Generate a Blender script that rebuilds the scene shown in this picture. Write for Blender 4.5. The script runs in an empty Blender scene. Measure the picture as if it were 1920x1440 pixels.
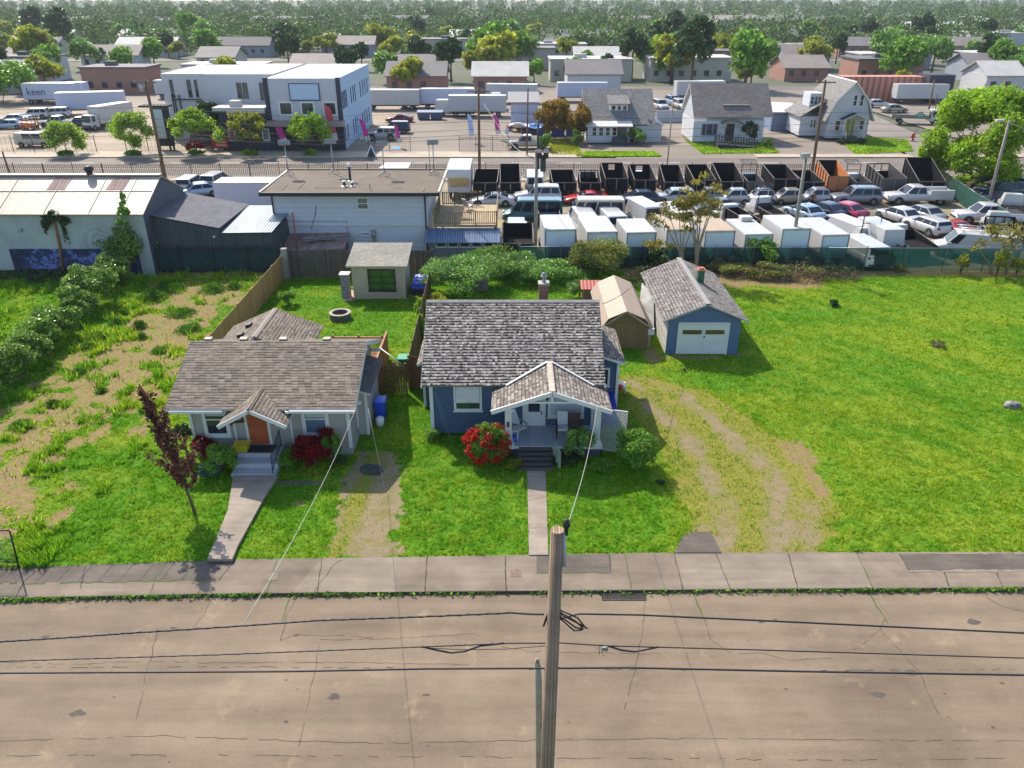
import bpy, math, random
import numpy as np
from mathutils import Vector, Matrix
R=math.radians; PI=math.pi
SC=bpy.context.scene; COL=SC.collection
# ---------------------------------------------------------------- camera, sky, sun
F=1450.0; TH=R(26.7); HC=19.0
cd=bpy.data.cameras.new('camera'); cam=bpy.data.objects.new('camera',cd); COL.objects.link(cam)
cam.location=(0,0,HC); cam.rotation_euler=(PI/2-TH,0,0)
cd.sensor_width=36; cd.lens=36*F/1920; cd.clip_end=4000; cd.clip_start=.3
SC.camera=cam
SUNV=Vector((-.55,.85,1.0)).normalized()          # towards the sun
SUN_EL=math.asin(SUNV.z); SUN_AZ=math.atan2(SUNV.x,SUNV.y)
w=bpy.data.worlds.new('World'); SC.world=w; w.use_nodes=True
wn=w.node_tree.nodes; wl=w.node_tree.links
bg=wn['Background']; sky=wn.new('ShaderNodeTexSky'); sky.sky_type='NISHITA'; sky.sun_disc=False
sky.sun_elevation=SUN_EL; sky.sun_rotation=SUN_AZ
sky.air_density=1.0; sky.dust_density=1.2; sky.ozone_density=1.0
wl.new(sky.outputs[0],bg.inputs[0]); bg.inputs[1].default_value=.15
sd=bpy.data.lights.new('sun','SUN'); sd.energy=4.1; sd.angle=R(.5); sd.color=(1,.90,.76)
so=bpy.data.objects.new('sun',sd); COL.objects.link(so); so.rotation_euler=SUNV.to_track_quat('Z','Y').to_euler(); so.location=(-30,40,60)
SC.view_settings.view_transform='Standard'; SC.view_settings.look='None'; SC.view_settings.gamma=1
SC.view_settings.exposure=.85
SC.cycles.max_bounces=6; SC.cycles.transparent_max_bounces=12; SC.cycles.diffuse_bounces=3; SC.cycles.glossy_bounces=2; SC.cycles.transmission_bounces=3
SC.cycles.use_adaptive_sampling=True; SC.cycles.adaptive_threshold=.02
# photo pixel (1920 wide) -> ground point; used once to lay the place out in metres
def ray(px,py):
    u=(px-960)/F; v=(py-720)/F
    return (u, math.cos(TH)-v*math.sin(TH), -math.sin(TH)-v*math.cos(TH))
def P(px,py,h=0.0):
    a=ray(px,py); t=(h-HC)/a[2]; return (a[0]*t,a[1]*t)
def P3(px,py,h=0.0):
    x,y=P(px,py,h); return (x,y,h)
def W(px,py,D):
    a=ray(px,py); t=D/a[1]; return (a[0]*t,D,HC+a[2]*t)
# ---------------------------------------------------------------- materials
MATS={}
def _m(name):
    m=bpy.data.materials.new(name); m.use_nodes=True; nt=m.node_tree
    return m,nt,nt.nodes,nt.links,nt.nodes['Principled BSDF']
def N(ns,t,**k):
    n=ns.new(t)
    for a,b in k.items(): setattr(n,a,b)
    return n
def coords(ns,ls,uv=False,scale=(1,1,1)):
    mp=N(ns,'ShaderNodeMapping'); mp.inputs['Scale'].default_value=scale
    if uv: c=N(ns,'ShaderNodeUVMap'); ls.new(c.outputs[0],mp.inputs[0])
    else:
        c=N(ns,'ShaderNodeNewGeometry'); ls.new(c.outputs['Position'],mp.inputs[0])
    return mp.outputs[0]
def noise(ns,ls,co,scale,detail=4,rough=.6):
    n=N(ns,'ShaderNodeTexNoise'); n.inputs['Scale'].default_value=scale; n.inputs['Detail'].default_value=detail
    n.inputs['Roughness'].default_value=rough; ls.new(co,n.inputs['Vector']); return n.outputs['Fac']
def ramp(ns,ls,fac,stops):
    r=N(ns,'ShaderNodeValToRGB'); e=r.color_ramp.elements
    while len(e)<len(stops): e.new(.5)
    for i,(p,c) in enumerate(stops): e[i].position=p; e[i].color=(*c,1) if len(c)==3 else c
    ls.new(fac,r.inputs[0]); return r.outputs[0]
def mix(ns,ls,f,a,b,blend='MIX'):
    m=N(ns,'ShaderNodeMix',data_type='RGBA',blend_type=blend)
    for s,v in ((0,f),(6,a),(7,b)):
        if isinstance(v,(int,float)): m.inputs[s].default_value=v
        elif isinstance(v,tuple): m.inputs[s].default_value=(*v,1)
        else: ls.new(v,m.inputs[s])
    return m.outputs[2]
def mth(ns,ls,op,a,b=None,c=None):
    m=N(ns,'ShaderNodeMath',operation=op)
    for i,v in enumerate((a,b,c)):
        if v is None: continue
        if isinstance(v,(int,float)): m.inputs[i].default_value=v
        else: ls.new(v,m.inputs[i])
    return m.outputs[0]
def bump(ns,ls,b,h,s=.3,d=.02):
    n=N(ns,'ShaderNodeBump'); n.inputs['Strength'].default_value=s; n.inputs['Distance'].default_value=d
    ls.new(h,n.inputs['Height']); ls.new(n.outputs[0],b.inputs['Normal'])
def dk(c,f): return tuple(max(0,min(1,x*f)) for x in c)
def plain(name,col,rough=.6,metal=0.,var=.15,sc=2.,bmp=0.,bs=30.,coat=0.,spec=.5):
    if name in MATS: return MATS[name]
    m,nt,ns,ls,b=_m(name)
    b.inputs['Roughness'].default_value=rough; b.inputs['Metallic'].default_value=metal
    b.inputs['Coat Weight'].default_value=coat; b.inputs['Specular IOR Level'].default_value=spec
    co=coords(ns,ls)
    if var>0:
        f=noise(ns,ls,co,sc,5,.65)
        ls.new(ramp(ns,ls,f,[(.25,dk(col,1-var)),(.75,dk(col,1+var))]),b.inputs['Base Color'])
    else: b.inputs['Base Color'].default_value=(*col,1)
    if bmp: bump(ns,ls,b,noise(ns,ls,co,bs,3),bmp,.02)
    MATS[name]=m; return m
def car_paint(name,col,metal=0.25):
    return plain(name,col,.28,metal,.04,.8,0,0,.7)
def brickmat(name,c1,c2,mort,bw,bh,ms=.06,rough=.85,bmp=.6,patch=None,bias=0,off=.5):
    """courses laid in uv metres: roof shingles, bricks, shakes"""
    if name in MATS: return MATS[name]
    m,nt,ns,ls,b=_m(name); co=coords(ns,ls,True)
    t=N(ns,'ShaderNodeTexBrick'); ls.new(co,t.inputs['Vector'])
    t.inputs['Color1'].default_value=(*c1,1); t.inputs['Color2'].default_value=(*c2,1); t.inputs['Mortar'].default_value=(*mort,1)
    t.inputs['Scale'].default_value=1; t.inputs['Brick Width'].default_value=bw; t.inputs['Row Height'].default_value=bh
    t.inputs['Mortar Size'].default_value=ms*bh; t.inputs['Mortar Smooth'].default_value=.3; t.inputs['Bias'].default_value=bias; t.offset=off
    c=t.outputs['Color']
    f=noise(ns,ls,co,18,4,.7); c=mix(ns,ls,1.,c,ramp(ns,ls,f,[(.3,(.62,.62,.62)),(.7,(1.3,1.3,1.3))]),'MULTIPLY')
    f2=noise(ns,ls,co,.45,4,.6); c=mix(ns,ls,1.,c,ramp(ns,ls,f2,[(.3,(.85,.85,.86)),(.7,(1.13,1.11,1.08))]),'MULTIPLY')
    if patch:
        f3=noise(ns,ls,co,patch[1],5,.75); c=mix(ns,ls,ramp(ns,ls,f3,[(patch[2],(0,0,0)),(patch[2]+.12,(1,1,1))]),c,patch[0])
    ls.new(c,b.inputs['Base Color']); b.inputs['Roughness'].default_value=rough; b.inputs['Specular IOR Level'].default_value=.25
    inv=mth(ns,ls,'SUBTRACT',1.,t.outputs['Fac'])
    # each course rises towards its lower edge
    s=N(ns,'ShaderNodeSeparateXYZ'); ls.new(co,s.inputs[0])
    fr=mth(ns,ls,'FRACT',mth(ns,ls,'DIVIDE',s.outputs[1],bh))
    h=mth(ns,ls,'ADD',mth(ns,ls,'MULTIPLY',inv,.6),mth(ns,ls,'SUBTRACT',1.,fr))
    h=mth(ns,ls,'ADD',h,mth(ns,ls,'MULTIPLY',f,.5))
    bump(ns,ls,b,h,bmp,.03)
    MATS[name]=m; return m
def shakes(name,stops,w,h,sh=.35,sw=.28,rough=.92,bmp=.9,patch=None,spread=.5):
    """roof courses of uneven tabs in uv metres, each with its own tone and a butt shadow painted as a dark band of varying depth"""
    if name in MATS: return MATS[name]
    m,nt,ns,ls,b=_m(name); co=coords(ns,ls,True); s=N(ns,'ShaderNodeSeparateXYZ'); ls.new(co,s.inputs[0])
    wob=mth(ns,ls,'MULTIPLY',mth(ns,ls,'SUBTRACT',noise(ns,ls,co,3.,2),.5),.035)
    q=mth(ns,ls,'DIVIDE',mth(ns,ls,'ADD',s.outputs[1],wob),h); row=mth(ns,ls,'FLOOR',q); fr=mth(ns,ls,'FRACT',q)
    wr=N(ns,'ShaderNodeTexWhiteNoise',noise_dimensions='1D'); ls.new(row,wr.inputs['W'])
    u=mth(ns,ls,'ADD',mth(ns,ls,'DIVIDE',s.outputs[0],w),mth(ns,ls,'MULTIPLY',wr.outputs['Value'],7.3)); col=mth(ns,ls,'FLOOR',u); fu=mth(ns,ls,'FRACT',u)
    cb=N(ns,'ShaderNodeCombineXYZ'); ls.new(col,cb.inputs[0]); ls.new(row,cb.inputs[1])
    wn_=N(ns,'ShaderNodeTexWhiteNoise',noise_dimensions='2D'); ls.new(cb.outputs[0],wn_.inputs['Vector']); sp=N(ns,'ShaderNodeSeparateColor'); ls.new(wn_.outputs['Color'],sp.inputs[0])
    c=ramp(ns,ls,sp.outputs[0],stops)
    f=noise(ns,ls,co,22,4,.7); c=mix(ns,ls,1.,c,ramp(ns,ls,f,[(.3,(.7,.7,.7)),(.7,(1.25,1.25,1.25))]),'MULTIPLY')
    f2=noise(ns,ls,co,.5,4,.6); c=mix(ns,ls,1.,c,ramp(ns,ls,f2,[(.3,(.86,.86,.87)),(.7,(1.12,1.10,1.07))]),'MULTIPLY')
    if patch: c=mix(ns,ls,ramp(ns,ls,noise(ns,ls,co,patch[1],5,.8),[(patch[2],(0,0,0)),(patch[2]+.1,(.85,.85,.85))]),c,patch[0])
    edge=mth(ns,ls,'LESS_THAN',fr,mth(ns,ls,'MULTIPLY',mth(ns,ls,'ADD',sp.outputs[1],spread),sw))
    gap=mth(ns,ls,'LESS_THAN',fu,.07); g=mth(ns,ls,'MAXIMUM',edge,mth(ns,ls,'MULTIPLY',gap,.6))
    c=mix(ns,ls,g,c,mix(ns,ls,1.,c,(sh,sh,sh),'MULTIPLY')); ls.new(c,b.inputs['Base Color']); b.inputs['Roughness'].default_value=rough; b.inputs['Specular IOR Level'].default_value=.2  # butt shadow and tab joints both darken the base colour
    hh=mth(ns,ls,'ADD',mth(ns,ls,'SUBTRACT',1.,fr),mth(ns,ls,'MULTIPLY',sp.outputs[2],.5)); hh=mth(ns,ls,'SUBTRACT',hh,mth(ns,ls,'MULTIPLY',gap,.5)); bump(ns,ls,b,hh,bmp,.03)
    MATS[name]=m; return m
def striped(name,col,pitch,axis=1,depth=.5,dark=.75,rough=.6,metal=0.,var=.12,duty=.12,stain=None,dirt=.0,vs=1.2):
    """lap siding (axis 1: courses up the wall) or ribs / boards (axis 0)"""
    if name in MATS: return MATS[name]
    m,nt,ns,ls,b=_m(name); co=coords(ns,ls,True)
    s=N(ns,'ShaderNodeSeparateXYZ'); ls.new(co,s.inputs[0])
    q=mth(ns,ls,'DIVIDE',s.outputs[axis],pitch); fr=mth(ns,ls,'FRACT',q); fl=mth(ns,ls,'FLOOR',q)
    wn_=N(ns,'ShaderNodeTexWhiteNoise',noise_dimensions='1D'); ls.new(fl,wn_.inputs['W'])
    base=ramp(ns,ls,wn_.outputs['Value'],[(0,dk(col,1-var)),(1,dk(col,1+var))])
    f=noise(ns,ls,co,vs,5,.7); base=mix(ns,ls,1.,base,ramp(ns,ls,f,[(.25,(1-var,)*3),(.75,(1+var,)*3)]),'MULTIPLY')
    if stain:
        st=noise(ns,ls,coords(ns,ls,True,(1,.25,1)),stain[1],5,.7)
        base=mix(ns,ls,ramp(ns,ls,st,[(stain[2],(0,0,0)),(stain[2]+.15,(1,1,1))]),base,stain[0])
    g=mth(ns,ls,'LESS_THAN',fr,duty)
    base=mix(ns,ls,g,base,mix(ns,ls,1.,base,(dark,dark,dark),'MULTIPLY'))  # laps: crease shade painted into the colour; boards: dark joints
    ls.new(base,b.inputs['Base Color']); b.inputs['Roughness'].default_value=rough; b.inputs['Metallic'].default_value=metal
    if axis==1: h=mth(ns,ls,'SUBTRACT',1.,fr)
    else: h=mth(ns,ls,'PINGPONG',fr,.5); h=mth(ns,ls,'MINIMUM',mth(ns,ls,'MULTIPLY',h,4.),1.)
    bump(ns,ls,b,h,depth,.04)
    MATS[name]=m; return m
def leafmat(name,stops,rough=.5,trans=.35,big=(.25,.35)):
    if name in MATS: return MATS[name]
    m,nt,ns,ls,b=_m(name)
    g=N(ns,'ShaderNodeNewGeometry'); 
    c=ramp(ns,ls,g.outputs['Random Per Island'],stops)
    f=noise(ns,ls,coords(ns,ls),big[0],3)
    c=mix(ns,ls,1.,c,ramp(ns,ls,f,[(.3,(1-big[1],)*3),(.7,(1+big[1],)*3)]),'MULTIPLY')
    ls.new(c,b.inputs['Base Color']); b.inputs['Roughness'].default_value=rough; b.inputs['Specular IOR Level'].default_value=.35
    t=N(ns,'ShaderNodeBsdfTranslucent'); ls.new(c,t.inputs[0])
    mx=N(ns,'ShaderNodeMixShader'); mx.inputs[0].default_value=trans
    ls.new(b.outputs[0],mx.inputs[1]); ls.new(t.outputs[0],mx.inputs[2]); ls.new(mx.outputs[0],ns['Material Output'].inputs[0])
    MATS[name]=m; return m
def glassmat(name='window_glass',col=(.02,.03,.045),rough=.06):
    return plain(name,col,rough,0,.3,.7,0,0,0,.9)
# ---------------------------------------------------------------- mesh builder
class MB:
    def __init__(s): s.v=[];s.f=[];s.m=[];s.sm=[]
    def poly(s,pts,m=0,sm=False):
        n=len(s.v); s.v+= [tuple(p) for p in pts]; s.f.append(list(range(n,n+len(pts)))); s.m.append(m); s.sm.append(sm); return s
    def add(s,vs,fs,m=0,sm=False):
        n=len(s.v); s.v+=[tuple(p) for p in vs]
        for f in fs: s.f.append([i+n for i in f]); s.m.append(m); s.sm.append(sm)
        return s
    def hexa(s,a,b,m=0):
        """a: 4 lower pts ccw, b: 4 upper pts"""
        return s.add(list(a)+list(b),[(3,2,1,0),(4,5,6,7),(0,1,5,4),(1,2,6,5),(2,3,7,6),(3,0,4,7)],m)
    def box(s,x0,x1,y0,y1,z0,z1,m=0):
        if x0>x1: x0,x1=x1,x0
        if y0>y1: y0,y1=y1,y0
        return s.hexa([(x0,y0,z0),(x1,y0,z0),(x1,y1,z0),(x0,y1,z0)],[(x0,y0,z1),(x1,y0,z1),(x1,y1,z1),(x0,y1,z1)],m)
    def cbox(s,cx,cy,cz,sx,sy,sz,m=0,rz=0,rx=0,ry=0):
        M=Matrix.Translation((cx,cy,cz))@Matrix.Rotation(rz,4,'Z')@Matrix.Rotation(ry,4,'Y')@Matrix.Rotation(rx,4,'X')
        q=[M@Vector((x*sx/2,y*sy/2,z*sz/2)) for z in (-1,1) for x,y in ((-1,-1),(1,-1),(1,1),(-1,1))]
        return s.hexa(q[:4],q[4:],m)
    def beam(s,p,q,wd,th,m=0,up=(0,0,1)):
        p=Vector(p);q=Vector(q);d=(q-p).normalized(); u=Vector(up); sd_=d.cross(u)
        if sd_.length<1e-4: sd_=d.cross(Vector((0,1,0)))
        sd_.normalize(); n=sd_.cross(d)
        o=[(-1,-1),(1,-1),(1,1),(-1,1)]
        return s.hexa([p+sd_*a*wd/2+n*b*th/2 for a,b in o],[q+sd_*a*wd/2+n*b*th/2 for a,b in o],m)
    def slab(s,pts,th,m=0,m2=None):
        """thick plane; pts = top face ccw seen from outside"""
        pts=[Vector(p) for p in pts]; n=(pts[1]-pts[0]).cross(pts[-1]-pts[0]).normalized()
        lo=[p-n*th for p in pts]; k=len(pts)
        s.poly(pts,m)
        if m2 is None: m2=m
        s.poly(lo[::-1],m2)
        for i in range(k): j=(i+1)%k; s.poly([lo[i],lo[j],pts[j],pts[i]],m2)
        return s
    def prism(s,pts,a,b,axis='y',m=0,sm=False):
        """closed 2d outline extruded along axis from a to b (outline ccw seen from -axis end)"""
        def mk(p,t):
            if axis=='y': return (p[0],t,p[1])
            if axis=='x': return (t,p[0],p[1])
            return (p[0],p[1],t)
        k=len(pts); A=[mk(p,a) for p in pts]; B=[mk(p,b) for p in pts]
        s.poly(A,m); s.poly(B[::-1],m)
        for i in range(k): j=(i+1)%k; s.poly([A[j],A[i],B[i],B[j]],m,sm)
        return s
    def tube(s,pts,r,n=8,m=0,sm=True,cap=True):
        pts=[Vector(p) for p in pts]; k=len(pts)
        rs=r if isinstance(r,(list,tuple)) else [r]*k
        base=len(s.v); prev=None
        for i,p in enumerate(pts):
            d=(pts[min(i+1,k-1)]-pts[max(i-1,0)]).normalized()
            if prev is None: 
                u=d.cross(Vector((0,0,1))); 
                if u.length<.05: u=d.cross(Vector((0,1,0)))
            else: u=prev-d*prev.dot(d)
            u.normalize(); prev=u; v=d.cross(u)
            for j in range(n):
                a=2*PI*j/n; s.v.append(tuple(p+(u*math.cos(a)+v*math.sin(a))*rs[i]))
        for i in range(k-1):
            for j in range(n):
                a=base+i*n+j; b=base+i*n+(j+1)%n
                s.f.append([a,b,b+n,a+n]); s.m.append(m); s.sm.append(sm)
        if cap:
            s.f.append([base+j for j in range(n)][::-1]); s.m.append(m); s.sm.append(False)
            s.f.append([base+(k-1)*n+j for j in range(n)]); s.m.append(m); s.sm.append(False)
        return s
    def cyl(s,x,y,z0,z1,r,n=12,m=0,r2=None,sm=True):
        return s.tube([(x,y,z0),(x,y,z1)],[r,r if r2 is None else r2],n,m,sm)
    def lathe(s,prof,x=0,y=0,n=16,m=0,sx=1,sy=1):
        base=len(s.v)
        for r,z in prof:
            for j in range(n):
                a=2*PI*j/n; s.v.append((x+r*math.cos(a)*sx,y+r*math.sin(a)*sy,z))
        for i in range(len(prof)-1):
            for j in range(n):
                a=base+i*n+j;b=base+i*n+(j+1)%n; s.f.append([a,b,b+n,a+n]); s.m.append(m); s.sm.append(True)
        return s
    def frame(s,x0,x1,z0,z1,wd,y0,y1,m=0):
        """rectangular frame in the xz plane"""
        s.box(x0,x0+wd,y0,y1,z0,z1,m); s.box(x1-wd,x1,y0,y1,z0,z1,m)
        s.box(x0+wd,x1-wd,y0,y1,z0,z0+wd,m); s.box(x0+wd,x1-wd,y0,y1,z1-wd,z1,m); return s
    def xf(s,M):
        s.v=[tuple(M@Vector(p)) for p in s.v]; return s
    def build(s,name,mats,parent=None,loc=(0,0,0),rz=0,bevel=0,uv=True):
        me=bpy.data.meshes.new(name); me.from_pydata(s.v,[],s.f)
        if not isinstance(mats,(list,tuple)): mats=[mats]
        for m in mats: me.materials.append(m)
        me.polygons.foreach_set('material_index',[min(i,len(mats)-1) for i in s.m]); me.polygons.foreach_set('use_smooth',s.sm)
        if uv:
            L=me.uv_layers.new(name='UVMap'); k=0; d=np.zeros((len(me.loops),2),dtype=np.float32)
            for p,f in zip(me.polygons,s.f):
                n=p.normal
                if abs(n.z)>.985: u=Vector((1,0,0)); v=Vector((0,1,0))
                else: u=Vector((0,0,1)).cross(n).normalized(); v=n.cross(u)
                for i in f:
                    q=s.v[i]; d[k]=(u.x*q[0]+u.y*q[1]+u.z*q[2], v.x*q[0]+v.y*q[1]+v.z*q[2]); k+=1
            L.data.foreach_set('uv',d.ravel())
        o=bpy.data.objects.new(name,me); COL.objects.link(o); o.location=loc; o.rotation_euler.z=rz
        if parent: o.parent=parent
        if bevel:
            bv=o.modifiers.new('bevel','BEVEL'); bv.width=bevel; bv.segments=2; bv.limit_method='ANGLE'
        return o
def npmesh(name,V,Fc,mats,parent=None,loc=(0,0,0),smooth=False,idx=None,uv=None):
    """V (n,3), Fc (m,k) arrays"""
    me=bpy.data.meshes.new(name); V=np.asarray(V,dtype=np.float32); Fc=np.asarray(Fc,dtype=np.int32); k=Fc.shape[1]
    me.vertices.add(len(V)); me.vertices.foreach_set('co',V.ravel())
    me.loops.add(Fc.size); me.loops.foreach_set('vertex_index',Fc.ravel())
    me.polygons.add(len(Fc)); me.polygons.foreach_set('loop_start',np.arange(0,Fc.size,k,dtype=np.int32))
    me.polygons.foreach_set('loop_total',np.full(len(Fc),k,dtype=np.int32))
    if idx is not None: me.polygons.foreach_set('material_index',np.asarray(idx,dtype=np.int32))
    me.polygons.foreach_set('use_smooth',np.full(len(Fc),smooth))
    me.update(calc_edges=True)
    for m in (mats if isinstance(mats,(list,tuple)) else [mats]): me.materials.append(m)
    o=bpy.data.objects.new(name,me); COL.objects.link(o); o.location=loc
    if parent: o.parent=parent
    return o
def text_mesh(body,size,mat,parent,loc,rot,ext=.01):
    tx=bpy.data.curves.new('lettering','FONT'); tx.body=body; tx.size=size; tx.extrude=ext; tx.resolution_u=3
    to=bpy.data.objects.new('tmp',tx); COL.objects.link(to); dg=bpy.context.evaluated_depsgraph_get(); me=bpy.data.meshes.new_from_object(to.evaluated_get(dg)); bpy.data.objects.remove(to)
    me.materials.clear(); me.materials.append(mat); o=bpy.data.objects.new('lettering',me); COL.objects.link(o); o.parent=parent; o.location=loc; o.rotation_euler=rot; return o
def islands(mb):
    par=list(range(len(mb.v)))
    def fd(i):
        while par[i]!=i: par[i]=par[par[i]]; i=par[i]
        return i
    for f in mb.f:
        for i in f[1:]: par[fd(i)]=fd(f[0])
    out={}
    for f,m,s in zip(mb.f,mb.m,mb.sm):
        r=fd(f[0]); q=out.setdefault(r,(MB(),{})); b,mp=q
        g=[]
        for i in f:
            if i not in mp: mp[i]=len(b.v); b.v.append(mb.v[i])
            g.append(mp[i])
        b.f.append(g); b.m.append(m); b.sm.append(s)
    return [q[0] for q in out.values()]
def tag(o,label=None,cat=None,group=None,kind=None):
    if label: o['label']=label
    if cat: o['category']=cat
    if group: o['group']=group
    if kind: o['kind']=kind
    return o
def thing(name,label,cat,loc=(0,0,0),rz=0,group=None):
    o=bpy.data.objects.new(name,None); COL.objects.link(o); o.location=loc; o.rotation_euler.z=rz; o.empty_display_size=.3
    return tag(o,label,cat,group)
def copy_tree(o,parent=None,loc=None,rz=None,scale=None,label=None,group=None):
    c=o.copy(); COL.objects.link(c); c.parent=parent
    if loc is not None: c.location=loc
    if rz is not None: c.rotation_euler.z=rz
    if scale is not None: c.scale=(scale,)*3 if isinstance(scale,(int,float)) else scale
    for ch in list(o.children): copy_tree(ch,c)
    if label: c['label']=label
    if group: c['group']=group
    return c
# ---------------------------------------------------------------- numpy helpers
def vnoise(x,y,seed=0):
    x=np.asarray(x,float); y=np.asarray(y,float)
    xi=np.floor(x).astype(np.int64); yi=np.floor(y).astype(np.int64); xf=x-xi; yf=y-yi
    def h(a,b):
        n=(a*374761393+b*668265263+seed*1442695041)&0xffffffff; n=((n^(n>>13))*1274126177)&0xffffffff
        return ((n^(n>>16))&0xffff)/65535.
    u=xf*xf*(3-2*xf); v=yf*yf*(3-2*yf)
    return (h(xi,yi)*(1-u)+h(xi+1,yi)*u)*(1-v)+(h(xi,yi+1)*(1-u)+h(xi+1,yi+1)*u)*v
def fbm(x,y,seed=0,o=4):
    s=0;a=.5;t=0
    for i in range(o): s=s+a*vnoise(x*2**i,y*2**i,seed+i*17); t+=a; a*=.5
    return s/t
def inpoly(x,y,pg):
    x=np.asarray(x);y=np.asarray(y); c=np.zeros(x.shape,bool); n=len(pg)
    for i in range(n):
        x1,y1=pg[i]; x2,y2=pg[(i+1)%n]
        if y1==y2: continue
        k=((y1>y)!=(y2>y))&(x<(x2-x1)*(y-y1)/(y2-y1)+x1); c^=k
    return c
def pxpoly(pts): return [P(a,b) for a,b in pts]
def leaves_arr(C,size,rng,elong=1.6,flat=.0,jit=.35,up=None):
    """C (n,3) centres -> rhombus leaves"""
    n=len(C); d=rng.normal(size=(n,3)); 
    if flat: d[:,2]*=(1-flat)
    d/=np.linalg.norm(d,axis=1)[:,None]+1e-9
    e=rng.normal(size=(n,3)); 
    if up is not None: e=e*(1-up)+np.array([0,0,1.])*up*2.0
    nrm=np.cross(d,e); nrm/=np.linalg.norm(nrm,axis=1)[:,None]+1e-9; e=np.cross(nrm,d)
    s=(size*(1+jit*rng.normal(size=n)).clip(.4,2))[:,None]
    A=C-d*s*elong/2; B=C+e*s/2; D=C+d*s*elong/2; E_=C-e*s/2
    V=np.stack([A,B,D,E_],1).reshape(-1,3); Fc=np.arange(4*n).reshape(-1,4)
    return V,Fc
# ================================================================ GROUND
def ext(pl,x0=-70,x1=70):
    """extend a polyline of world points to x0..x1"""
    a,b=pl[0],pl[1]; s=(b[1]-a[1])/(b[0]-a[0]); p=[(x0,a[1]+s*(x0-a[0])*.15)]+list(pl)
    a,b=pl[-2],pl[-1]; p.append((x1,b[1])); return p
EDGE=ext([P(*q) for q in ((0,1068),(160,1061),(300,1056),(440,1048),(800,1043),(1200,1036),(1920,1034))])
CURB=ext([P(*q) for q in ((0,1121),(400,1113),(800,1109),(1200,1106),(1920,1101))])
def yat(pl,x):
    return np.interp(x,[p[0] for p in pl],[p[1] for p in pl])
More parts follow.
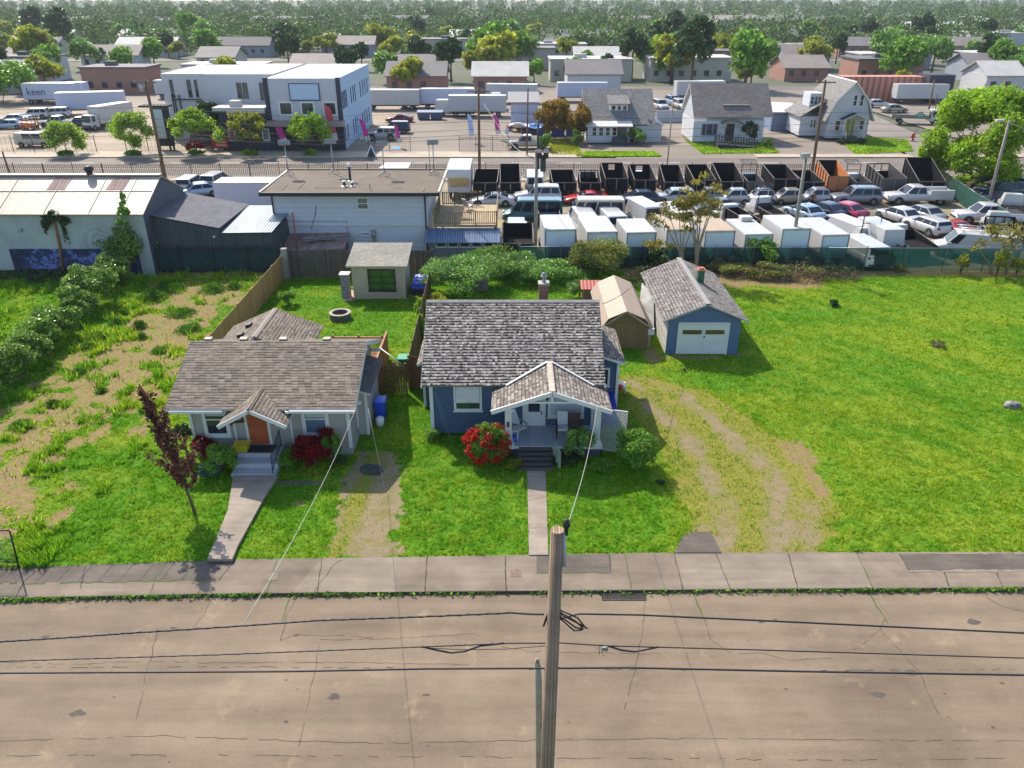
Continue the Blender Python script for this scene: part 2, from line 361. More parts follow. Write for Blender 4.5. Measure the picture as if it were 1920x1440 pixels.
# masks, in metres
DRV1=pxpoly([(676,845),(735,845),(758,925),(742,1046),(612,1050),(650,925)])
DRV2=pxpoly([(1160,700),(1245,712),(1330,738),(1400,780),(1470,825),(1538,890),(1566,960),(1556,1036),(1262,1038),(1290,1000),(1268,930),(1244,860),(1205,800),(1165,760)])
LOTW=pxpoly([(-500,1100),(-60,760),(110,640),(215,560),(300,500),(540,505),(400,600),(330,690),(250,790),(150,900),(20,1010),(-300,1110)])
_l=[P(*q) for q in ((1160,702),(1165,760),(1205,800),(1244,860),(1268,930),(1288,1000),(1262,1038))]; _r=[P(*q) for q in ((1215,706),(1245,712),(1330,738),(1400,780),(1470,825),(1538,890),(1566,960),(1556,1038))]
XL=[p[0] for p in _l]; YL=[p[1] for p in _l]; XR=[p[0] for p in _r]; YR=[p[1] for p in _r]
def zones(x,y):
    n1=fbm(x*1.1,y*1.1,3)-.5; n2=fbm(x*1.1,y*1.1,9)-.5; n3=fbm(x*4,y*4,21)-.5
    jx=x+n1*1.6+n3*.35; jy=y+n2*1.6+n3*.35
    # bare diagonal strip on the left lot, finely broken by grass
    (ax,ay),(bx,by)=P(-30,905),P(430,522); L2=(bx-ax)**2+(by-ay)**2; tt=((x-ax)*(bx-ax)+(y-ay)*(by-ay))/L2; ds=np.abs((x-ax)*(by-ay)-(y-ay)*(bx-ax))/np.sqrt(L2)
    strip=np.exp(-(ds/3.5)**2)*(x<-16.9)*np.clip((55.2-y)*.8,0,1)
    dirt=np.clip(strip*1.35+(fbm(x*1.3,y*1.3,5,5)-.5)*4.4-.22,0,1)*(strip>.12)
    # mossy gravel drives with two wheel tracks
    g1=inpoly(x+n1*.9+n3*.9,y+n2*.5,DRV1)
    u=x-np.interp(y,[23,27,29,34],[-6.72,-6.5,-6.35,-6.2])
    moss=np.where(g1,np.exp(-(u/.42)**2)*1.15*(fbm(x*1.5,y*.7,8)+.35),0)
    xl=np.interp(y,YL[::-1],XL[::-1]); xr=np.interp(y,YR[::-1],XR[::-1]); t=(x-xl)/np.maximum(.5,xr-xl)
    inside=(y>22.5)&(y<YR[0]+.2); ej=(n1*.9+n3*.35)/np.maximum(1.,xr-xl)*1.3
    g2s=np.clip((t+ej)/.10,0,1)*np.clip((1-t+ej)/.10,0,1)*inside*np.clip((YR[0]+.3-y)*1.2,0,1)
    rut=np.exp(-((t-.27-n2*.06)/.10)**2)+np.exp(-((t-.66-n2*.06)/.13)**2)+.8*np.exp(-((t-.86)/.08)**2)*(y<27)
    m2=np.clip(1.25-rut*.95+(fbm(x*1.6,y*.8,12)-.5)*1.7-.22*(y<25.5),0,1)*.85
    moss=np.where(g2s>.05,np.maximum(m2,moss*0),moss)
    f2=(g2s<.6)&(t>-.13)&(t<1.13)&inside&(y<YR[0]+.6); f1=inpoly(x+n1*1.7+n3*.5,y+n2,DRV1)&~g1
    fine=fbm(x*2.6,y*2.6,33)
    yel=np.clip((fbm(x*.35,y*.5,31)-.42)*2.2+(fine-.5)*1.3,0,1)
    yel=np.where(f1|f2,np.clip(.6+(fine-.5)*2,0,1),yel); yel=np.where((x>8)&~f2,np.clip(.52+(fbm(x*.25,y*.4,31)-.5)*1.6+(fine-.5)*1.0+(fbm((x+y)*1.3,(x-y)*.22,51,2)-.5)*1.1,0,1),yel)
    yel=np.where((x>-6.2)&(x<6)&(y<31),np.clip((fine-.5)*1.6+.16,0,1),yel)
    grav=np.maximum(g1*1.,g2s)
    # bare tan earth beside the drive and in front of the garage, under the brush
    def blob(px,py,rx,ry,k=1.):
        cx,cy=P(px,py); return np.clip(1.6-np.hypot((x-cx)/rx,(y-cy)/ry)*1.6+n3*1.2+n1,0,1)*k
    dirt=np.maximum.reduce([dirt,blob(1498,850,.85,2.1),blob(1528,900,.55,2.0,.95),blob(1222,668,.55,1.7),blob(1300,671,2.4,.35),blob(1375,665,.6,.5),
        blob(560,945,.45,.3,.8),blob(1240,905,.25,.25),blob(820,985,.1,.1)])
    back=np.clip((y-55.4+n1*1.4)*1.3,0,1)*(x>8.8); back2=np.clip((y-55.0+n1)*1.5,0,1)*(x<-17)*(x>-31)
    dirt=np.maximum(dirt,np.maximum(back,back2*.6)); 
    wood=np.clip((y-52.8+n1*1.5)*1.0,0,1)*(x>10)*(x<23)
    dirt=np.maximum(dirt,wood)
    return dirt,grav,np.clip(moss,0,1),yel
def relief(x,y):
    return .05*(fbm(x*.5,y*.5,41)-.5)+.035*(fbm(x*3,y*3,43)-.5)
# --- giant base
def m_base():
    m,nt,ns,ls,b=_m('far_ground'); co=coords(ns,ls)
    f=noise(ns,ls,co,.02,6,.7); g=noise(ns,ls,co,.3,5,.7)
    c=ramp(ns,ls,f,[(.38,(.035,.075,.016)),(.5,(.06,.075,.04)),(.62,(.09,.085,.07))])
    c=mix(ns,ls,.35,c,ramp(ns,ls,g,[(.3,(.03,.05,.015)),(.7,(.16,.15,.12))]))
    ls.new(c,b.inputs['Base Color']); b.inputs['Roughness'].default_value=.95; return m
mb=MB(); mb.poly([(-2500,-60,-.2),(2500,-60,-.2),(2500,3500,-.2),(-2500,3500,-.2)])
tag(mb.build('ground',m_base()),kind='structure')
# --- lawn grid
def m_lawn():
    m,nt,ns,ls,b=_m('lawn_soil'); co=coords(ns,ls)
    a=N(ns,'ShaderNodeVertexColor',layer_name='zone'); s=N(ns,'ShaderNodeSeparateColor'); ls.new(a.outputs[0],s.inputs[0])
    f1=noise(ns,ls,co,.55,5,.65); f2=noise(ns,ls,co,7,6,.75); f3=noise(ns,ls,co,38,4,.7)
    gr=ramp(ns,ls,f2,[(.3,(.022,.075,.004)),(.52,(.065,.175,.007)),(.72,(.14,.29,.015))])
    ye=ramp(ns,ls,f2,[(.3,(.05,.095,.005)),(.5,(.14,.21,.012)),(.7,(.30,.34,.04))])
    c=mix(ns,ls,a.outputs['Alpha'],gr,ye)
    di=ramp(ns,ls,f2,[(.28,(.11,.065,.034)),(.5,(.225,.145,.08)),(.72,(.34,.24,.145))])
    di=mix(ns,ls,mth(ns,ls,'MULTIPLY',ramp(ns,ls,noise(ns,ls,co,3.2,5,.75),[(.46,(0,0,0)),(.58,(1,1,1))]),.75),di,(.15,.19,.03))
    gv=ramp(ns,ls,f3,[(.3,(.11,.084,.05)),(.5,(.225,.178,.11)),(.7,(.35,.285,.19))])
    gv=mix(ns,ls,ramp(ns,ls,noise(ns,ls,co,1.6,6,.8),[(.47,(0,0,0)),(.60,(.8,.8,.8))]),gv,(.15,.15,.035))
    mo=ramp(ns,ls,f2,[(.3,(.09,.125,.015)),(.5,(.19,.18,.028)),(.7,(.29,.245,.05))])
    def edge(v,k=1.):
        q=mth(ns,ls,'ADD',v,mth(ns,ls,'MULTIPLY',mth(ns,ls,'SUBTRACT',f2,.5),k)); return ramp(ns,ls,q,[(.38,(0,0,0)),(.60,(1,1,1))])
    c=mix(ns,ls,edge(s.outputs[1],.5),c,gv); c=mix(ns,ls,mth(ns,ls,'MULTIPLY',ramp(ns,ls,mth(ns,ls,'ADD',s.outputs[2],mth(ns,ls,'MULTIPLY',mth(ns,ls,'SUBTRACT',f3,.5),1.2)),[(.15,(0,0,0)),(.7,(1,1,1))]),.9),c,mo); c=mix(ns,ls,edge(s.outputs[0]),c,di)
    ls.new(c,b.inputs['Base Color']); b.inputs['Roughness'].default_value=.95; b.inputs['Specular IOR Level'].default_value=.1
    bump(ns,ls,b,mth(ns,ls,'ADD',f2,mth(ns,ls,'MULTIPLY',f3,.4)),.55,.06); return m
gx=np.arange(-50,50.01,.2); NR=175
rows=[]
for j in range(NR+1):
    t=j/NR; y0=yat(EDGE,gx)-.02; rows.append(y0+(57.8-y0)*t)
X=np.tile(gx,(NR+1,1)); Y=np.array(rows); Z=relief(X,Y)+.015
bd=np.clip((Y-yat(EDGE,gx)[None,:])/.3,0,1); Z=Z*bd
nx=len(gx); I=(np.arange(NR)[:,None]*nx+np.arange(nx-1)[None,:]).ravel()
lawn=npmesh('lawn',np.stack([X,Y,Z],-1).reshape(-1,3),np.stack([I,I+1,I+1+nx,I+nx],1),m_lawn(),smooth=True)
zd=zones(X.ravel(),Y.ravel())
ca=lawn.data.color_attributes.new('zone','FLOAT_COLOR','POINT'); ca.data.foreach_set('color',np.stack(zd,1).astype(np.float32).ravel())
tag(lawn,kind='structure')
# --- grass blades (uncountable)
KEEP=[] # footprints free of grass: (x0,x1,y0,y1)
def blades():
    rng=np.random.default_rng(5); Vs=[];Zs=[]
    def field(n,x0,x1,y0,y1,hmul,wd,tall=False):
        x=rng.uniform(x0,x1,n); y=rng.uniform(y0,y1,n)
        ok=(y>yat(EDGE,x)+.02)&(np.abs(x)<(y*.72+5)); x=x[ok];y=y[ok]
        d,g,m,ye=zones(x,y); keep=rng.random(len(x))<np.clip(1-1.15*d-1.05*g*(1-.45*m),0.02,1)
        for a,b,c,e in KEEP: keep&=~((x>a)&(x<b)&(y>c)&(y<e))
        for pg in KEEPP: keep&=~inpoly(x,y,pg)
        x=x[keep];y=y[keep];ye=ye[keep]; d=d[keep]
        cl=.45*fbm(x*2.6,y*2.6,77,3)+.55*fbm(x*7.5,y*7.5,79,2); gp=(cl<.40)&(rng.random(len(x))<.8); x=x[~gp];y=y[~gp];ye=ye[~gp];d=d[~gp];cl=cl[~gp]; big=fbm(x*.8,y*.8,78,3)
        left=(x<-17.3); wild=np.clip((big-.47)*6,0,1)*left
        h=(.03+.14*np.clip((cl-.38)*2.8,0,1))*hmul*(1+wild*2.1)*rng.uniform(.6,1.3,len(x))
        back=(y>36.5)&(x>-17)&(x<9); h=np.where(back,h*.8,h); h=np.where((x>9)&(y>36),h*.85,h)
        ang=rng.uniform(0,2*PI,len(x)); w_=wd*(1+wild*.6)*rng.uniform(.6,1.4,len(x))
        ln=h*rng.uniform(.1,.8,len(x)); la=rng.uniform(0,2*PI,len(x)); z=relief(x,y)
        ax=np.cos(ang)*w_;ay=np.sin(ang)*w_
        A=np.stack([x-ax,y-ay,z],1);B=np.stack([x+ax,y+ay,z],1);C=np.stack([x+np.cos(la)*ln,y+np.sin(la)*ln,z+h],1)
        Vs.append(np.stack([A,B,C],1).reshape(-1,3)); Zs.append(np.repeat(np.clip(ye+.4*(d>.1),0,1),3))
    field(560000,-31,31,22,37,1.,.021)
    field(560000,-48,48,37,57.6,1.15,.031)
    V=np.concatenate(Vs);Zy=np.concatenate(Zs)
    m,nt,ns,ls,b=_m('grass_blade'); g=N(ns,'ShaderNodeNewGeometry'); a=N(ns,'ShaderNodeVertexColor',layer_name='zone')
    s=N(ns,'ShaderNodeSeparateColor'); ls.new(a.outputs[0],s.inputs[0])
    c1=ramp(ns,ls,g.outputs['Random Per Island'],[(0,(.05,.18,.006)),(.5,(.155,.365,.010)),(1,(.30,.53,.03))])
    c2=ramp(ns,ls,g.outputs['Random Per Island'],[(0,(.12,.23,.006)),(.5,(.34,.49,.014)),(.9,(.54,.62,.045)),(1,(.62,.58,.22))])
    c=mix(ns,ls,s.outputs[0],c1,c2); ls.new(c,b.inputs['Base Color']); b.inputs['Roughness'].default_value=.6; b.inputs['Specular IOR Level'].default_value=.25
    t=N(ns,'ShaderNodeBsdfTranslucent'); ls.new(c,t.inputs[0]); mx=N(ns,'ShaderNodeMixShader'); mx.inputs[0].default_value=.4
    ls.new(b.outputs[0],mx.inputs[1]);ls.new(t.outputs[0],mx.inputs[2]);ls.new(mx.outputs[0],ns['Material Output'].inputs[0])
    o=npmesh('grass',V,np.arange(len(V)).reshape(-1,3),m)
    ca=o.data.color_attributes.new('zone','FLOAT_COLOR','POINT'); q=np.zeros((len(V),4),np.float32); q[:,0]=Zy; q[:,3]=1; ca.data.foreach_set('color',q.ravel())
    tag(o,'green and yellowish grass covering the yards and the open lots','grass',kind='stuff')
# --- concrete / asphalt
def slabmat(name,c1,c2,c3,sc=1.,bmp=.25,stain=None,speck=True,rough=.85):
    if name in MATS: return MATS[name]
    m,nt,ns,ls,b=_m(name); co=coords(ns,ls)
    f=noise(ns,ls,co,.35*sc,6,.65); g=noise(ns,ls,co,30,4,.8); h=noise(ns,ls,coords(ns,ls,False,(.25,2.5,1)),.8*sc,5,.65)
    c=ramp(ns,ls,f,[(.3,c1),(.5,c2),(.7,c3)])
    c=mix(ns,ls,1.,c,ramp(ns,ls,g,[(.3,(.80,.80,.80)),(.7,(1.2,1.2,1.2))] if speck else [(0,(1,1,1)),(1,(1,1,1))]),'MULTIPLY')
    c=mix(ns,ls,1.,c,ramp(ns,ls,h,[(.3,(.80,.79,.78)),(.7,(1.16,1.15,1.14))]),'MULTIPLY')
    if stain: c=mix(ns,ls,ramp(ns,ls,noise(ns,ls,co,stain[1],6,.75),[(stain[2],(0,0,0)),(stain[2]+.1,(.8,.8,.8))]),c,stain[0])
    ls.new(c,b.inputs['Base Color']); b.inputs['Roughness'].default_value=rough; b.inputs['Specular IOR Level'].default_value=.3
    bump(ns,ls,b,g,bmp,.01); MATS[name]=m; return m
M_street=slabmat('old_street_concrete',(.135,.103,.073),(.18,.139,.097),(.228,.178,.124),.6,.25,((.26,.198,.128),.5,.58))
M_walk=slabmat('pavement_concrete',(.12,.096,.074),(.175,.142,.11),(.235,.195,.15),1.2,.35)
M_walk2=slabmat('new_concrete',(.155,.13,.10),(.20,.168,.13),(.25,.21,.16),1.2,.25)
M_dark=slabmat('dark_pavers',(.075,.062,.052),(.10,.085,.072),(.14,.12,.10),2,.4)
M_crack=plain('crack_dirt',(.045,.04,.03),.95,0,.3)
M_cweed=plain('crack_weed',(.07,.10,.02),.95,0,.4,6)
M_asph=slabmat('avenue_asphalt',(.125,.11,.098),(.15,.13,.115),(.175,.152,.135),.3,.1)
M_lot=slabmat('lot_asphalt',(.17,.14,.10),(.23,.19,.135),(.31,.26,.17),.35,.2,((.30,.25,.12),.22,.52))
M_lot2=slabmat('yard_asphalt',(.16,.135,.112),(.20,.17,.14),(.235,.2,.165),.25,.2)
M_gravel=slabmat('gravel_yard',(.19,.15,.11),(.26,.21,.155),(.33,.27,.20),.4,.3,((.20,.20,.07),.12,.58))
M_fwalk=slabmat('far_pavement',(.33,.275,.215),(.38,.32,.25),(.43,.36,.29),1,.1)
def ribbon(mb,pts,wd,z,m,jit=.0,seed=0,gap=0):
    rng=random.Random(seed); q=[]
    for a,b in zip(pts,pts[1:]):
        L=math.hypot(b[0]-a[0],b[1]-a[1]); k=max(1,int(L/.25)) if jit else 1
        for i in range(k): t=i/k; q.append((a[0]+(b[0]-a[0])*t+rng.uniform(-jit,jit),a[1]+(b[1]-a[1])*t+rng.uniform(-jit,jit)))
    q.append(pts[-1])
    for a,b in zip(q,q[1:]):
        if gap and rng.random()<gap: continue
        dx,dy=b[0]-a[0],b[1]-a[1]; L=math.hypot(dx,dy) or 1; w1=wd*(rng.uniform(.5,1.3) if jit else 1)/2; nx_,ny_=-dy/L*w1,dx/L*w1
        mb.poly([(a[0]-nx_,a[1]-ny_,z),(b[0]-nx_,b[1]-ny_,z),(b[0]+nx_,b[1]+ny_,z),(a[0]+nx_,a[1]+ny_,z)],m)
mb=MB(); cb=[(x,y) for x,y in CURB]
top=cb; mb.poly([(-70,12.2,-.12),(70,12.2,-.12)]+[(x,y-.003,-.12) for x,y in top[::-1]],0)
def px(*a): return [P(x,y,-.12) for x,y in a]
for i,c in enumerate([px((1210,1106),(1205,1180),(1190,1259),(1170,1330)),px((1300,1112),(1320,1160),(1333,1200),(1370,1225),(1430,1224),(1480,1238),(1560,1234),(1610,1215),(1650,1180),(1665,1150),(1625,1106)),
    px((1650,1180),(1700,1235),(1722,1259),(1760,1340)),px((560,1115),(540,1150),(525,1200),(560,1190),(700,1195)),px((600,1205),(590,1259),(560,1400)),px((295,1180),(285,1225),(275,1259),(255,1360)),
    px((400,1115),(385,1150),(360,1180)),px((0,1240),(120,1246),(250,1240),(400,1243),(620,1242),(880,1246)),px((600,1200),(760,1197),(890,1188)),px((890,1188),(940,1212),(1000,1222),(1120,1224),(1240,1226)),
    px((1850,1120),(1880,1138),(1920,1146),(2100,1160)),px((0,1390),(300,1380),(700,1394),(1200,1385),(1920,1390))]):
    ribbon(mb,c,.018 if i not in (10,) else .03,-.117,2 if i in (1,10) and False else 1,.03,i,.12)
ribbon(mb,px((1625,1106),(1665,1170)),.07,-.1155,2,.02,5); ribbon(mb,px((1300,1112),(1322,1165)),.06,-.1155,2,.02,6); ribbon(mb,px((545,1118),(528,1165)),.05,-.1155,2,.02,8)
for s_,(yy,ww) in enumerate(((17.9,.05),(14.7,.04))): ribbon(mb,[(-40,yy),(-8,yy+.05),(9,yy-.1),(40,yy+.2)],ww*.5,-.1175,1,.03,s_+20,.5)
rs=random.Random(31)
for i in range(46):      # small tar spots and dark scuffs, and a few resurfaced patches
    cx,cy=rs.uniform(-22,22),rs.uniform(13.2,20.8); r1=rs.choice((.03,.04,.06,.09,.16)); k=9
    mb.poly([(cx+r1*rs.uniform(.7,1.8)*math.cos(2*PI*j/k),cy+r1*rs.uniform(.4,1.)*math.sin(2*PI*j/k),-.1162-.00001*i) for j in range(k)],3)
tag(mb.build('street',[M_street,M_crack,M_cweed,plain('tar_spot',(.075,.062,.05),.9,0,.3,4),slabmat('resurfaced',(.115,.092,.068),(.15,.12,.088),(.185,.15,.11),1.2,.3)]),kind='structure')
# sidewalk slab with rounded kerb face
mb=MB()
for a,b in zip(CURB,CURB[1:]): mb.poly([(a[0],a[1],-.2),(b[0],b[1],-.2),(b[0],b[1],-.01),(a[0],a[1],-.01)],3); mb.poly([(a[0],a[1],-.01),(b[0],b[1],-.01),(b[0],b[1]+.03,.0),(a[0],a[1]+.03,.0)],0)
xs=np.unique(np.concatenate([[p[0] for p in EDGE],[p[0] for p in CURB]])); 
for a,b in zip(xs,xs[1:]):
    mb.poly([(a,float(yat(CURB,a))+.03,0),(b,float(yat(CURB,b))+.03,0),(b,float(yat(EDGE,b)),0),(a,float(yat(EDGE,a)),0)],0)
def quadpx(pts,z,m): mb.poly([(*P(x,y,z),z) for x,y in pts],m)
quadpx([(548,1110),(742,1110),(742,1044),(604,1047)],.004,1)          # driveway aprons, lighter
quadpx([(1285,1104),(1635,1102),(1605,1037),(1265,1038)],.004,1)
quadpx([(-200,1096),(395,1086),(425,1050),(-200,1071)],.004,2)        # dark pavers left
quadpx([(1006,1073),(1143,1073),(1143,1039),(1006,1040)],.004,2)
quadpx([(1704,1070),(2300,1070),(2300,1037),(1686,1038)],.004,2)
for i,c in enumerate([[(78,1062),(45,1090),(30,1118)],[(312,1057),(290,1085),(282,1113)],[(410,1088),(440,1050)],[(500,1112),(520,1048)],[(595,1110),(604,1046)],[(797,1109),(801,1043)],[(949,1108),(947,1042)],[(1185,1107),(1172,1040)],[(1280,1105),(1264,1038)],[(1370,1104),(1342,1038)],[(1496,1103),(1478,1038)],[(1637,1102),(1606,1037)],[(1704,1070),(1686,1038)],[(150,1104),(160,1061)],[(0,1092),(-300,1096)],[(1143,1040),(1145,1073)],[(-100,1120),(-60,1075)],[(1780,1100),(1770,1072)],[(1880,1100),(1868,1072)]]):
    ribbon(mb,[P(*q,.009) for q in c],.035,.009,4 if i in (1,3,7,11) else 3,.012,i+40)
for i in range(12): x=-19.5+i*.75; ribbon(mb,[(x,float(yat(CURB,x))+.75),(x+.1,float(yat(EDGE,x)))],.02,.009,3,0)
ribbon(mb,[P(-200,1098),P(180,1092),P(395,1087)],.07,.009,4,.03,3,.15)
ribbon(mb,[P(1006,1073.5),P(1143,1073.5)],.05,.009,4,.03,4,.3)
ribbon(mb,[P(1704,1071),P(1960,1070)],.13,.010,5,.02,4,.05)
ribbon(mb,[P(1740,1038),P(2050,1036)],.12,.010,5,.03,14,.2)
ribbon(mb,[P(590,1108),P(625,1060),P(640,1050)],.02,.009,3,.02,9,.1)
tag(mb.build('pavement',[M_walk,M_walk2,M_dark,M_crack,M_cweed,M_walk2]),kind='structure')
# garden paths
M_path=slabmat('path_concrete',(.20,.17,.135),(.26,.22,.18),(.31,.265,.22),2,.4)
mb=MB()
def path(pts,m=0,z=.045):
    q=[(*P(x,y,z),z) for x,y in pts]; q=q if (Vector(q[1])-Vector(q[0])).cross(Vector(q[-1])-Vector(q[0])).z>0 else q[::-1]; mb.slab(q,.12,m)
def joint(a,b): ribbon(mb,[P(*a,.05),P(*b,.05)],.02,.049,1,.008,3)
path([(438,897),(522,897),(500,930),(470,985),(448,1025),(436,1053),(389,1053),(406,1015),(428,960)])
joint((418,985),(482,968)); joint((433,940),(497,938)); joint((405,1018),(452,1016))
tag(mb.build('walkway',[M_path,M_crack]),'path'); bpy.data.objects['walkway']['kind']='structure'
mb=MB(); path([(988,880),(1023,880),(1028,1040),(992,1040)]); joint((990,937),(1024,932)); joint((991,990),(1026,990))
tag(mb.build('walkway',[M_path,M_crack]),kind='structure')
mb=MB(); path([(522,901),(650,903),(650,910),(522,908)],0,.03); tag(mb.build('walkway',[M_dark]),kind='structure')
mb=MB(); path([(1264,1036),(1353,1036),(1334,998),(1302,996),(1280,1006)],0,.03); tag(mb.build('asphalt_patch',[M_dark]),kind='structure')
mb=MB(); 
pts=[]; rr=random.Random(4)
for i in range(18): a=2*PI*i/18; k=rr.uniform(.8,1.15); x,y=P(697,882); pts.append((x+.55*k*math.cos(a),y+.48*k*math.sin(a),.06))
mb.poly(pts,0); tag(mb.build('asphalt_patch',[plain('bitumen',(.03,.03,.035),.8,0,.3,3,.5)]),kind='structure')
# rear yards, lots, avenue
def sheet(name,x0,x1,y0,y1,z,mat):
    m_=MB(); m_.poly([(x0,y0,z),(x1,y0,z),(x1,y1,z),(x0,y1,z)]); return tag(m_.build(name,mat),kind='structure')
sheet('storage_lot',-30,60,57.7,89.2,.0,M_lot)
sheet('storage_lot',-80,-30,57.7,89.2,.0,M_lot2)
mb=MB(); mb.box(-120,120,89.2,91.6,-.18,.13,0); tag(mb.build('pavement',[M_fwalk]),kind='structure')
# avenue with markings
M_white=plain('road_paint_white',(.55,.54,.5),.8,0,.25,8); M_yel=plain('road_paint_yellow',(.55,.30,.10),.8,0,.25,8)
mb=MB(); mb.poly([(-160,91.6,.0),(160,91.6,.0),(160,103.4,.0),(-160,103.4,.0)],0)
for i in range(-24,24): x=i*6.2; mb.poly([(x,100.1,.004),(x+2.7,100.1,.004),(x+2.7,100.28,.004),(x,100.28,.004)],1)
for y_ in (96.7,97.25): 
    for i in range(-30,30): 
        if y_>97: continue
        x=i*5.; mb.poly([(x,y_,.004),(x+4.9 if i%7 else x+2.5,y_,.004),(x+4.9 if i%7 else x+2.5,y_+.13,.004),(x,y_+.13,.004)],2)
mb.poly([(-120,92.3,.004),(120,92.3,.004),(120,92.42,.004),(-120,92.42,.004)],1)
tag(mb.build('road',[M_asph,M_white,M_yel]),kind='structure')
mb=MB(); mb.box(-160,8.5,103.4,107.4,-.18,.14,0); mb.box(32,52.5,103.4,105.4,-.18,.14,0); mb.box(58.5,160,103.4,106,-.18,.14,0); tag(mb.build('pavement',[M_fwalk]),kind='structure')
sheet('yard',-160,-20,107.4,158,.0,M_gravel); sheet('yard',-20,8.2,107.4,158,.0,M_lot2)
sheet('driveway',8.2,13.6,104.0,123,.0,M_gravel)
sheet('driveway',13.6,52.5,103.41,140,.0,M_lot2)
mb=MB(); mb.poly([(52.5,103.41,.004),(58.5,103.41,.004),(60,105,.004),(66,160,.004),(57.4,160,.004),(53,107,.004)]); tag(mb.build('road',[slabmat('side_street',(.16,.14,.125),(.20,.175,.155),(.24,.21,.185),.4,.1)]),kind='structure')
sheet('yard',-21.,-18.6,107.75,111.2,.012,M_fwalk) if False else None
mb=MB(); q=[(*P(a_,b_),.008) for a_,b_ in ((733,279),(751,279),(750,274),(735,274))]; mb.poly(q); tag(mb.build('parking_marking',plain('paint_blue_mark',(.12,.28,.42),.8,0,.25,3)),kind='structure')
sheet('yard',66,160,106,150,-.02,M_lot2)
# ================================================================ BUILDINGS: shared pieces
SPLIT={'corner_trim','bargeboard','gutter','corner_post','flashing','insulator','bolt','roof_seam'}-{'bolt','roof_seam'}
class Thing:
    """an Empty at the thing's base; parts are given in world metres"""
    def __init__(s,name,label,cat,loc,group=None):
        s.o=thing(name,label,cat,loc,0,group); s.l=Vector(loc)
    def part(s,name,mb,mats,sub=None,label=None,bevel=0):
        off=s.l
        if name in SPLIT and not label:
            o=None
            for q in islands(mb):
                q.v=[(a-off.x,b-off.y,c-off.z) for a,b,c in q.v]; o=q.build(name,mats,sub or s.o,bevel=bevel)
            return o
        mb.v=[(a-off.x,b-off.y,c-off.z) for a,b,c in mb.v]
        o=mb.build(name,mats,sub or s.o,bevel=bevel)
        if label: o['label']=label
        return o
    def raw(s,name,V,Fc,mats,sub=None,**k):
        return npmesh(name,np.asarray(V)-np.array(s.l),Fc,mats,sub or s.o,**k)
def solo(name,mb,mats,label,cat,loc=(0,0,0),group=None,bevel=0,kind=None):
    l=Vector(loc); mb.v=[(a-l.x,b-l.y,c-l.z) for a,b,c in mb.v]
    o=mb.build(name,mats,None,loc,bevel=bevel); return tag(o,label,cat,group,kind)
M_glass=glassmat(); M_glass2=plain('glass_curtained',(.16,.17,.17),.12,0,.4,1.5); M_white=plain('white_trim',(.62,.62,.60),.5,0,.06,2)
M_black=plain('black_metal',(.012,.012,.014),.5,0,.2); M_galv=plain('galvanised',(.35,.36,.37),.4,.7,.2,3)
def window(T,x0,x1,z0,z1,y,trim=M_white,pane=M_glass,rail=True,mull=0,tw=.09,dep=.06,face='-y',sub=None,rows=1,label=None):
    """frame + pane; face -y (towards the street) or +x / -x where x0..x1 then means y0..y1 and y means x"""
    fb=MB(); fb.frame(x0,x1,z0,z1,tw,y-dep,y+.02,0)
    if rail: fb.box(x0+tw,x1-tw,y-dep*.8,y+.01,(z0+z1)/2-.03,(z0+z1)/2+.03,0)
    for i in range(mull): 
        c=x0+(x1-x0)*(i+1)/(mull+1); fb.box(c-.03,c+.03,y-dep*.9,y+.01,z0+tw,z1-tw,0)
    for i in range(1,rows): c=z0+(z1-z0)*i/rows; fb.box(x0+tw,x1-tw,y-dep*.7,y+.01,c-.025,c+.025,0)
    if face=='-y' and dep>.03: fb.box(x0-.04,x1+.04,y-dep-.04,y,z0-.05,z0,0)
    pb=MB(); pb.box(x0+tw*.6,x1-tw*.6,y-dep*.4,y+.015,z0+tw*.6,z1-tw*.6,0)
    if face!='-y':
        s=1 if face=='+x' else -1
        for b_ in (fb,pb): b_.v=[(y+s*(y-b),a,c) for a,b,c in b_.v]; 
        if s==1: 
            for b_ in (fb,pb): b_.f=[f[::-1] for f in b_.f]
    f=T.part('window',fb,trim,sub,label); 
    off=T.l; pb.v=[(a-off.x,b-off.y,c-off.z) for a,b,c in pb.v]
    pb.build('pane',pane,f); return f
def gable_roof(mb,x0,x1,y0,y1,ze,zr,axis='x',th=.14,m=0,m2=1):
    """ridge along axis; outer sizes incl. overhang; z of upper surface"""
    if axis=='x':
        c=(y0+y1)/2
        mb.slab([(x0,y0,ze),(x1,y0,ze),(x1,c,zr),(x0,c,zr)],th,m,m2); mb.slab([(x1,y1,ze),(x0,y1,ze),(x0,c,zr),(x1,c,zr)],th,m,m2)
    else:
        c=(x0+x1)/2
        mb.slab([(x0,y1,ze),(x0,y0,ze),(c,y0,zr),(c,y1,zr)],th,m,m2); mb.slab([(x1,y0,ze),(x1,y1,ze),(c,y1,zr),(c,y0,zr)],th,m,m2)
def gable_walls(mb,x0,x1,y0,y1,z0,ze,zr,axis='x',m=0):
    """pentagon prism walls"""
    if axis=='x': mb.prism([(y0,z0),(y1,z0),(y1,ze),((y0+y1)/2,zr),(y0,ze)],x0,x1,'x',m)
    else: mb.prism([(x0,z0),(x1,z0),(x1,ze),((x0+x1)/2,zr),(x0,ze)][::-1],y0,y1,'y',m)
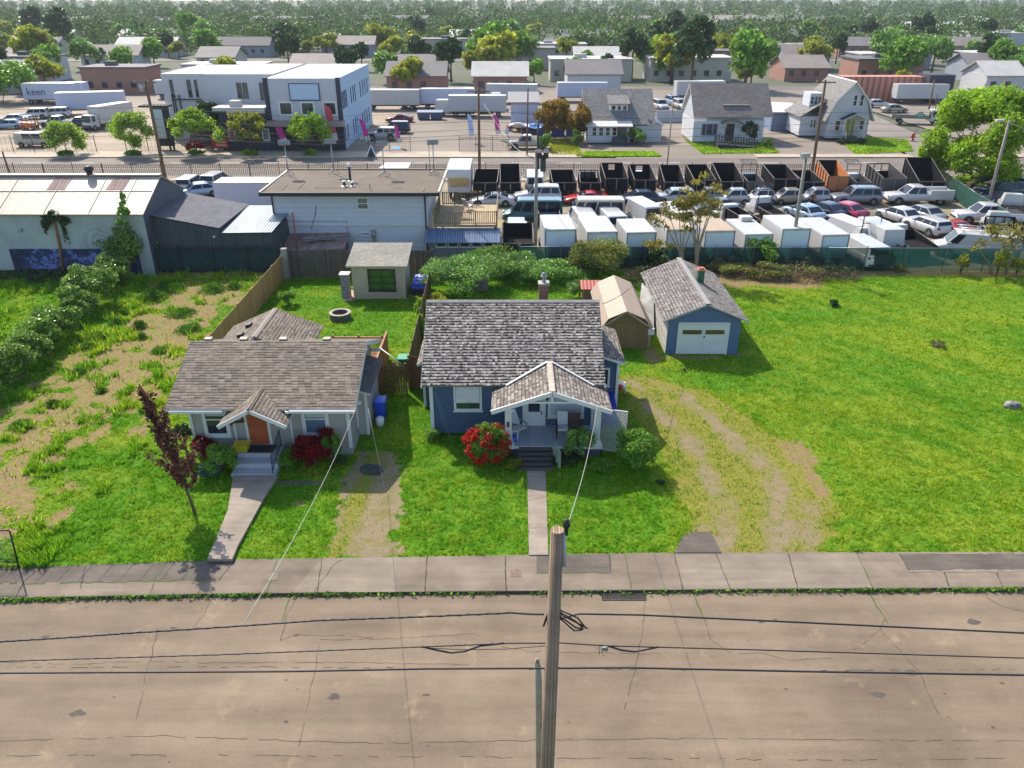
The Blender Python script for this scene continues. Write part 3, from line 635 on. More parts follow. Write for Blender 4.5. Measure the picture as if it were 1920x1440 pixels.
# ---------------------------------------------------------------- grey house
M_shgrey=shakes('grey_shingles',[(0,(.14,.118,.096)),(.5,(.19,.162,.133)),(1,(.235,.202,.168))],.3,.165,.32,.42,.9,.6,None,.15)
M_sidegrey=striped('grey_lap_siding',(.36,.35,.33),.14,1,.6,.62,.6,0,.04,.10)
M_fnd=plain('foundation_grey',(.30,.30,.30),.8,0,.15,3,.2); M_rust=plain('orange_brown_door',(.36,.085,.025),.45,0,.08,3)
M_stepp=plain('painted_steps',(.36,.38,.42),.6,0,.12,4); M_shdark=brickmat('dark_shingles',(.10,.10,.11),(.15,.15,.16),(.05,.05,.05),.35,.15)
KEEPP=[DRV1,pxpoly([(438,897),(522,897),(500,930),(470,985),(448,1025),(436,1053),(389,1053),(406,1015),(428,960)]),pxpoly([(988,880),(1023,880),(1028,1040),(992,1040)]),pxpoly([(1264,1036),(1353,1036),(1334,998),(1302,996),(1280,1006)]),pxpoly([(522,899),(650,901),(650,912),(522,910)])]
KEEPP=KEEPP[1:]
def grey_house():
    T=Thing('grey_house','small grey bungalow with brown-grey shingles and an orange door','house',(-10.9,33.5,0)); KEEP.append((-14.6,-6.9,30.4,38.5))
    b=MB(); gable_walls(b,-14.5,-7.4,30.5,36.9,.45,2.8,4.05,'x'); b.box(-14.7,-10.6,36.9,38.4,.45,2.7); b.box(-7.4,-6.92,32.3,35.7,.0,2.3)
    T.part('wall',b,M_sidegrey)
    b=MB(); b.box(-14.54,-7.36,30.46,38.3,-.1,.45); T.part('foundation',b,M_fnd)
    b=MB(); gable_roof(b,-15.25,-6.88,29.78,37.56,2.79,4.33,'x',.13,0,1)
    rf=T.part('roof',b,[M_shgrey,M_white])
    b=MB(); c=-12.7; z0,zr=2.97,4.0
    b.slab([(-15.1,38.9,z0),(-15.1,34.6,z0),(c,34.6,zr),(c,38.9,zr)],.12,0,1); b.slab([(-10.2,35.,z0),(-10.2,38.9,z0),(c,38.9,zr),(c,35.,zr)],.12,0,1)
    b.slab([(c,35.,zr+.03),(c+.14,35.,zr-.03),(c+.14,38.9,zr-.03),(c,38.9,zr+.03)],.03,1,1); b.slab([(c-.14,38.9,zr-.03),(c-.14,35.,zr-.03),(c,35.,zr+.03),(c,38.9,zr+.03)],.03,1,1)
    T.part('wing_roof',b,[M_shgrey,plain('ridge_grey',(.25,.215,.185),.9,0,.15,5)])
    for x,y in ((-13.75,36.1),(-13.7,37.35)):
        b=MB(); z=z0+(x+15.1)*(zr-z0)/2.4; b.cbox(x,y,z+.08,.3,.34,.16,0,0,0,-.3); T.part('roof_vent',b,M_black)
    for x in (-14.6,-12.9,-11.0,-8.9): 
        b=MB(); b.cbox(x,34.2,4.2,.34,.3,.16,0); T.part('roof_vent',b,plain('vent_tan',(.30,.25,.2),.6))
    # entry gable
    a,bq,c=-12.66,-9.72,-11.22; y0,ya=28.9,31.02; ze,za=2.48,3.27; yc=29.78
    b=MB(); zc=2.79; xl=a+(zc-ze)/(za-ze)*(c-a); xr=bq-(zc-ze)/(za-ze)*(bq-c)
    b.slab([(a,y0,ze),(c,y0,za),(c,ya,za+.01),(xl,yc,zc),(a,yc+.5,ze)],.1,0,1); b.slab([(bq,y0,ze),(bq,yc+.5,ze),(xr,yc,zc),(c,ya,za+.01),(c,y0,za)],.1,0,1)
    b.slab([(c-.1,ya,za-.02),(c-.1,y0-.01,za-.02),(c,y0-.01,za+.035),(c,ya,za+.035)],.03,0,0); b.slab([(c+.1,y0-.01,za-.02),(c+.1,ya,za-.02),(c,ya,za+.035),(c,y0-.01,za+.035)],.03,0,0)
    T.part('entry_roof',b,[M_shgrey,plain('roof_edge_dark',(.06,.055,.05),.8)])
    b=MB(); 
    b.beam((a+.0,y0-.03,ze-.1),(c,y0-.03,za-.1),.05,.17,0); b.beam((bq-.0,y0-.03,ze-.1),(c,y0-.03,za-.1),.05,.17,0)
    b.beam((a+.04,y0,ze-.12),(a+.04,yc+.4,ze-.12),.04,.12,0); b.beam((bq-.04,y0,ze-.12),(bq-.04,yc+.4,ze-.12),.04,.12,0)
    T.part('bargeboard',b,M_white)
    for x in (-12.15,-10.3):
        b=MB(); b.beam((x,30.48,1.75),(x,30.48,2.5),.1,.09,0); b.beam((x,30.45,1.8),(x,29.3,2.4),.1,.11,0); b.beam((x,30.45,2.42),(x,29.05,2.42),.1,.1,0); T.part('bracket',b,plain('stained_wood',(.16,.06,.025),.6,0,.2,5))
    b=MB(); b.box(-15.2,-12.7,29.70,29.80,2.60,2.72); b.box(-9.9,-6.9,29.68,29.80,2.62,2.74); b.cyl(-9.85,29.7,2.62,2.74,.09); T.part('gutter',b,M_white)
    b=MB(); 
    for x in (-14.5,-7.4): b.box(x-.07,x+.07,30.42,30.56,.42,2.72)
    b.box(-6.98,-6.86,32.26,32.36,.0,2.25); b.box(-7.46,-7.34,32.2,32.3,.45,2.7)
    b.box(-12.62,-12.54,30.44,30.52,.5,2.6); b.box(-10.05,-9.97,30.44,30.52,.5,2.6)
    T.part('corner_trim',b,M_white)
    window(T,-13.98,-12.8,1.0,2.75,30.5,tw=.16,label='left window half dark'); window(T,-9.5,-8.28,1.05,2.75,30.5,tw=.16,pane=plain('glass_sky',(.10,.14,.22),.08,0,.35,1))
    b=MB(); b.box(-9.3,-8.45,30.475,30.49,1.98,2.62); T.part('blind',b,plain('blind_pale',(.40,.47,.44),.7,0,.08))
    b=MB(); b.box(-13.8,-12.95,30.475,30.49,2.05,2.62); T.part('blind',b,plain('blind_pale',(.40,.47,.44),.7,0,.08))
    d=MB(); d.box(-11.97,-11.08,30.44,30.52,.62,2.62)
    for z in (.75,1.6): d.box(-11.83,-11.22,30.425,30.45,z,z+.72,0)
    dr=T.part('door',d,M_rust); k=MB(); k.lathe([(0,0),(.035,.01),(.04,.04),(.02,.07)],0,0,10); k.v=[(-11.87+x,30.42-z,1.55+y) for x,y,z in k.v]; T.part('handle',k,M_galv,dr)
    b=MB(); b.frame(-12.09,-10.96,.5,2.74,.12,30.42,30.5); T.part('door_frame',b,M_white)
    b=MB(); b.box(-7.45,-6.62,32.0,35.9,2.38,2.52) if False else b.slab([(-7.42,32.05,2.62),(-6.6,32.05,2.36),(-6.6,35.9,2.36),(-7.42,35.9,2.62)],.1,0,1); T.part('bay_roof',b,[M_shdark,M_white])
    for y,x in ((33.7,-6.9),(36.9,-6.9),(31.0,-6.9)):
        b=MB(); b.cbox(-7.12,y,2.45 if y!=33.7 else 3.9,.5,.12,.14); T.part('rafter_tail',b,M_white)
    b=MB(); b.beam((-6.9,29.78,2.68),(-6.9,33.67,4.22),.05,.18,0); b.beam((-6.9,37.56,2.68),(-6.9,33.67,4.22),.05,.18,0); b.beam((-15.23,29.78,2.68),(-15.23,33.67,4.22),.05,.18,0); T.part('bargeboard',b,M_white)
    b=MB()
    b.box(-12.35,-10.4,29.6,30.5,-.05,.62); b.box(-12.35,-10.4,29.08,29.6,-.05,.41); b.box(-12.35,-10.4,28.55,29.08,-.05,.20); T.part('steps',b,M_stepp,bevel=.015)
    b=MB(); x=-10.5; b.tube([(x,28.62,.2),(x,28.62,1.05),(x,30.2,1.5),(x,30.2,.62)],.022,6); b.tube([(x,28.62,.35),(x,30.2,.8)],.015,6)
    for i in range(1,12): t=i/12; y=28.62+1.58*t; b.tube([(x,y,.35+.45*t),(x,y,1.05+.45*t)],.011,5)
    b.tube([(x,29.2,.5),(x,29.6,1.2)],.01,5);T.part('handrail',b,M_black)
    return T
grey_house()
def box_planter():
    b=MB(); x,y=-12.2,29.9; b.hexa([(x-.28,y-.2,.63),(x+.28,y-.2,.63),(x+.28,y+.2,.63),(x-.28,y+.2,.63)],[(x-.34,y-.25,.95),(x+.34,y-.25,.95),(x+.34,y+.25,.95),(x-.34,y+.25,.95)]); b.box(x-.38,x+.38,y-.29,y-.25,.9,.97);b.box(x-.38,x+.38,y+.25,y+.29,.9,.97)
    solo('tub',b,plain('yellow_plastic',(.50,.40,.02),.45,0,.05),'yellow plastic recycling tub beside the orange door','tub',(x,y,.62),bevel=.01)
    b=MB(); b.box(-12.0,-10.75,29.68,30.32,.622,.636); solo('doormat',b,plain('mat_black',(.02,.02,.02),.95,0,.3,20,.3),'black doormat in front of the orange door','doormat',(-11.4,30,.62))
box_planter()
# ---------------------------------------------------------------- blue house
M_shbrown=shakes('mottled_shakes',[(0,(.13,.12,.11)),(.25,(.25,.23,.21)),(.7,(.34,.315,.29)),(1,(.46,.435,.41))],.12,.165,.08,.48,.95,.7,((.06,.052,.045),8.,.62),.40)
M_shporch=shakes('porch_shakes',[(0,(.12,.104,.092)),(.6,(.22,.198,.175)),(1,(.34,.31,.275))],.2,.17,.3,.25,.95,.7,((.12,.10,.08),3.,.6),.3)
M_blue=brickmat('blue_shingle_siding',(.062,.105,.195),(.075,.122,.215),(.045,.078,.145),.36,.2,.05,.6,.25)
M_deckp=striped('porch_boards',(.34,.38,.46),.145,0,.5,.35,.55,0,.06,.07,((.2,.21,.24),1.5,.62))
M_stepw=striped('brown_step_boards',(.095,.075,.075),.14,1,.4,.5,.8,0,.15,.1)
M_brick=brickmat('chimney_brick',(.16,.06,.045),(.22,.09,.06),(.28,.24,.2),.22,.075,.14,.85,.6)
def blue_house():
    T=Thing('blue_house','blue shingled house with mottled grey shake roof and a gabled front porch','house',(.05,36,0)); KEEP.append((-4,5.3,32.2,39.5)); KEEP.append((-.6,4.2,30.3,33))
    b=MB(); gable_walls(b,-3.82,3.82,32.3,39.6,.12,2.9,5.15,'x'); b.prism([(3.82,.1),(5.25,.1),(5.25,2.8),(3.82,3.1)],34.5,38.2,'y'); b.box(-4.5,-3.82,35.1,37.7,.1,2.5)
    T.part('wall',b,M_blue)
    b=MB(); gable_roof(b,-4.22,4.33,31.9,40.24,2.88,5.5,'x',.13,0,1)
    rf=T.part('roof',b,[M_shbrown,plain('shake_edge',(.2,.18,.16),.9)])
    b=MB(); b.slab([(-4.23,35.93,5.44),(4.34,35.93,5.44),(4.34,36.08,5.53),(-4.23,36.08,5.53)],.03); b.slab([(4.34,36.21,5.44),(-4.23,36.21,5.44),(-4.23,36.08,5.53),(4.34,36.08,5.53)],.03); T.part('ridge_cap',b,plain('ridge_shake',(.30,.27,.25),.9,0,.3,3),rf)
    b=MB(); b.slab([(4.05,34.2,3.42),(5.55,34.2,2.93),(5.55,38.5,2.93),(4.05,38.5,3.42)],.12,0,1); T.part('side_roof',b,[M_shporch,M_white])
    b=MB(); b.slab([(-4.75,37.9,2.55),(-4.75,34.8,2.55),(-4.1,34.8,3.0),(-4.1,37.9,3.0)],.12,0,1); T.part('side_roof',b,[M_shporch,M_white])
    a,e,c=-.92,4.42,1.76; y0=29.95; ze,za=2.62,3.55; k=(za-ze)/(c-a); ya=31.9+(za-2.88)/.628; zc=2.88; yc=31.9
    xl=a+(zc-ze)/(za-ze)*(c-a); xr=e-(zc-ze)/(za-ze)*(e-c); b=MB()
    b.slab([(a,y0,ze),(c,y0,za),(c,ya,za),(xl,yc,zc),(a,yc+.35,ze)],.11,0,1); b.slab([(e,y0,ze),(e,yc+.35,ze),(xr,yc,zc),(c,ya,za),(c,y0,za)],.11,0,1)
    pr=T.part('porch_roof',b,[M_shporch,M_white])
    b=MB(); b.slab([(c-.13,y0,za+.04),(c+.13,y0,za+.04),(c+.13,ya+.1,za+.04),(c-.13,ya+.1,za+.04)],.06); T.part('ridge_cap',b,brickmat('ridge_tan',(.42,.37,.31),(.52,.46,.4),(.2,.17,.14),.6,.16),pr)
    b=MB(); b.beam((xl-.1,yc-.05,zc+.03),(c-.08,ya+.02,za+.05),.09,.05,0); b.beam((xr+.1,yc-.05,zc+.03),(c+.08,ya+.02,za+.05),.09,.05,0); T.part('flashing',b,M_white,pr)
    b=MB(); b.beam((a,y0-.03,ze-.08),(c,y0-.03,za-.08),.06,.2,0); b.beam((e,y0-.03,ze-.08),(c,y0-.03,za-.08),.06,.2,0)
    b.box(c-1.08,c+1.08,y0+.02,y0+.12,2.96,3.05); b.box(c-.05,c+.05,y0,y0+.1,3.05,3.42); b.box(-.1,.1,y0+.1,32.3,2.5,2.62);b.box(3.75,3.95,y0+.1,32.3,2.5,2.62)
    T.part('porch_truss',b,M_white)
    b=MB(); b.slab([(a+.15,y0+.1,ze-.09),(c,y0+.1,za-.13),(c,32.25,za-.13),(a+.15,32.25,ze-.09)],.02); b.slab([(c,y0+.1,za-.13),(e-.15,y0+.1,ze-.09),(e-.15,32.25,ze-.09),(c,32.25,za-.13)],.02); T.part('porch_ceiling',b,plain('ceiling_bluegrey',(.30,.33,.38),.7,0,.05))
    for x in (-.17,3.86):
        b=MB(); b.box(x-.15,x+.15,30.42,30.72,.85,2.55); b.hexa([(x-.25,30.36,.55),(x+.25,30.36,.55),(x+.25,30.82,.55),(x-.25,30.82,.55)],[(x-.15,30.42,.95),(x+.15,30.42,.95),(x+.15,30.72,.95),(x-.15,30.72,.95)]); b.box(x-.28,x+.28,30.3,30.86,.42,.56)
        T.part('porch_column',b,M_white)
    b=MB(); b.cyl(-.17,30.39,1.55,1.80,.05); b.v=[(x,min(y,30.41),z) for x,y,z in b.v]; T.part('house_number_plate',b,M_black)
    b=MB(); b.box(-.5,4.12,30.35,32.3,.45,.55); df=T.part('porch_floor',b,M_deckp); b=MB(); b.box(-.5,4.12,30.37,30.43,-.02,.45); b.box(4.06,4.12,30.37,32.3,0,.452);b.box(-.5,-.44,30.37,32.3,0,.452); T.part('porch_skirt',b,plain('skirt_dark',(.05,.06,.09),.8))
    b=MB(); b.box(-.52,4.14,30.31,30.35,.44,.55); T.part('porch_edge',b,M_white)
    b=MB(); n=5
    for i in range(n): z=.55-(i)*.11; y=30.32-i*.25; b.box(.32,1.82,y-.26,y,z-.05-.0,z-.001-.01); b.box(.34,1.80,y-.03,y-.005,z-.14 if i<n-1 else 0,z-.06)
    b.prism([(30.3,.0),(30.3,.45),(29.1,.0)],.28,.32,'x'); b.prism([(30.3,.0),(30.3,.45),(29.1,.0)],1.82,1.86,'x'); T.part('steps',b,M_stepw)
    for x,y,h in ((1.92,30.0,.95),(2.02,29.55,.8),(2.12,29.35,.75)):
        b=MB(); b.box(x-.06,x+.06,y-.05,y+.05,0,h); T.part('newel_post',b,plain('weathered_green',(.22,.25,.2),.8,0,.25,6))
    b=MB(); b.beam((1.92,30.0,.95),(2.12,29.35,.78),.14,.05); T.part('handrail',b,MATS['weathered_green'])
    window(T,-2.75,-1.42,1.35,2.76,32.3,tw=.11,rail=False,pane=plain('glass_green',(.03,.06,.035),.1,0,.5,2))
    b=MB(); b.box(-2.66,-1.51,32.24,32.262,1.78,2.70); T.part('blind',b,plain('blind_white',(.55,.58,.57),.8,0,.12,4))
    window(T,1.7,3.42,1.0,2.42,32.3,tw=.12,rail=False,pane=plain('blind_blue',(.42,.46,.55),.6,0,.05)); 
    b=MB(); b.box(2.0,3.15,32.235,32.255,1.85,2.2); T.part('blind',b,plain('blind_blue2',(.48,.5,.56),.6,0,.05))
    d=MB(); d.box(.62,1.48,32.22,32.3,.57,2.55); dr=T.part('door',d,plain('door_white',(.6,.62,.63),.4,0,.03))
    b=MB(); b.box(.78,1.32,32.2,32.225,1.32,1.86); T.part('pane',b,M_glass,dr); b=MB(); b.box(1.38,1.43,32.16,32.22,1.2,1.35); T.part('handle',b,M_black,dr)
    b=MB(); b.frame(.5,1.6,.5,2.65,.12,32.24,32.3); T.part('door_frame',b,M_white)
    b=MB(); b.cyl(1.67,32.22,1.95,2.15,.06,8); T.part('porch_lamp',b,M_black)
    window(T,4.3,4.85,1.55,2.55,34.5,tw=.09,rail=False)
    b=MB()
    for x in (-3.82,): b.box(x-.06,x+.1,32.2,32.34,.1,2.8)
    b.box(-4.52,-4.4,35.0,35.12,.1,2.4); b.box(-4.0,-3.9,34.9,35.05,.1,2.4)
    b.box(5.17,5.31,34.43,34.56,.1,2.85); b.box(3.76,3.88,32.24,32.36,.1,2.7); T.part('corner_trim',b,M_white)
    b=MB(); b.beam((4.3,31.9,2.76),(4.3,36.07,5.38),.05,.2,0); b.beam((4.3,40.24,2.76),(4.3,36.07,5.38),.05,.2,0); b.beam((-4.2,31.9,2.76),(-4.2,36.07,5.38),.05,.2,0); b.beam((-4.2,40.24,2.76),(-4.2,36.07,5.38),.05,.2,0); T.part('bargeboard',b,M_white)
    b=MB(); b.box(1.38,1.85,37.3,37.77,4.3,5.86); ch=T.part('chimney',b,M_brick); b=MB(); b.box(1.33,1.90,37.25,37.82,5.86,5.93); T.part('cap',b,plain('cap_concrete',(.3,.29,.27)),ch)
    b=MB(); b.lathe([(.10,5.93),(.10,6.25),(.17,6.25),(.17,6.29),(.1,6.31),(.1,6.38),(.16,6.38),(.0,6.45)],1.62,37.53,12); T.part('flue',b,M_galv,ch)
    return T
blue_house()
def lattice():
    b=MB(); x0,x1,z0,z1=4.05,5.2,.05,2.2
    for i in range(-20,22):
        for s in (1,-1):
            c=x0+i*.13; p0=(c,z0);  pts=[]
            # clip diagonal to panel
            t0=max(0,(x0-c)/1 if s==1 else (c-x1)); t1=min(z1-z0,(x1-c) if s==1 else (c-x0))
            if t1-t0>.05: b.beam((c+s*t0,30.9+.01*s,z0+t0),(c+s*t1,30.9+.01*s,z0+t1),.012,.032,0,(0,1,0))
    b.frame(x0-.03,x1+.03,z0,z1+.03,.05,30.87,30.93); b.v=[(x,y-(x-4.05)*.28,z) for x,y,z in b.v]
    solo('lattice_panel',b,plain('lattice_greywhite',(.50,.50,.52),.7,0,.1,4),'pale grey wooden lattice panel beside the porch','lattice',(4.6,30.8,0))
lattice()
# porch furniture
def chair_adir(x,y,rz,z0,mats,label,lean=.35,name='chair'):
    T=thing(name,label,'chair',(x,y,z0),rz)
    b=MB(); b.slab([(-.26,-.3,.42),(.26,-.3,.42),(.26,.24,.36),(-.26,.24,.36)],.05); b.build('seat',mats[0],T)
    b=MB(); b.slab([(-.26,.22,.38),(.26,.22,.38),(.24,.22+lean,1.05),(-.24,.22+lean,1.05)],.05); b.build('backrest',mats[0],T)
    for s in (-1,1):
        for yy in (-.26,.28): q=MB(); q.beam((s*.27,yy,0),(s*.27,yy,.6),.04,.04); q.build('leg',mats[1],T)
        q=MB(); q.beam((s*.28,-.3,.6),(s*.28,.38,.62),.06,.03); q.build('armrest',mats[1],T)
    return T
M_bench=striped('dark_slats',(.07,.028,.015),.11,1,.5,.3,.6,0,.2,.12); M_cush=plain('white_cushion',(.55,.57,.6),.85,0,.06,3)
chair_adir(.30,31.45,-2.2+PI-.3,.55,(M_cush,M_galv),'white cushioned reclining chair left of the porch door')
def bench():
    T=thing('bench','dark brown slatted porch bench with one white cushion','bench',(2.65,31.35,.55))
    b=MB(); b.slab([(-.55,-.35,.42),(.55,-.35,.42),(.55,.15,.40),(-.55,.15,.40)],.05); b.build('seat',M_bench,T)
    b=MB(); b.slab([(-.55,.15,.45),(.55,.15,.45),(.55,.35,1.0),(-.55,.35,1.0)],.05); b.build('backrest',M_bench,T)
    for s in (-1,1):
        for yy in (-.32,.22): q=MB(); q.beam((s*.57,yy,0),(s*.57,yy,.62),.06,.06); q.build('leg',M_bench,T)
        q=MB(); q.beam((s*.58,-.36,.63),(s*.58,.25,.65),.09,.04); q.build('armrest',M_bench,T)
bench()
b=MB(); b.slab([(2.12,30.98,1.07),(2.6,30.98,1.07),(2.6,31.48,1.05),(2.12,31.48,1.05)],.09); b.slab([(2.12,31.42,1.08),(2.6,31.42,1.08),(2.6,31.66,1.66),(2.12,31.66,1.66)],.09)
solo('cushion',b,M_cush,'white two-part cushion on the dark porch bench','cushion',(2.3,31.6,1.0),bevel=.02)
b=MB(); b.cyl(.13,31.0,1.05,1.08,.25,14)
for a in range(4): b.beam((.13+.17*math.cos(a*PI/2+.7),31+.17*math.sin(a*PI/2+.7),.55),(.13+.2*math.cos(a*PI/2+.7),31+.2*math.sin(a*PI/2+.7),1.05),.04,.04)
solo('side_table',b,M_white,'small white plastic table behind the left porch column','table',(.13,31,.55))
b=MB(); b.lathe([(0,1.08),(.10,1.08),(.14,1.28),(.0,1.27)],.13,31,12); solo('flower_pot',b,plain('pot_grey',(.25,.25,.25)),'round pot standing on the small white porch table','pot',(.13,31,1.08))
b=MB(); b.lathe([(0,.55),(.11,.55),(.14,.8),(.13,.8),(.1,.6),(0,.6)],.1,30.85,14); solo('bucket',b,plain('bucket_blue',(.02,.08,.5),.4,0,.03),'blue bucket under the small white porch table','bucket',(.1,30.85,.55))
# ---------------------------------------------------------------- garage, sheds
M_shg=shakes('garage_shingles',[(0,(.13,.118,.112)),(.6,(.20,.186,.178)),(1,(.28,.262,.25))],.2,.19,.28,.28,.95,.8,((.09,.08,.075),3.,.6),.3)
M_bluew=striped('blue_boards',(.08,.135,.265),.19,1,.35,.75,.6,0,.05,.06)
M_peel=striped('peeling_white',(.40,.40,.38),.19,1,.4,.7,.8,0,.12,.08,((.30,.19,.12),1.1,.57))
def garage():
    T=Thing('garage','blue detached garage with grey shingle roof and white double door','garage',(11.2,45.8,0)); KEEP.append((9,13.4,41.6,50))
    b=MB(); gable_walls(b,9.1,13.3,41.7,49.8,.0,2.14,3.05,'y'); T.part('wall',b,M_bluew)
    b=MB(); b.box(9.07,9.098,41.75,49.75,.0,2.1); T.part('side_boards',b,M_peel)
    b=MB(); gable_roof(b,8.68,13.66,41.38,50.1,2.22,3.27,'y',.09,0,1); rf=T.part('roof',b,[M_shg,plain('eave_grey',(.35,.35,.34))])
    b=MB(); b.cbox(11.17,45.74,3.285,.3,8.72,.04); T.part('ridge_cap',b,plain('ridge_metal',(.24,.23,.225),.6,0,.1),rf)
    d=MB(); d.box(9.75,12.58,41.63,41.71,.05,1.93); 
    for z in (.42,.80,1.18): d.box(9.85,12.5,41.615,41.63,z-.36,z-.02)
    d.box(11.14,11.19,41.605,41.63,.08,1.9); dr=T.part('garage_door',d,plain('door_paint',(.60,.61,.61),.5,0,.06,2))
    for x0,x1 in ((9.95,11.05),(11.28,12.38)): 
        b=MB(); b.box(x0,x1,41.6,41.64,1.32,1.58); T.part('pane',b,plain('garage_glass',(.10,.07,.03),.1,0,.6,3),dr)
    b=MB(); b.box(11.2,11.26,41.58,41.63,1.1,1.2); T.part('handle',b,M_black,dr)
    b=MB(); b.box(9.66,9.75,41.62,41.72,0,2.02); b.box(12.58,12.67,41.62,41.72,0,2.02); b.box(9.75,12.58,41.62,41.72,1.95,2.04); T.part('door_frame',b,M_white)
    b=MB(); b.box(11.5,11.9,45.7,46.1,2.7,3.8); ch=T.part('chimney',b,plain('green_paint',(.03,.10,.06),.7,0,.3,4)); b=MB(); b.box(11.44,11.96,45.64,46.16,3.8,3.88); b.box(11.55,11.85,45.75,46.05,3.88,3.97); T.part('cap',b,plain('terracotta',(.36,.14,.08)),ch)
garage()
b=MB(); b.slab([(8.2,46.8,.9),(8.9,44.9,.3),(9.0,46.4,1.9),(8.5,48.2,2.2)],.03); solo('plywood_sheet',b,M_peel,'worn plywood sheet leaning on the side of the blue garage','board',(8.6,46.6,0))
M_tanrib=striped('tan_ribbed_metal',(.36,.275,.21),.30,0,1.,.6,.6,.1,.04,.16); M_brn=plain('brown_sheet_metal',(.17,.105,.042),.6,0,.06,1.5)
def metal_shed():
    T=Thing('metal_shed','brown metal storage shed with a tan ribbed barn roof','shed',(6.75,45.5,0)); KEEP.append((5.4,8.1,42.5,48.6))
    pr=[(5.42,0),(8.1,0),(8.1,1.5),(7.75,1.95),(6.72,2.42),(5.78,1.98),(5.42,1.5)]
    b=MB(); b.prism(pr[::-1],42.5,48.6,'y'); T.part('wall',b,M_brn)
    b=MB(); q=[(5.22,1.36),(5.66,2.02),(6.72,2.5),(7.86,2.0),(8.3,1.36)]
    for (x0,z0),(x1,z1) in zip(q,q[1:]): b.slab([(x0,42.3,z0),(x1,42.3,z1),(x1,48.8,z1),(x0,48.8,z0)],.05)
    T.part('roof',b,M_tanrib)
    for s in (-1,1): b=MB(); b.box(6.75+s*.01,6.75+s*.62,42.46,42.5,.06,1.65); dr=T.part('door',b,plain('brown_door_metal',(.19,.12,.05),.6,0,.04)); b=MB(); b.box(6.75+s*.06,6.75+s*.1,42.43,42.46,.9,1.05); T.part('handle',b,M_galv,dr)
    b=MB(); b.prism([(5.3,1.38),(6.72,2.37),(8.2,1.38),(8.2,1.48),(6.72,2.47),(5.3,1.48)][::-1],42.36,42.42,'y'); T.part('gable_trim',b,plain('tan_trim',(.42,.33,.25)))
metal_shed()
def red_shed():
    T=Thing('small_shed','low shed with a red roof behind the tan-roofed metal shed','shed',(5.7,50.6,0))
    b=MB(); gable_walls(b,4.9,7.0,50,51.4,0,1.1,1.4,'x'); T.part('wall',b,plain('dull_wood',(.2,.13,.1)))
    b=MB(); gable_roof(b,4.7,7.2,49.8,51.6,1.15,1.5,'x',.05); T.part('roof',b,striped('red_metal_roof',(.48,.10,.08),.25,0,.6,.7))
red_shed()
b=MB(); b.box(8.18,8.3,42.7,42.8,0,.9); b.box(8.0,8.5,42.6,42.72,.85,1.25,1); solo('meter_box',b,[plain('post_wood',(.3,.25,.2)),plain('box_offwhite',(.6,.6,.6))],'small white utility box on a post beside the brown shed','utility box',(8.25,42.7,0))
M_comp=brickmat('shed_shingles',(.24,.235,.20),(.34,.335,.29),(.13,.125,.11),.3,.16,.15,.9,.5)
M_beige=striped('beige_siding',(.47,.385,.285),.16,1,.35,.7,.6,0,.04,.06)
def beige_shed():
    T=Thing('garden_shed','beige backyard shed with a dark six pane window','shed',(-9.2,52.4,0)); KEEP.append((-11.1,-7.4,50.9,54))
    b=MB(); b.prism([(51,0),(53.8,0),(53.8,2.95),(51,2.42)],-11.,-7.42,'x'); T.part('wall',b,M_beige)
    b=MB(); b.slab([(-11.35,50.65,2.5),(-7.15,50.65,2.5),(-7.15,54.2,3.12),(-11.35,54.2,3.12)],.1,0,1); T.part('roof',b,[M_comp,plain('fascia_beige',(.42,.37,.3))])
    f=window(T,-9.95,-8.05,.62,2.18,51,trim=M_black,rail=False,mull=1,rows=3,tw=.09,pane=plain('glass_lawn',(.05,.10,.03),.05,0,.6,1.5))
    b=MB(); b.box(-7.5,-7.4,50.95,51.02,0,2.4); b.box(-11.03,-10.93,50.96,51.02,0,2.4); T.part('corner_trim',b,M_beige)
beige_shed()
b=MB(); b.box(-11.85,-11.3,50.9,51.45,0,1.75,0); b.box(-11.92,-11.22,50.83,51.52,1.75,1.85,1)
solo('stone_column',b,[brickmat('stacked_stone',(.30,.28,.25),(.42,.40,.36),(.12,.11,.1),.22,.11,.15,.9,1.),plain('stone_cap',(.5,.5,.48))],'stacked stone column left of the beige shed','column',(-11.6,51.2,0))
b=MB(); b.box(-11.7,-11.0,50.5,52.6,0,.08); b.box(-11.1,-10.9,50.5,51.0,0,.08); solo('patio_slab',b,plain('pink_pavers',(.38,.27,.21),.9,0,.2,4,.3),'pinkish paver patio beside the beige shed','patio',(-11.4,51.5,0))
def grill():
    T=thing('grill','dark round barbecue grill beside the stone column','grill',(-10.9+.0,52.5,0)); 
    b=MB(); b.lathe([(0,.75),(.22,.8),(.3,.95),(.29,1.0),(.2,1.12),(0,1.16)],0,0,14); b.build('bowl',M_black,T)
    for a in range(3): q=MB(); q.tube([(.12*math.cos(a*2.1),.12*math.sin(a*2.1),.8),(.32*math.cos(a*2.1),.32*math.sin(a*2.1),.0)],.018,6); q.build('leg',M_galv,T)
grill(); bpy.data.objects['grill'].location=(-11.0+.0-.25,53.1,0.02)
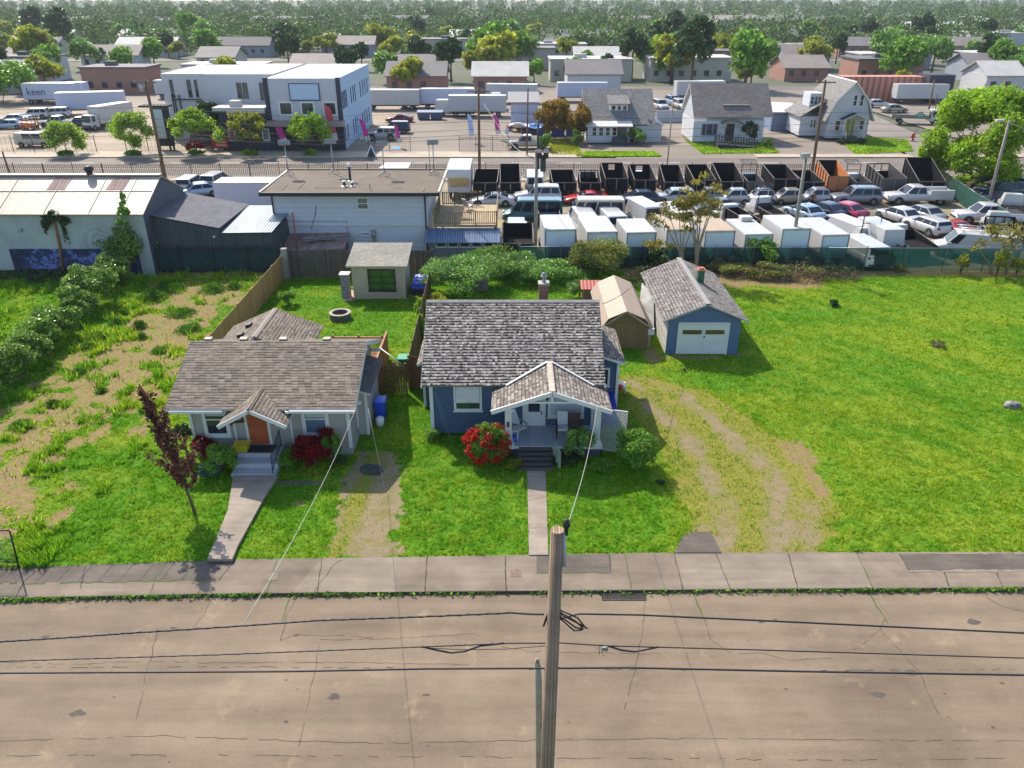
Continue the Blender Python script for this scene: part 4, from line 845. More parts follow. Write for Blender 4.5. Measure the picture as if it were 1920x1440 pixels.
def firepit():
    x,y=P(638,592,.2); T=thing('fire_pit','round stone fire pit on the backyard lawn','fire pit',(x,y,0)); KEEP.append((x-.6,x+.6,y-.6,y+.6))
    rr=random.Random(2)
    b=MB(); 
    for r in range(3):
        for i in range(16):
            a=2*PI*(i+.5*r)/16; b.cbox(.60*math.cos(a),.60*math.sin(a),.07+.13*r,.17,.235,.125,0,a+rr.uniform(-.03,.03))
    b.build('stone_ring',plain('pit_stone',(.12,.115,.11),.9,0,.5,5,.4),T)
    b=MB(); n=24
    for i in range(n):
        a0=2*PI*i/n;a1=2*PI*(i+.94)/n; b.hexa([(.50*math.cos(a0),.50*math.sin(a0),.40),(.72*math.cos(a0),.72*math.sin(a0),.40),(.72*math.cos(a1),.72*math.sin(a1),.40),(.50*math.cos(a1),.50*math.sin(a1),.40)],[(.50*math.cos(a0),.50*math.sin(a0),.46),(.72*math.cos(a0),.72*math.sin(a0),.46),(.72*math.cos(a1),.72*math.sin(a1),.46),(.50*math.cos(a1),.50*math.sin(a1),.46)])
    b.build('cap_ring',plain('cap_stone',(.33,.28,.22),.9,0,.15,5),T)
    b=MB(); b.lathe([(0,.16),(.3,.15),(.5,.1)],0,0,16)
    for i in range(10): a=rr.uniform(0,6.3); b.cbox(.2*math.cos(a),.2*math.sin(a),.2,.12,.3,.08,0,a*3)
    b.build('ash',plain('ash',(.07,.06,.055),.95,0,.6,8),T)
firepit()
b=MB(); rr=random.Random(8); x0,x1,y0,y1=-7.15,-5.95,51.6,53.6; nx_=10
g=[[(x0+(x1-x0)*i/nx_,y0+(y1-y0)*j/nx_,.85+.1*rr.random()-(.35 if i in(0,) or j in (0,) else 0)) for i in range(nx_+1)] for j in range(nx_+1)]
for j in range(nx_):
    for i in range(nx_): b.poly([g[j][i],g[j][i+1],g[j+1][i+1],g[j+1][i]],0,True)
b.box(x0+.1,x1-.1,y0+.1,y1-.1,0,.75,1); solo('tarp',b,[plain('tarp_blue',(.01,.06,.55),.35,0,.12,4),plain('pile_dark',(.03,.025,.02))],'bright blue tarp over a pile beside the beige shed','tarp',(-6.5,52.5,0))
# deck of the grey house
def rear_deck():
    T=Thing('deck','red-brown timber deck behind the grey house','deck',(-9.3,38.9,0)); M=striped('red_deck',(.33,.12,.045),.14,0,.4,.6,.6,0,.1,.08); KEEP.append((-10.2,-7.1,37.2,40.3))
    b=MB(); b.box(-10.15,-7.3,37.0,40.2,.7,.8); T.part('floor',b,M)
    b=MB(); b.box(-10.15,-7.3,40.12,40.2,1.7,1.78); b.box(-10.15,-7.3,40.14,40.18,.9,.96)
    for i in range(24): x=-10.1+i*.12; b.box(x,x+.04,40.14,40.18,.8,1.72)
    for x in (-10.15,-8.7,-7.38): b.box(x,x+.1,40.1,40.2,0,1.9)
    T.part('railing',b,M)
    b=MB(); b.box(-7.26,-7.16,37.1,41.0,.1,1.75); T.part('privacy_panel',b,M)
rear_deck()
b=MB(); b.hexa([(-6.25,38.9,0),(-5.75,38.9,0),(-5.75,39.4,0),(-6.25,39.4,0)],[(-6.32,38.82,.95),(-5.7,38.82,.95),(-5.7,39.5,.95),(-6.32,39.5,.95)]); b.box(-6.36,-5.66,38.78,39.55,.95,1.03,1); solo('green_bin',b,[plain('bin_green',(.01,.20,.09),.45,0,.05)]*1+[plain('bin_green_lid',(.02,.26,.13),.45,0,.05)],'green wheeled bin on the lawn behind the wooden gate','bin',(-6,39.2,0),bevel=.02)
def blue_bin():
    T=thing('blue_bin','tall blue recycling bin with a white bottle in front beside the grey house','bin',(-6.55,34.0,0))
    b=MB(); b.hexa([(-.2,-.3,0),(.2,-.3,0),(.2,.3,0),(-.2,.3,0)],[(-.26,-.36,1.0),(.26,-.36,1.0),(.26,.36,1.0),(-.26,.36,1.0)]); b.build('body',plain('bin_blue',(.01,.07,.5),.4,0,.05),T,bevel=.03)
    b=MB(); b.box(-.28,.28,-.38,.38,1.0,1.08); b.build('lid',plain('bin_blue_lid',(.02,.10,.6),.4,0,.05),T,bevel=.03)
    for s in (-1,1): b=MB(); b.tube([(s*.22,.3,.1),(s*.27,.3,.1)],.1,10); b.build('wheel',M_black,T)
blue_bin()
b=MB(); b.lathe([(0,0),(.2,0),(.21,.42),(.12,.5),(0,.5)],-6.5,33.2,14); solo('white_container',b,plain('container_white',(.6,.62,.65),.4,0,.04),'white round container in front of the blue bin','container',(-6.5,33.2,0))
b=MB(); b.tube([P3(712,652,1.9),P3(752,682,1.55)],.03,6); solo('white_pole',b,M_white,'thin white pole resting between the deck and the wooden gate','pole',P3(712,652,0))
# ================================================================ FENCES
M_wfence=striped('cedar_boards',(.40,.225,.075),.14,0,.5,.45,.75,0,.16,.07,((.27,.16,.07),.8,.6)); M_wfence2=striped('dark_cedar',(.17,.085,.035),.13,0,.5,.3,.75,0,.16,.1)
M_weath=striped('weathered_boards',(.105,.088,.075),.15,0,.5,.35,.9,0,.25,.08,((.16,.14,.12),1.4,.6))
def board_fence(label,pts,h,mat,post=2.4,pw=.1,h2=None,side=1,name='wooden_fence',capped=True):
    T=Thing(name,label,'fence',(*pts[0],0)); b=MB(); rr=random.Random(len(label))
    for (x0,y0),(x1,y1) in zip(pts,pts[1:]):
        L=math.hypot(x1-x0,y1-y0); n=max(1,int(L/.145)); ux,uy=(x1-x0)/L,(y1-y0)/L; rz=math.atan2(uy,ux)
        for i in range(n):
            c=(i+.5)*L/n; hh=h+rr.uniform(-.02,.02); b.cbox(x0+ux*c,y0+uy*c,hh/2+.02,L/n-.012,.022,hh,0,rz)
        for z in (.3,h-.3): b.cbox((x0+x1)/2-uy*.04,(y0+y1)/2+ux*.04,z,L,.05,.09,0,rz)
    T.part('boards',b,mat)
    for (x0,y0),(x1,y1) in zip(pts,pts[1:]):
        L=math.hypot(x1-x0,y1-y0); k=max(1,round(L/post))
        for i in range(k+1):
            t=i/k; q=MB(); q.cbox(x0+(x1-x0)*t,y0+(y1-y0)*t,h/2+.04,pw,pw,h+.1); T.part('post',q,mat)
    return T
board_fence('new cedar board fence along the left side of the grey house backyard',[(-17.1,37.6),(-17.05,55.2)],1.8,M_wfence)
board_fence('dark brown fence between the two backyards',[(-5.5,37.0),(-5.75,51.5)],1.8,M_wfence2)
board_fence('weathered grey-brown back fence behind the beige shed',[(-16.6,55.5),(-5.9,55.5)],2.15,M_weath)
board_fence('short dark fence joining the gate to the blue house',[(-5.5,37.3),(-4.6,37.3)],1.85,M_wfence2,name='wooden_fence')
def gate():
    T=Thing('wooden_gate','brown plank gate with gaps between the two houses','gate',(-6.5,36.6,0)); b=MB()
    for i in range(13): x=-7.4+i*.135; b.box(x,x+.105,36.58,36.605,.05,1.68)
    for z in (.35,1.4): b.box(-7.4,-5.65,36.61,36.65,z,z+.09)
    T.part('boards',b,M_wfence2)
    for x in (-7.45,-5.6): b=MB(); b.box(x-.05,x+.05,36.56,36.66,0,1.8); T.part('post',b,M_wfence2)
gate()
b=MB(); b.box(-17.0,-16.62,55.1,55.5,0,2.35); solo('gate_post',b,plain('post_grey',(.28,.26,.23),.9,0,.2,3,.3),'thick pale grey post at the corner of the back fence','post',(-16.8,55.3,0))
def bar_fence(label,x0,x1,y,h,pitch=.14,post=2.4,screen=None,name='iron_fence',y1=None,r=.01,z0=0):
    T=Thing(name,label,'fence',(x0,y,0)); y1=y if y1 is None else y1
    f=lambda x:y+(y1-y)*(x-x0)/(x1-x0)
    b=MB(); n=int((x1-x0)/pitch)
    for i in range(n+1):
        x=x0+i*pitch; yy=f(x); b.cbox(x,yy,z0+h/2,r*2,r*2,h)
    T.part('pickets',b,M_black)
    b=MB()
    for z in (.15,h-.35,h-.12): b.beam((x0,f(x0),z0+z),(x1,f(x1),z0+z),.04,.04)
    T.part('rail',b,M_black)
    k=max(1,round((x1-x0)/post))
    for i in range(k+1):
        x=x0+(x1-x0)*i/k; q=MB(); q.cbox(x,f(x),z0+h/2+.08,.07,.07,h+.2); T.part('post',q,M_black)
    if screen: q=MB(); q.poly([(x0,f(x0)+.06,z0+.1),(x1,f(x1)+.06,z0+.1),(x1,f(x1)+.06,z0+h-.1),(x0,f(x0)+.06,z0+h-.1)]); q.box(x0,x1,y+.05,y+.055,z0+.1,z0+h-.1) ; T.part('screen',q,screen)
    return T
M_scr=plain('dark_screen',(.015,.075,.08),.8,0,.3,3)
bar_fence('black iron fence with dark green screening below the dark building',-30.5,-17.4,56.7,2.0,.2,2.6,M_scr,r=.022)
# green screened chain link round the storage lot
def netmat(name,col,alpha):
    m,nt,ns,ls,b=_m(name); co=coords(ns,ls,True); f=noise(ns,ls,co,1.2,4)
    ls.new(ramp(ns,ls,f,[(.3,dk(col,.7)),(.7,dk(col,1.4))]),b.inputs['Base Color']); b.inputs['Roughness'].default_value=.8
    t=N(ns,'ShaderNodeBsdfTransparent'); mx=N(ns,'ShaderNodeMixShader'); mx.inputs[0].default_value=alpha
    tt=N(ns,'ShaderNodeBsdfTranslucent'); tt.inputs[0].default_value=(*dk(col,1.6),1); m2=N(ns,'ShaderNodeMixShader'); m2.inputs[0].default_value=.35
    ls.new(b.outputs[0],m2.inputs[1]); ls.new(tt.outputs[0],m2.inputs[2])
    ls.new(t.outputs[0],mx.inputs[1]); ls.new(m2.outputs[0],mx.inputs[2]); ls.new(mx.outputs[0],ns['Material Output'].inputs[0]); return m
M_net=netmat('green_shade_net',(.006,.042,.034),.84); M_net2=netmat('green_shade_net_dense',(.010,.075,.055),.95)
def screen_fence(label,pts,h,mat,post=3.,lean=0):
    T=Thing('screened_fence',label,'fence',(*pts[0],0)); b=MB(); rr=random.Random(3)
    for (x0,y0),(x1,y1) in zip(pts,pts[1:]):
        L=math.hypot(x1-x0,y1-y0); n=max(1,int(L/.8)); a=None
        for i in range(n+1):
            t=i/n; x=x0+(x1-x0)*t; y=y0+(y1-y0)*t; k=h+rr.uniform(-.04,.03); q=(x,y+rr.uniform(-.03,.03),k)
            if a: b.poly([(a[0],a[1],.02),(q[0],q[1],.02),q,a],0,True)
            a=q
    T.part('screen',b,mat)
    for (x0,y0),(x1,y1) in zip(pts,pts[1:]):
        L=math.hypot(x1-x0,y1-y0); k=max(1,round(L/post))
        for i in range(k+1): t=i/k; q=MB(); x=x0+(x1-x0)*t; y=y0+(y1-y0)*t; q.tube([(x,y-.06,0),(x,y-.06,h+.05),(x,y-.18,h+.22)],.035,6); T.part('post',q,M_galv)
    b=MB()
    for (x0,y0),(x1,y1) in zip(pts,pts[1:]): b.tube([(x0,y0-.03,h),(x1,y1-.03,h)],.02,6)
    T.part('rail',b,M_galv)
screen_fence('long green screened fence along the back of the grass lots',[(.6,57.5),(10,57.4),(24,57.2),(42,56.9)],1.85,M_net)
screen_fence('green screened fence along the right side of the storage lot',[P(1752,346),P(1788,374),P(1826,402),P(1875,432)],1.9,M_net2,3)
bar_fence('black iron fence along the near side of the avenue',-75,38,91.5,1.5,.22,3.4,None,'iron_fence',None,.02)
bar_fence('black iron fence in front of the gravel yard',*(P(-60,288)[0],P(175,288)[0]),107.6,2.1,.6,2.6,None)
bar_fence('black iron fence past the sliding gate, among the street trees',P(232,288)[0],P(480,288)[0],107.6,1.9,.5,2.8,None)
bar_fence('black iron fence right of the white commercial building',P(690,287)[0],P(769,287)[0],107.7,2.0,.3,2.4,None)
bar_fence('black iron fence at the right side of the car park entrance',P(861,287)[0],P(985,287)[0],107.7,2.0,.2,2.4,None)
def chimney_pipe(): pass
# ================================================================ WAREHOUSE AND LOT BUILDINGS
M_metal=striped('cream_metal_roof',(.37,.305,.245),.9,0,.35,.88,.5,.1,.03,.03,((.40,.37,.34),.25,.58)); M_rustp=striped('rust_sheet',(.26,.17,.15),.3,0,.5,.7,.8,0,.2,.1,((.4,.35,.33),2,.6))
def stuccomat():
    m,nt,ns,ls,b=_m('grey_stucco_wall'); co=coords(ns,ls); f=noise(ns,ls,co,.5,6,.7); g=noise(ns,ls,coords(ns,ls,False,(1.2,1,.25)),1.0,5,.7)
    c=ramp(ns,ls,f,[(.3,(.27,.30,.30)),(.6,(.37,.40,.40)),(.8,(.43,.45,.44))]); c=mix(ns,ls,ramp(ns,ls,g,[(.6,(0,0,0)),(.78,(.45,.45,.45))]),c,(.18,.17,.16))
    # swept dark scrub marks near the right end
    mp=N(ns,'ShaderNodeMapping'); mp.inputs['Location'].default_value=(30.6,0,-2.3); ls.new(coords(ns,ls),mp.inputs[0]); wv=N(ns,'ShaderNodeTexWave',wave_type='RINGS',rings_direction='Y'); wv.inputs['Scale'].default_value=.7; wv.inputs['Distortion'].default_value=11; wv.inputs['Detail'].default_value=4; ls.new(mp.outputs[0],wv.inputs[0])
    ln=N(ns,'ShaderNodeVectorMath',operation='LENGTH'); ls.new(mix(ns,ls,1.,mp.outputs[0],(1.,.0,1.),'MULTIPLY'),ln.inputs[0])
    msk=mth(ns,ls,'MULTIPLY',ramp(ns,ls,ln.outputs['Value'],[(.0,(.2,.2,.2)),(.9,(.75,.75,.75)),(1.,(0,0,0))]),wv.outputs['Fac']); lm=N(ns,'ShaderNodeMath',operation='MULTIPLY'); lm.inputs[1].default_value=.9; ls.new(msk,lm.inputs[0])
    sc_=N(ns,'ShaderNodeMapRange'); ls.new(ln.outputs['Value'],sc_.inputs['Value']); sc_.inputs['From Min'].default_value=1.9; sc_.inputs['From Max'].default_value=1.1; 
    c=mix(ns,ls,mth(ns,ls,'MULTIPLY',mth(ns,ls,'MULTIPLY',sc_.outputs[0],wv.outputs['Fac']),.35),c,(.10,.10,.11))
    ls.new(c,b.inputs['Base Color']); b.inputs['Roughness'].default_value=.9; return m
def muralmat():
    m,nt,ns,ls,b=_m('painted_mural'); co=coords(ns,ls); f=noise(ns,ls,co,.9,6,.75); g=noise(ns,ls,co,3.,5,.8); v=N(ns,'ShaderNodeTexVoronoi'); v.inputs['Scale'].default_value=2.4; ls.new(co,v.inputs[0])
    c=ramp(ns,ls,f,[(.40,(.008,.012,.04)),(.53,(.02,.035,.12)),(.58,(.16,.22,.50)),(.66,(.02,.03,.10))]); c=mix(ns,ls,ramp(ns,ls,v.outputs['Distance'],[(.05,(1,1,1)),(.09,(0,0,0))]),c,(.2,.23,.34)); c=mix(ns,ls,ramp(ns,ls,g,[(.66,(0,0,0)),(.7,(.8,.8,.8))]),c,(.15,.2,.4))
    ls.new(c,b.inputs['Base Color']); b.inputs['Roughness'].default_value=.8; return m
def warehouse():
    T=Thing('warehouse','long grey warehouse with cream metal roof and a dark blue mural','warehouse',(-50,60,0)); KEEP.append((-80,-27,56,60))
    b=MB(); b.prism([(56.2,0),(64,0),(64,4.7),(60.1,6.55),(56.2,4.75)],-95,-27.05,'x'); T.part('wall',b,stuccomat())
    b=MB(); b.box(-26.98,-27.05,56.2,64,0,4.6); b.prism([(56.2,4.6),(64,4.6),(60.1,6.5)],-27.05,-26.97,'x'); T.part('gable_wall',b,striped('slate_blue_ribbed',(.055,.07,.10),.25,0,.6,.7,.6,0,.1,.12))
    b=MB(); b.slab([(-96,55.9,4.72),(-26.9,55.9,4.72),(-26.9,60.1,6.68),(-96,60.1,6.68)],.1,0); b.slab([(-26.9,64.3,4.72),(-96,64.3,4.72),(-96,60.1,6.68),(-26.9,60.1,6.68)],.1,0); b.cbox(-61.4,60.1,6.72,69,.5,.1,0); rf=T.part('roof',b,M_metal)
    for xa in (-96.,): pass
    b=MB(); 
    for x in (-37.6,-34.2,-30.9,-28.6,-41.,-45.): b.beam((x,56.0,4.79),(x,60.,6.66),.03,.03,0)
    b.beam((-96,58.3,5.865),(-27,58.3,5.865),.04,.03); T.part('roof_seam',b,plain('seam_grey',(.38,.34,.3)),rf)
    for x0 in (-35.0,-30.55): 
        y0,y1=58.45,59.85; k=(6.68-4.72)/4.2; z=lambda y:4.72+(y-55.9)*k+.02
        b=MB(); b.slab([(x0,y0,z(y0)),(x0+1.35,y0,z(y0)),(x0+1.5,y1,z(y1)),(x0+.15,y1,z(y1))],.04); T.part('rusty_roof_panel',b,M_rustp,rf)
    b=MB(); b.box(-37.6,-28.0,56.14,56.2,.02,2.05); T.part('mural',b,muralmat())
    b=MB(); b.cyl(-32.3,60.05,6.7,7.0,.22); b.lathe([(.3,7.0),(.36,7.15),(.3,7.35),(.0,7.4)],-32.3,60.05,12); T.part('roof_vent',b,M_black,rf)
    for x in (-36.3,-38.4): b=MB(); b.tube([(x,56.2,3.5),(x,55.9,3.45)],.13,10); T.part('wall_lamp',b,plain('lamp_grey',(.3,.3,.3),.5))
warehouse()
def dark_annex():
    T=Thing('annex','dark slate annex with sloping roof beside the warehouse','building',(-24,60,0))
    zl,zr=W(262,403,57.2)[2],W(408,427,57.2)[2]; xr=W(408,427,57.2)[0]; xe=W(507,435,57.2)[0]; z3=W(505,436,57.2)[2]
    M_dk=striped('slate_ribbed_wall',(.045,.06,.072),.25,0,.6,.7,.6,0,.1,.12)
    b=MB(); b.prism([(-26.95,0),(xr,0),(xr,zr-.1),(-26.95,zl-.1)][::-1],57.3,64.2,'y'); b.box(xr,xe,57.35,64.,0,z3-.12); T.part('wall',b,M_dk)
    b=MB(); b.slab([(-26.95,57.1,zl),(xr+.15,57.1,zr),(xr+.15,64.5,zr),(-26.95,64.5,zl)],.1,0,1); T.part('roof',b,[brickmat('slate_roof',(.085,.09,.115),(.12,.125,.155),(.05,.05,.065),.5,.22,.1,.8,.4),M_black])
    b=MB(); b.slab([(xr+.2,57.1,z3),(xe+.1,57.1,z3+.05),(xe+.1,64.2,z3+.35),(xr+.2,64.2,z3+.35)],.08,0,1); T.part('metal_roof',b,[striped('blue_rib_metal',(.30,.36,.42),.24,0,.9,.4,.35,.5,.05,.25),M_black])
    b=MB(); b.box(-22.6,-22.45,57.2,57.3,2.6,2.75); T.part('wall_lamp',b,M_white)
dark_annex()
M_clap=striped('white_clapboard',(.50,.52,.56),.2,1,.5,.72,.6,0,.04,.08,((.42,.43,.45),.4,.62))
M_tar=plain('tar_roof',(.11,.085,.062),.9,0,.28,.7,.2,20)
def white_block():
    T=Thing('commercial_building','white clapboard two storey building with a flat brown roof','building',(-13,66,0))
    y0=62.0; xl=W(507,366,y0)[0]; xr=W(801,366,y0)[0]
    b=MB(); b.box(xl,xr,y0,69.3,2.3,4.85); b.box(xl+.15,xr-.25,y0+.08,69.2,0,2.3); T.part('wall',b,M_clap)
    b=MB(); b.box(xl,xr,y0-.06,y0+.1,2.25,2.42); b.box(xl,W(650,415,y0)[0],y0-.04,y0,2.6,2.9); T.part('belt_course',b,plain('belt_white',(.55,.56,.58),.6,0,.12,2))
    rx0,rx1=W(487,363,61.4)[0],W(822,363,61.4)[0]
    b=MB(); b.hexa([(rx0,61.4,4.85),(rx1,61.4,4.85),(rx1,70.1,4.9),(rx0+.1,70.1,4.9)],[(rx0,61.4,5.0),(rx1,61.4,5.0),(rx1,70.1,5.08),(rx0+.1,70.1,5.08)]); rf=T.part('roof',b,M_tar)
    b=MB(); b.box(rx0-.08,rx1+.08,61.28,61.42,4.78,5.06); b.box(rx0-.08,rx0+.06,61.42,70.1,4.82,5.12,1); b.box(rx1-.06,rx1+.1,61.42,70.1,4.82,5.14,1); b.box(rx0,rx1,70.05,70.2,4.85,5.16); T.part('roof_edge',b,[M_black,plain('edge_cream',(.45,.40,.34))],rf)
    rr=random.Random(6); b=MB()
    for i in range(16): x=rr.uniform(rx0+1,rx1-1); y=rr.uniform(62.5,69); b.cbox(x,y,5.06,rr.uniform(.6,2.6),.05,.02,0,rr.choice((0,0,PI/2)))
    T.part('roof_seam',b,plain('seam_light',(.24,.2,.155),.9,0,.3),rf)
    x=W(683,0,62)[0]
    for px_,py_,h,r in ((646,345,.5,.12),(657,335,1.5,.1),(661,345,.4,.09),(694,352,.6,.03)):
        x,y=P(px_,py_+5,5.0); b=MB(); b.cyl(x,y,5.0,5+h*.8,r,10,1); b.lathe([(r*1.6,5+h*.8),(r*1.8,5+h*.9),(r,5+h),(0,5+h)],x,y,12,0); b.lathe([(r*2.6,5.04),(r*1.2,5.12)],x,y,12,0); T.part('roof_vent',b,[plain('vent_white',(.6,.6,.6)),M_black],rf)
    wx0,wx1=W(669,380,y0)[0],W(691,380,y0)[0]; window(T,wx0,wx1,W(680,393,y0)[2],W(680,370,y0)[2],y0,pane=M_glass2)
    wx0,wx1=W(675,438,y0)[0],W(695,438,y0)[0]; window(T,wx0,wx1,W(680,442,y0)[2],W(680,436,y0)[2],y0+.08,rail=False)
    for x in (xl+.1,W(797,380,y0)[0]): b=MB(); b.tube([(x,y0-.1,4.8),(x,y0-.1,2.4 if x<-15 else .2)],.06,8); T.part('downspout',b,M_black)
    b=MB(); x=W(701,440,y0)[0]; b.box(x-.15,x+.15,y0-.12,y0+.08,.7,1.9); b.cyl(x,y0-.15,1.4,1.7,.16,12); T.part('meter',b,M_galv)
    b=MB(); b.tube([W(592,385,y0-.05),W(592,400,y0-.05),W(583,430,y0-.05)],.02,5); b.beam(W(510,414,y0-.03),W(650,415,y0-.03),.03,.03); T.part('cable',b,M_black)
    b=MB(); b.beam(W(650,415,y0-.03),W(652,445,y0-.03),.05,.05); T.part('trim',b,M_galv)
    return rx0,rx1
RX=white_block()
def floodlight(px_,py_,lab,double=False):
    x,y=P(px_,py_,5.04); T=thing('floodlight',lab,'floodlight',(x,y,5.05),0,'floodlights along the flat brown roof')
    b=MB(); b.tube([(0,0,.2),(0,0,2.6)],.045,8); b.build('pole',M_galv,T)
    if double: b=MB(); b.tube([(-.35,0,.2),(-.35,0,2.7)],.035,8); b.build('pole',M_galv,T)
    for i in range(4): a=i*PI/2+.6; q=MB(); q.tube([(0,0,.45),(.55*math.cos(a),.55*math.sin(a),.02)],.03,6); q.build('leg',M_galv,T)
    b=MB(); b.cbox(0,-.12,2.75,.95,.5,.34,0,.15,-.35); h=b.build('lamp_head',plain('lamp_head_grey',(.22,.23,.25),.5,.3),T,bevel=.03)
    b=MB(); b.cbox(0,.12,2.66,.8,.03,.26,0,.15,-.35); b.build('lens',plain('lens',(.3,.33,.36),.15),h)
floodlight(541,329,'roof floodlight at the far left of the flat brown roof'); floodlight(907,0,'') if False else floodlight(626,326,'second roof floodlight from the left on the flat roof')
floodlight(721,330,'third roof floodlight, standing right in front of the white panel'); floodlight(814,328,'double poled floodlight at the right end of the flat roof',True)
b=MB(); x,y=P(745,322,5.2); b.slab([(-11.9,70.3,5.2),(-9.3,70.3,5.2),(-9.3,72.6,5.25),(-11.6,72.6,5.25)],.08); b.cyl(-11.5,70.6,0,5.1,.05,6); b.cyl(-9.7,70.6,0,5.1,.05,6); b.cyl(-11.3,72.3,0,5.1,.05,6);b.cyl(-9.6,72.3,0,5.1,.05,6); solo('canopy',b,plain('canopy_white',(.62,.6,.56),.5,0,.05),'white flat canopy behind the flat brown roof','canopy',(-10.5,71.5,0))
M_deckw=striped('tan_deck',(.34,.26,.15),.14,0,.4,.6,.8,0,.12,.08); M_railw=plain('deck_rail',(.22,.15,.08),.8,0,.2,4)
def lot_deck():
    x0=W(812,400,62)[0]; x1=W(932,400,62)[0]; T=Thing('deck','raised wooden deck attached to the white clapboard building','deck',((x0+x1)/2,65,0))
    zf=2.35; b=MB(); b.box(x0,x1,61.9,68.6,zf-.2,zf); T.part('floor',b,M_deckw)
    def rail(nm,xa,xb,y,z,h,m,step=.17):
        b=MB(); b.box(xa,xb,y-.03,y+.05,z+h-.06,z+h); b.box(xa,xb,y-.0,y+.04,z+.08,z+.15); n=int((xb-xa)/step)
        for i in range(n+1): x=xa+i*step; b.box(x,x+.06,y,y+.03,z+.1,z+h-.05)
        for i in range(4): x=xa+(xb-xa-.1)*i/3; b.box(x,x+.1,y-.05,y+.06,z-.2,z+h+.05)
        T.part(nm,b,m)
    rail('railing',x0,x1,61.9,zf,1.08,M_railw); rail('railing',x0+.2,x0+3.4,68.5,zf,1.1,plain('rail_dark',(.07,.055,.04),.8))
    b=MB()
    for x in (x0,x1-.08):
        b.box(x,x+.08,61.95,68.5,zf+1.0,zf+1.06); n=36
        for i in range(n): y=62+i*.18; b.box(x+.02,x+.05,y,y+.06,zf,zf+1.)
    T.part('railing',b,M_railw)
    for x in (x0+.1,x1-.25):
        for y in (62.1,68.3): b=MB(); b.box(x,x+.14,y,y+.14,0,zf-.2); T.part('post',b,M_railw)
    T2=Thing('porch_awning','blue corrugated awning under the raised wooden deck','awning',((x0+x1)/2,61,0))
    xa=W(797,440,61)[0]; xb=W(938,440,61)[0]; b=MB(); b.slab([(xa,60.2,1.35),(xb,60.2,1.35),(xb,61.95,2.05),(xa,61.95,2.05)],.05); T2.part('roof',b,striped('blue_corrugated',(.16,.23,.36),.2,0,.9,.5,.5,.3,.1,.25))
    b=MB(); b.box(xa+.4,xb-.1,60.7,60.8,0,1.35); b.box(xb-.2,xb-.1,60.8,62,0,1.4); T2.part('wall',b,plain('greenish_boards',(.16,.19,.19),.8,0,.3,2))
    for i in range(5): x=xa+.9+i*.95; window(T2,x,x+.8,.85,1.28,60.7,rail=False,tw=.05)
    chair=chair_adir(x0+2.6,66.8,2.4,zf,(plain('chair_cream',(.5,.47,.42)),plain('chair_cream2',(.5,.47,.42))),'cream chair on the raised wooden deck')
lot_deck()
def lumber():
    T=Thing('lean_to','low lean-to with rusty sheet roof and loose boards by the white building','lean-to',(-16.5,60.5,0)); x0=W(505,455,60)[0]; x1=W(648,455,60)[0]
    b=MB(); b.slab([(x0,59.4,.9),(x1,59.4,1.1),(x1,61.9,1.7),(x0,61.9,1.6)],.06); T.part('roof',b,M_rustp); b=MB(); b.box(x0+.2,x1-.2,59.7,61.9,0,.85); T.part('wall',b,plain('dull_wood2',(.12,.1,.09)))
    rr=random.Random(5)
    for i in range(7): b=MB(); xx=rr.uniform(x0+2.5,x1-3); b.beam((xx,60+rr.random()*1.2,1.35+.05*i),(xx+rr.uniform(2,3.5),60+rr.random()*1.4,1.45+.04*i),.14,.05); T.part('board',b,rr.choice((M_galv,MATS['post_grey'],M_rustp)))
lumber()
b=MB(); x=W(566,465,60)[0]; b.tube([(x,58.6,0),(x,58.6,W(566,397,58.6)[2])],.06,8); solo('stand_pipe',b,plain('rust_pipe',(.20,.06,.03),.8,0,.3,4),'tall rusty pipe in front of the white clapboard building','pipe',(x,58.6,0))
# ================================================================ VEHICLES (front towards local +x)
M_tyre=plain('tyre_rubber',(.012,.012,.013),.85,0,.2,6); M_rim=plain('alloy_rim',(.42,.43,.44),.3,.7,.1,6); M_cg=plain('car_glass',(.012,.018,.032),.12,0,.3,.7,0,0,0,.35)
M_tail=plain('tail_lamp',(.30,.01,.01),.25,0,.05); M_head=plain('head_lamp',(.55,.57,.6),.12,0,.05); M_plas=plain('dark_plastic',(.03,.03,.032),.6,0,.2); M_vblk=plain('dump_black',(.008,.009,.013),.75,0,.25,2,0,0,0,.15); M_vrib=plain('dump_rib_grey',(.035,.035,.04),.7,0,.2,3,0,0,0,.2)
M_vbox=striped('box_panel_white',(.44,.445,.45),.61,0,.15,.86,.45,0,.02,.025,((.33,.32,.30),.9,.60))
M_vwhite=plain('van_white',(.43,.435,.44),.4,0,.05,.8,0,0,.3)
PAINT={'white':(.46,.465,.47),'silver':(.34,.35,.37),'grey':(.17,.18,.21),'navy':(.012,.02,.05),'red':(.5,.012,.012),'dark':(.02,.021,.025),'teal':(.01,.085,.095),'beige':(.42,.38,.31),'tan':(.30,.27,.2),'pink':(.45,.03,.09),'sky':(.28,.38,.5),'cream':(.5,.46,.38),'dred':(.22,.012,.012),'green':(.05,.12,.08),'lblue':(.3,.42,.55)}
def paint(c): return car_paint('paint_'+c,PAINT[c],.0 if c in('white','cream','beige') else .3)
WHEEL_ME={}
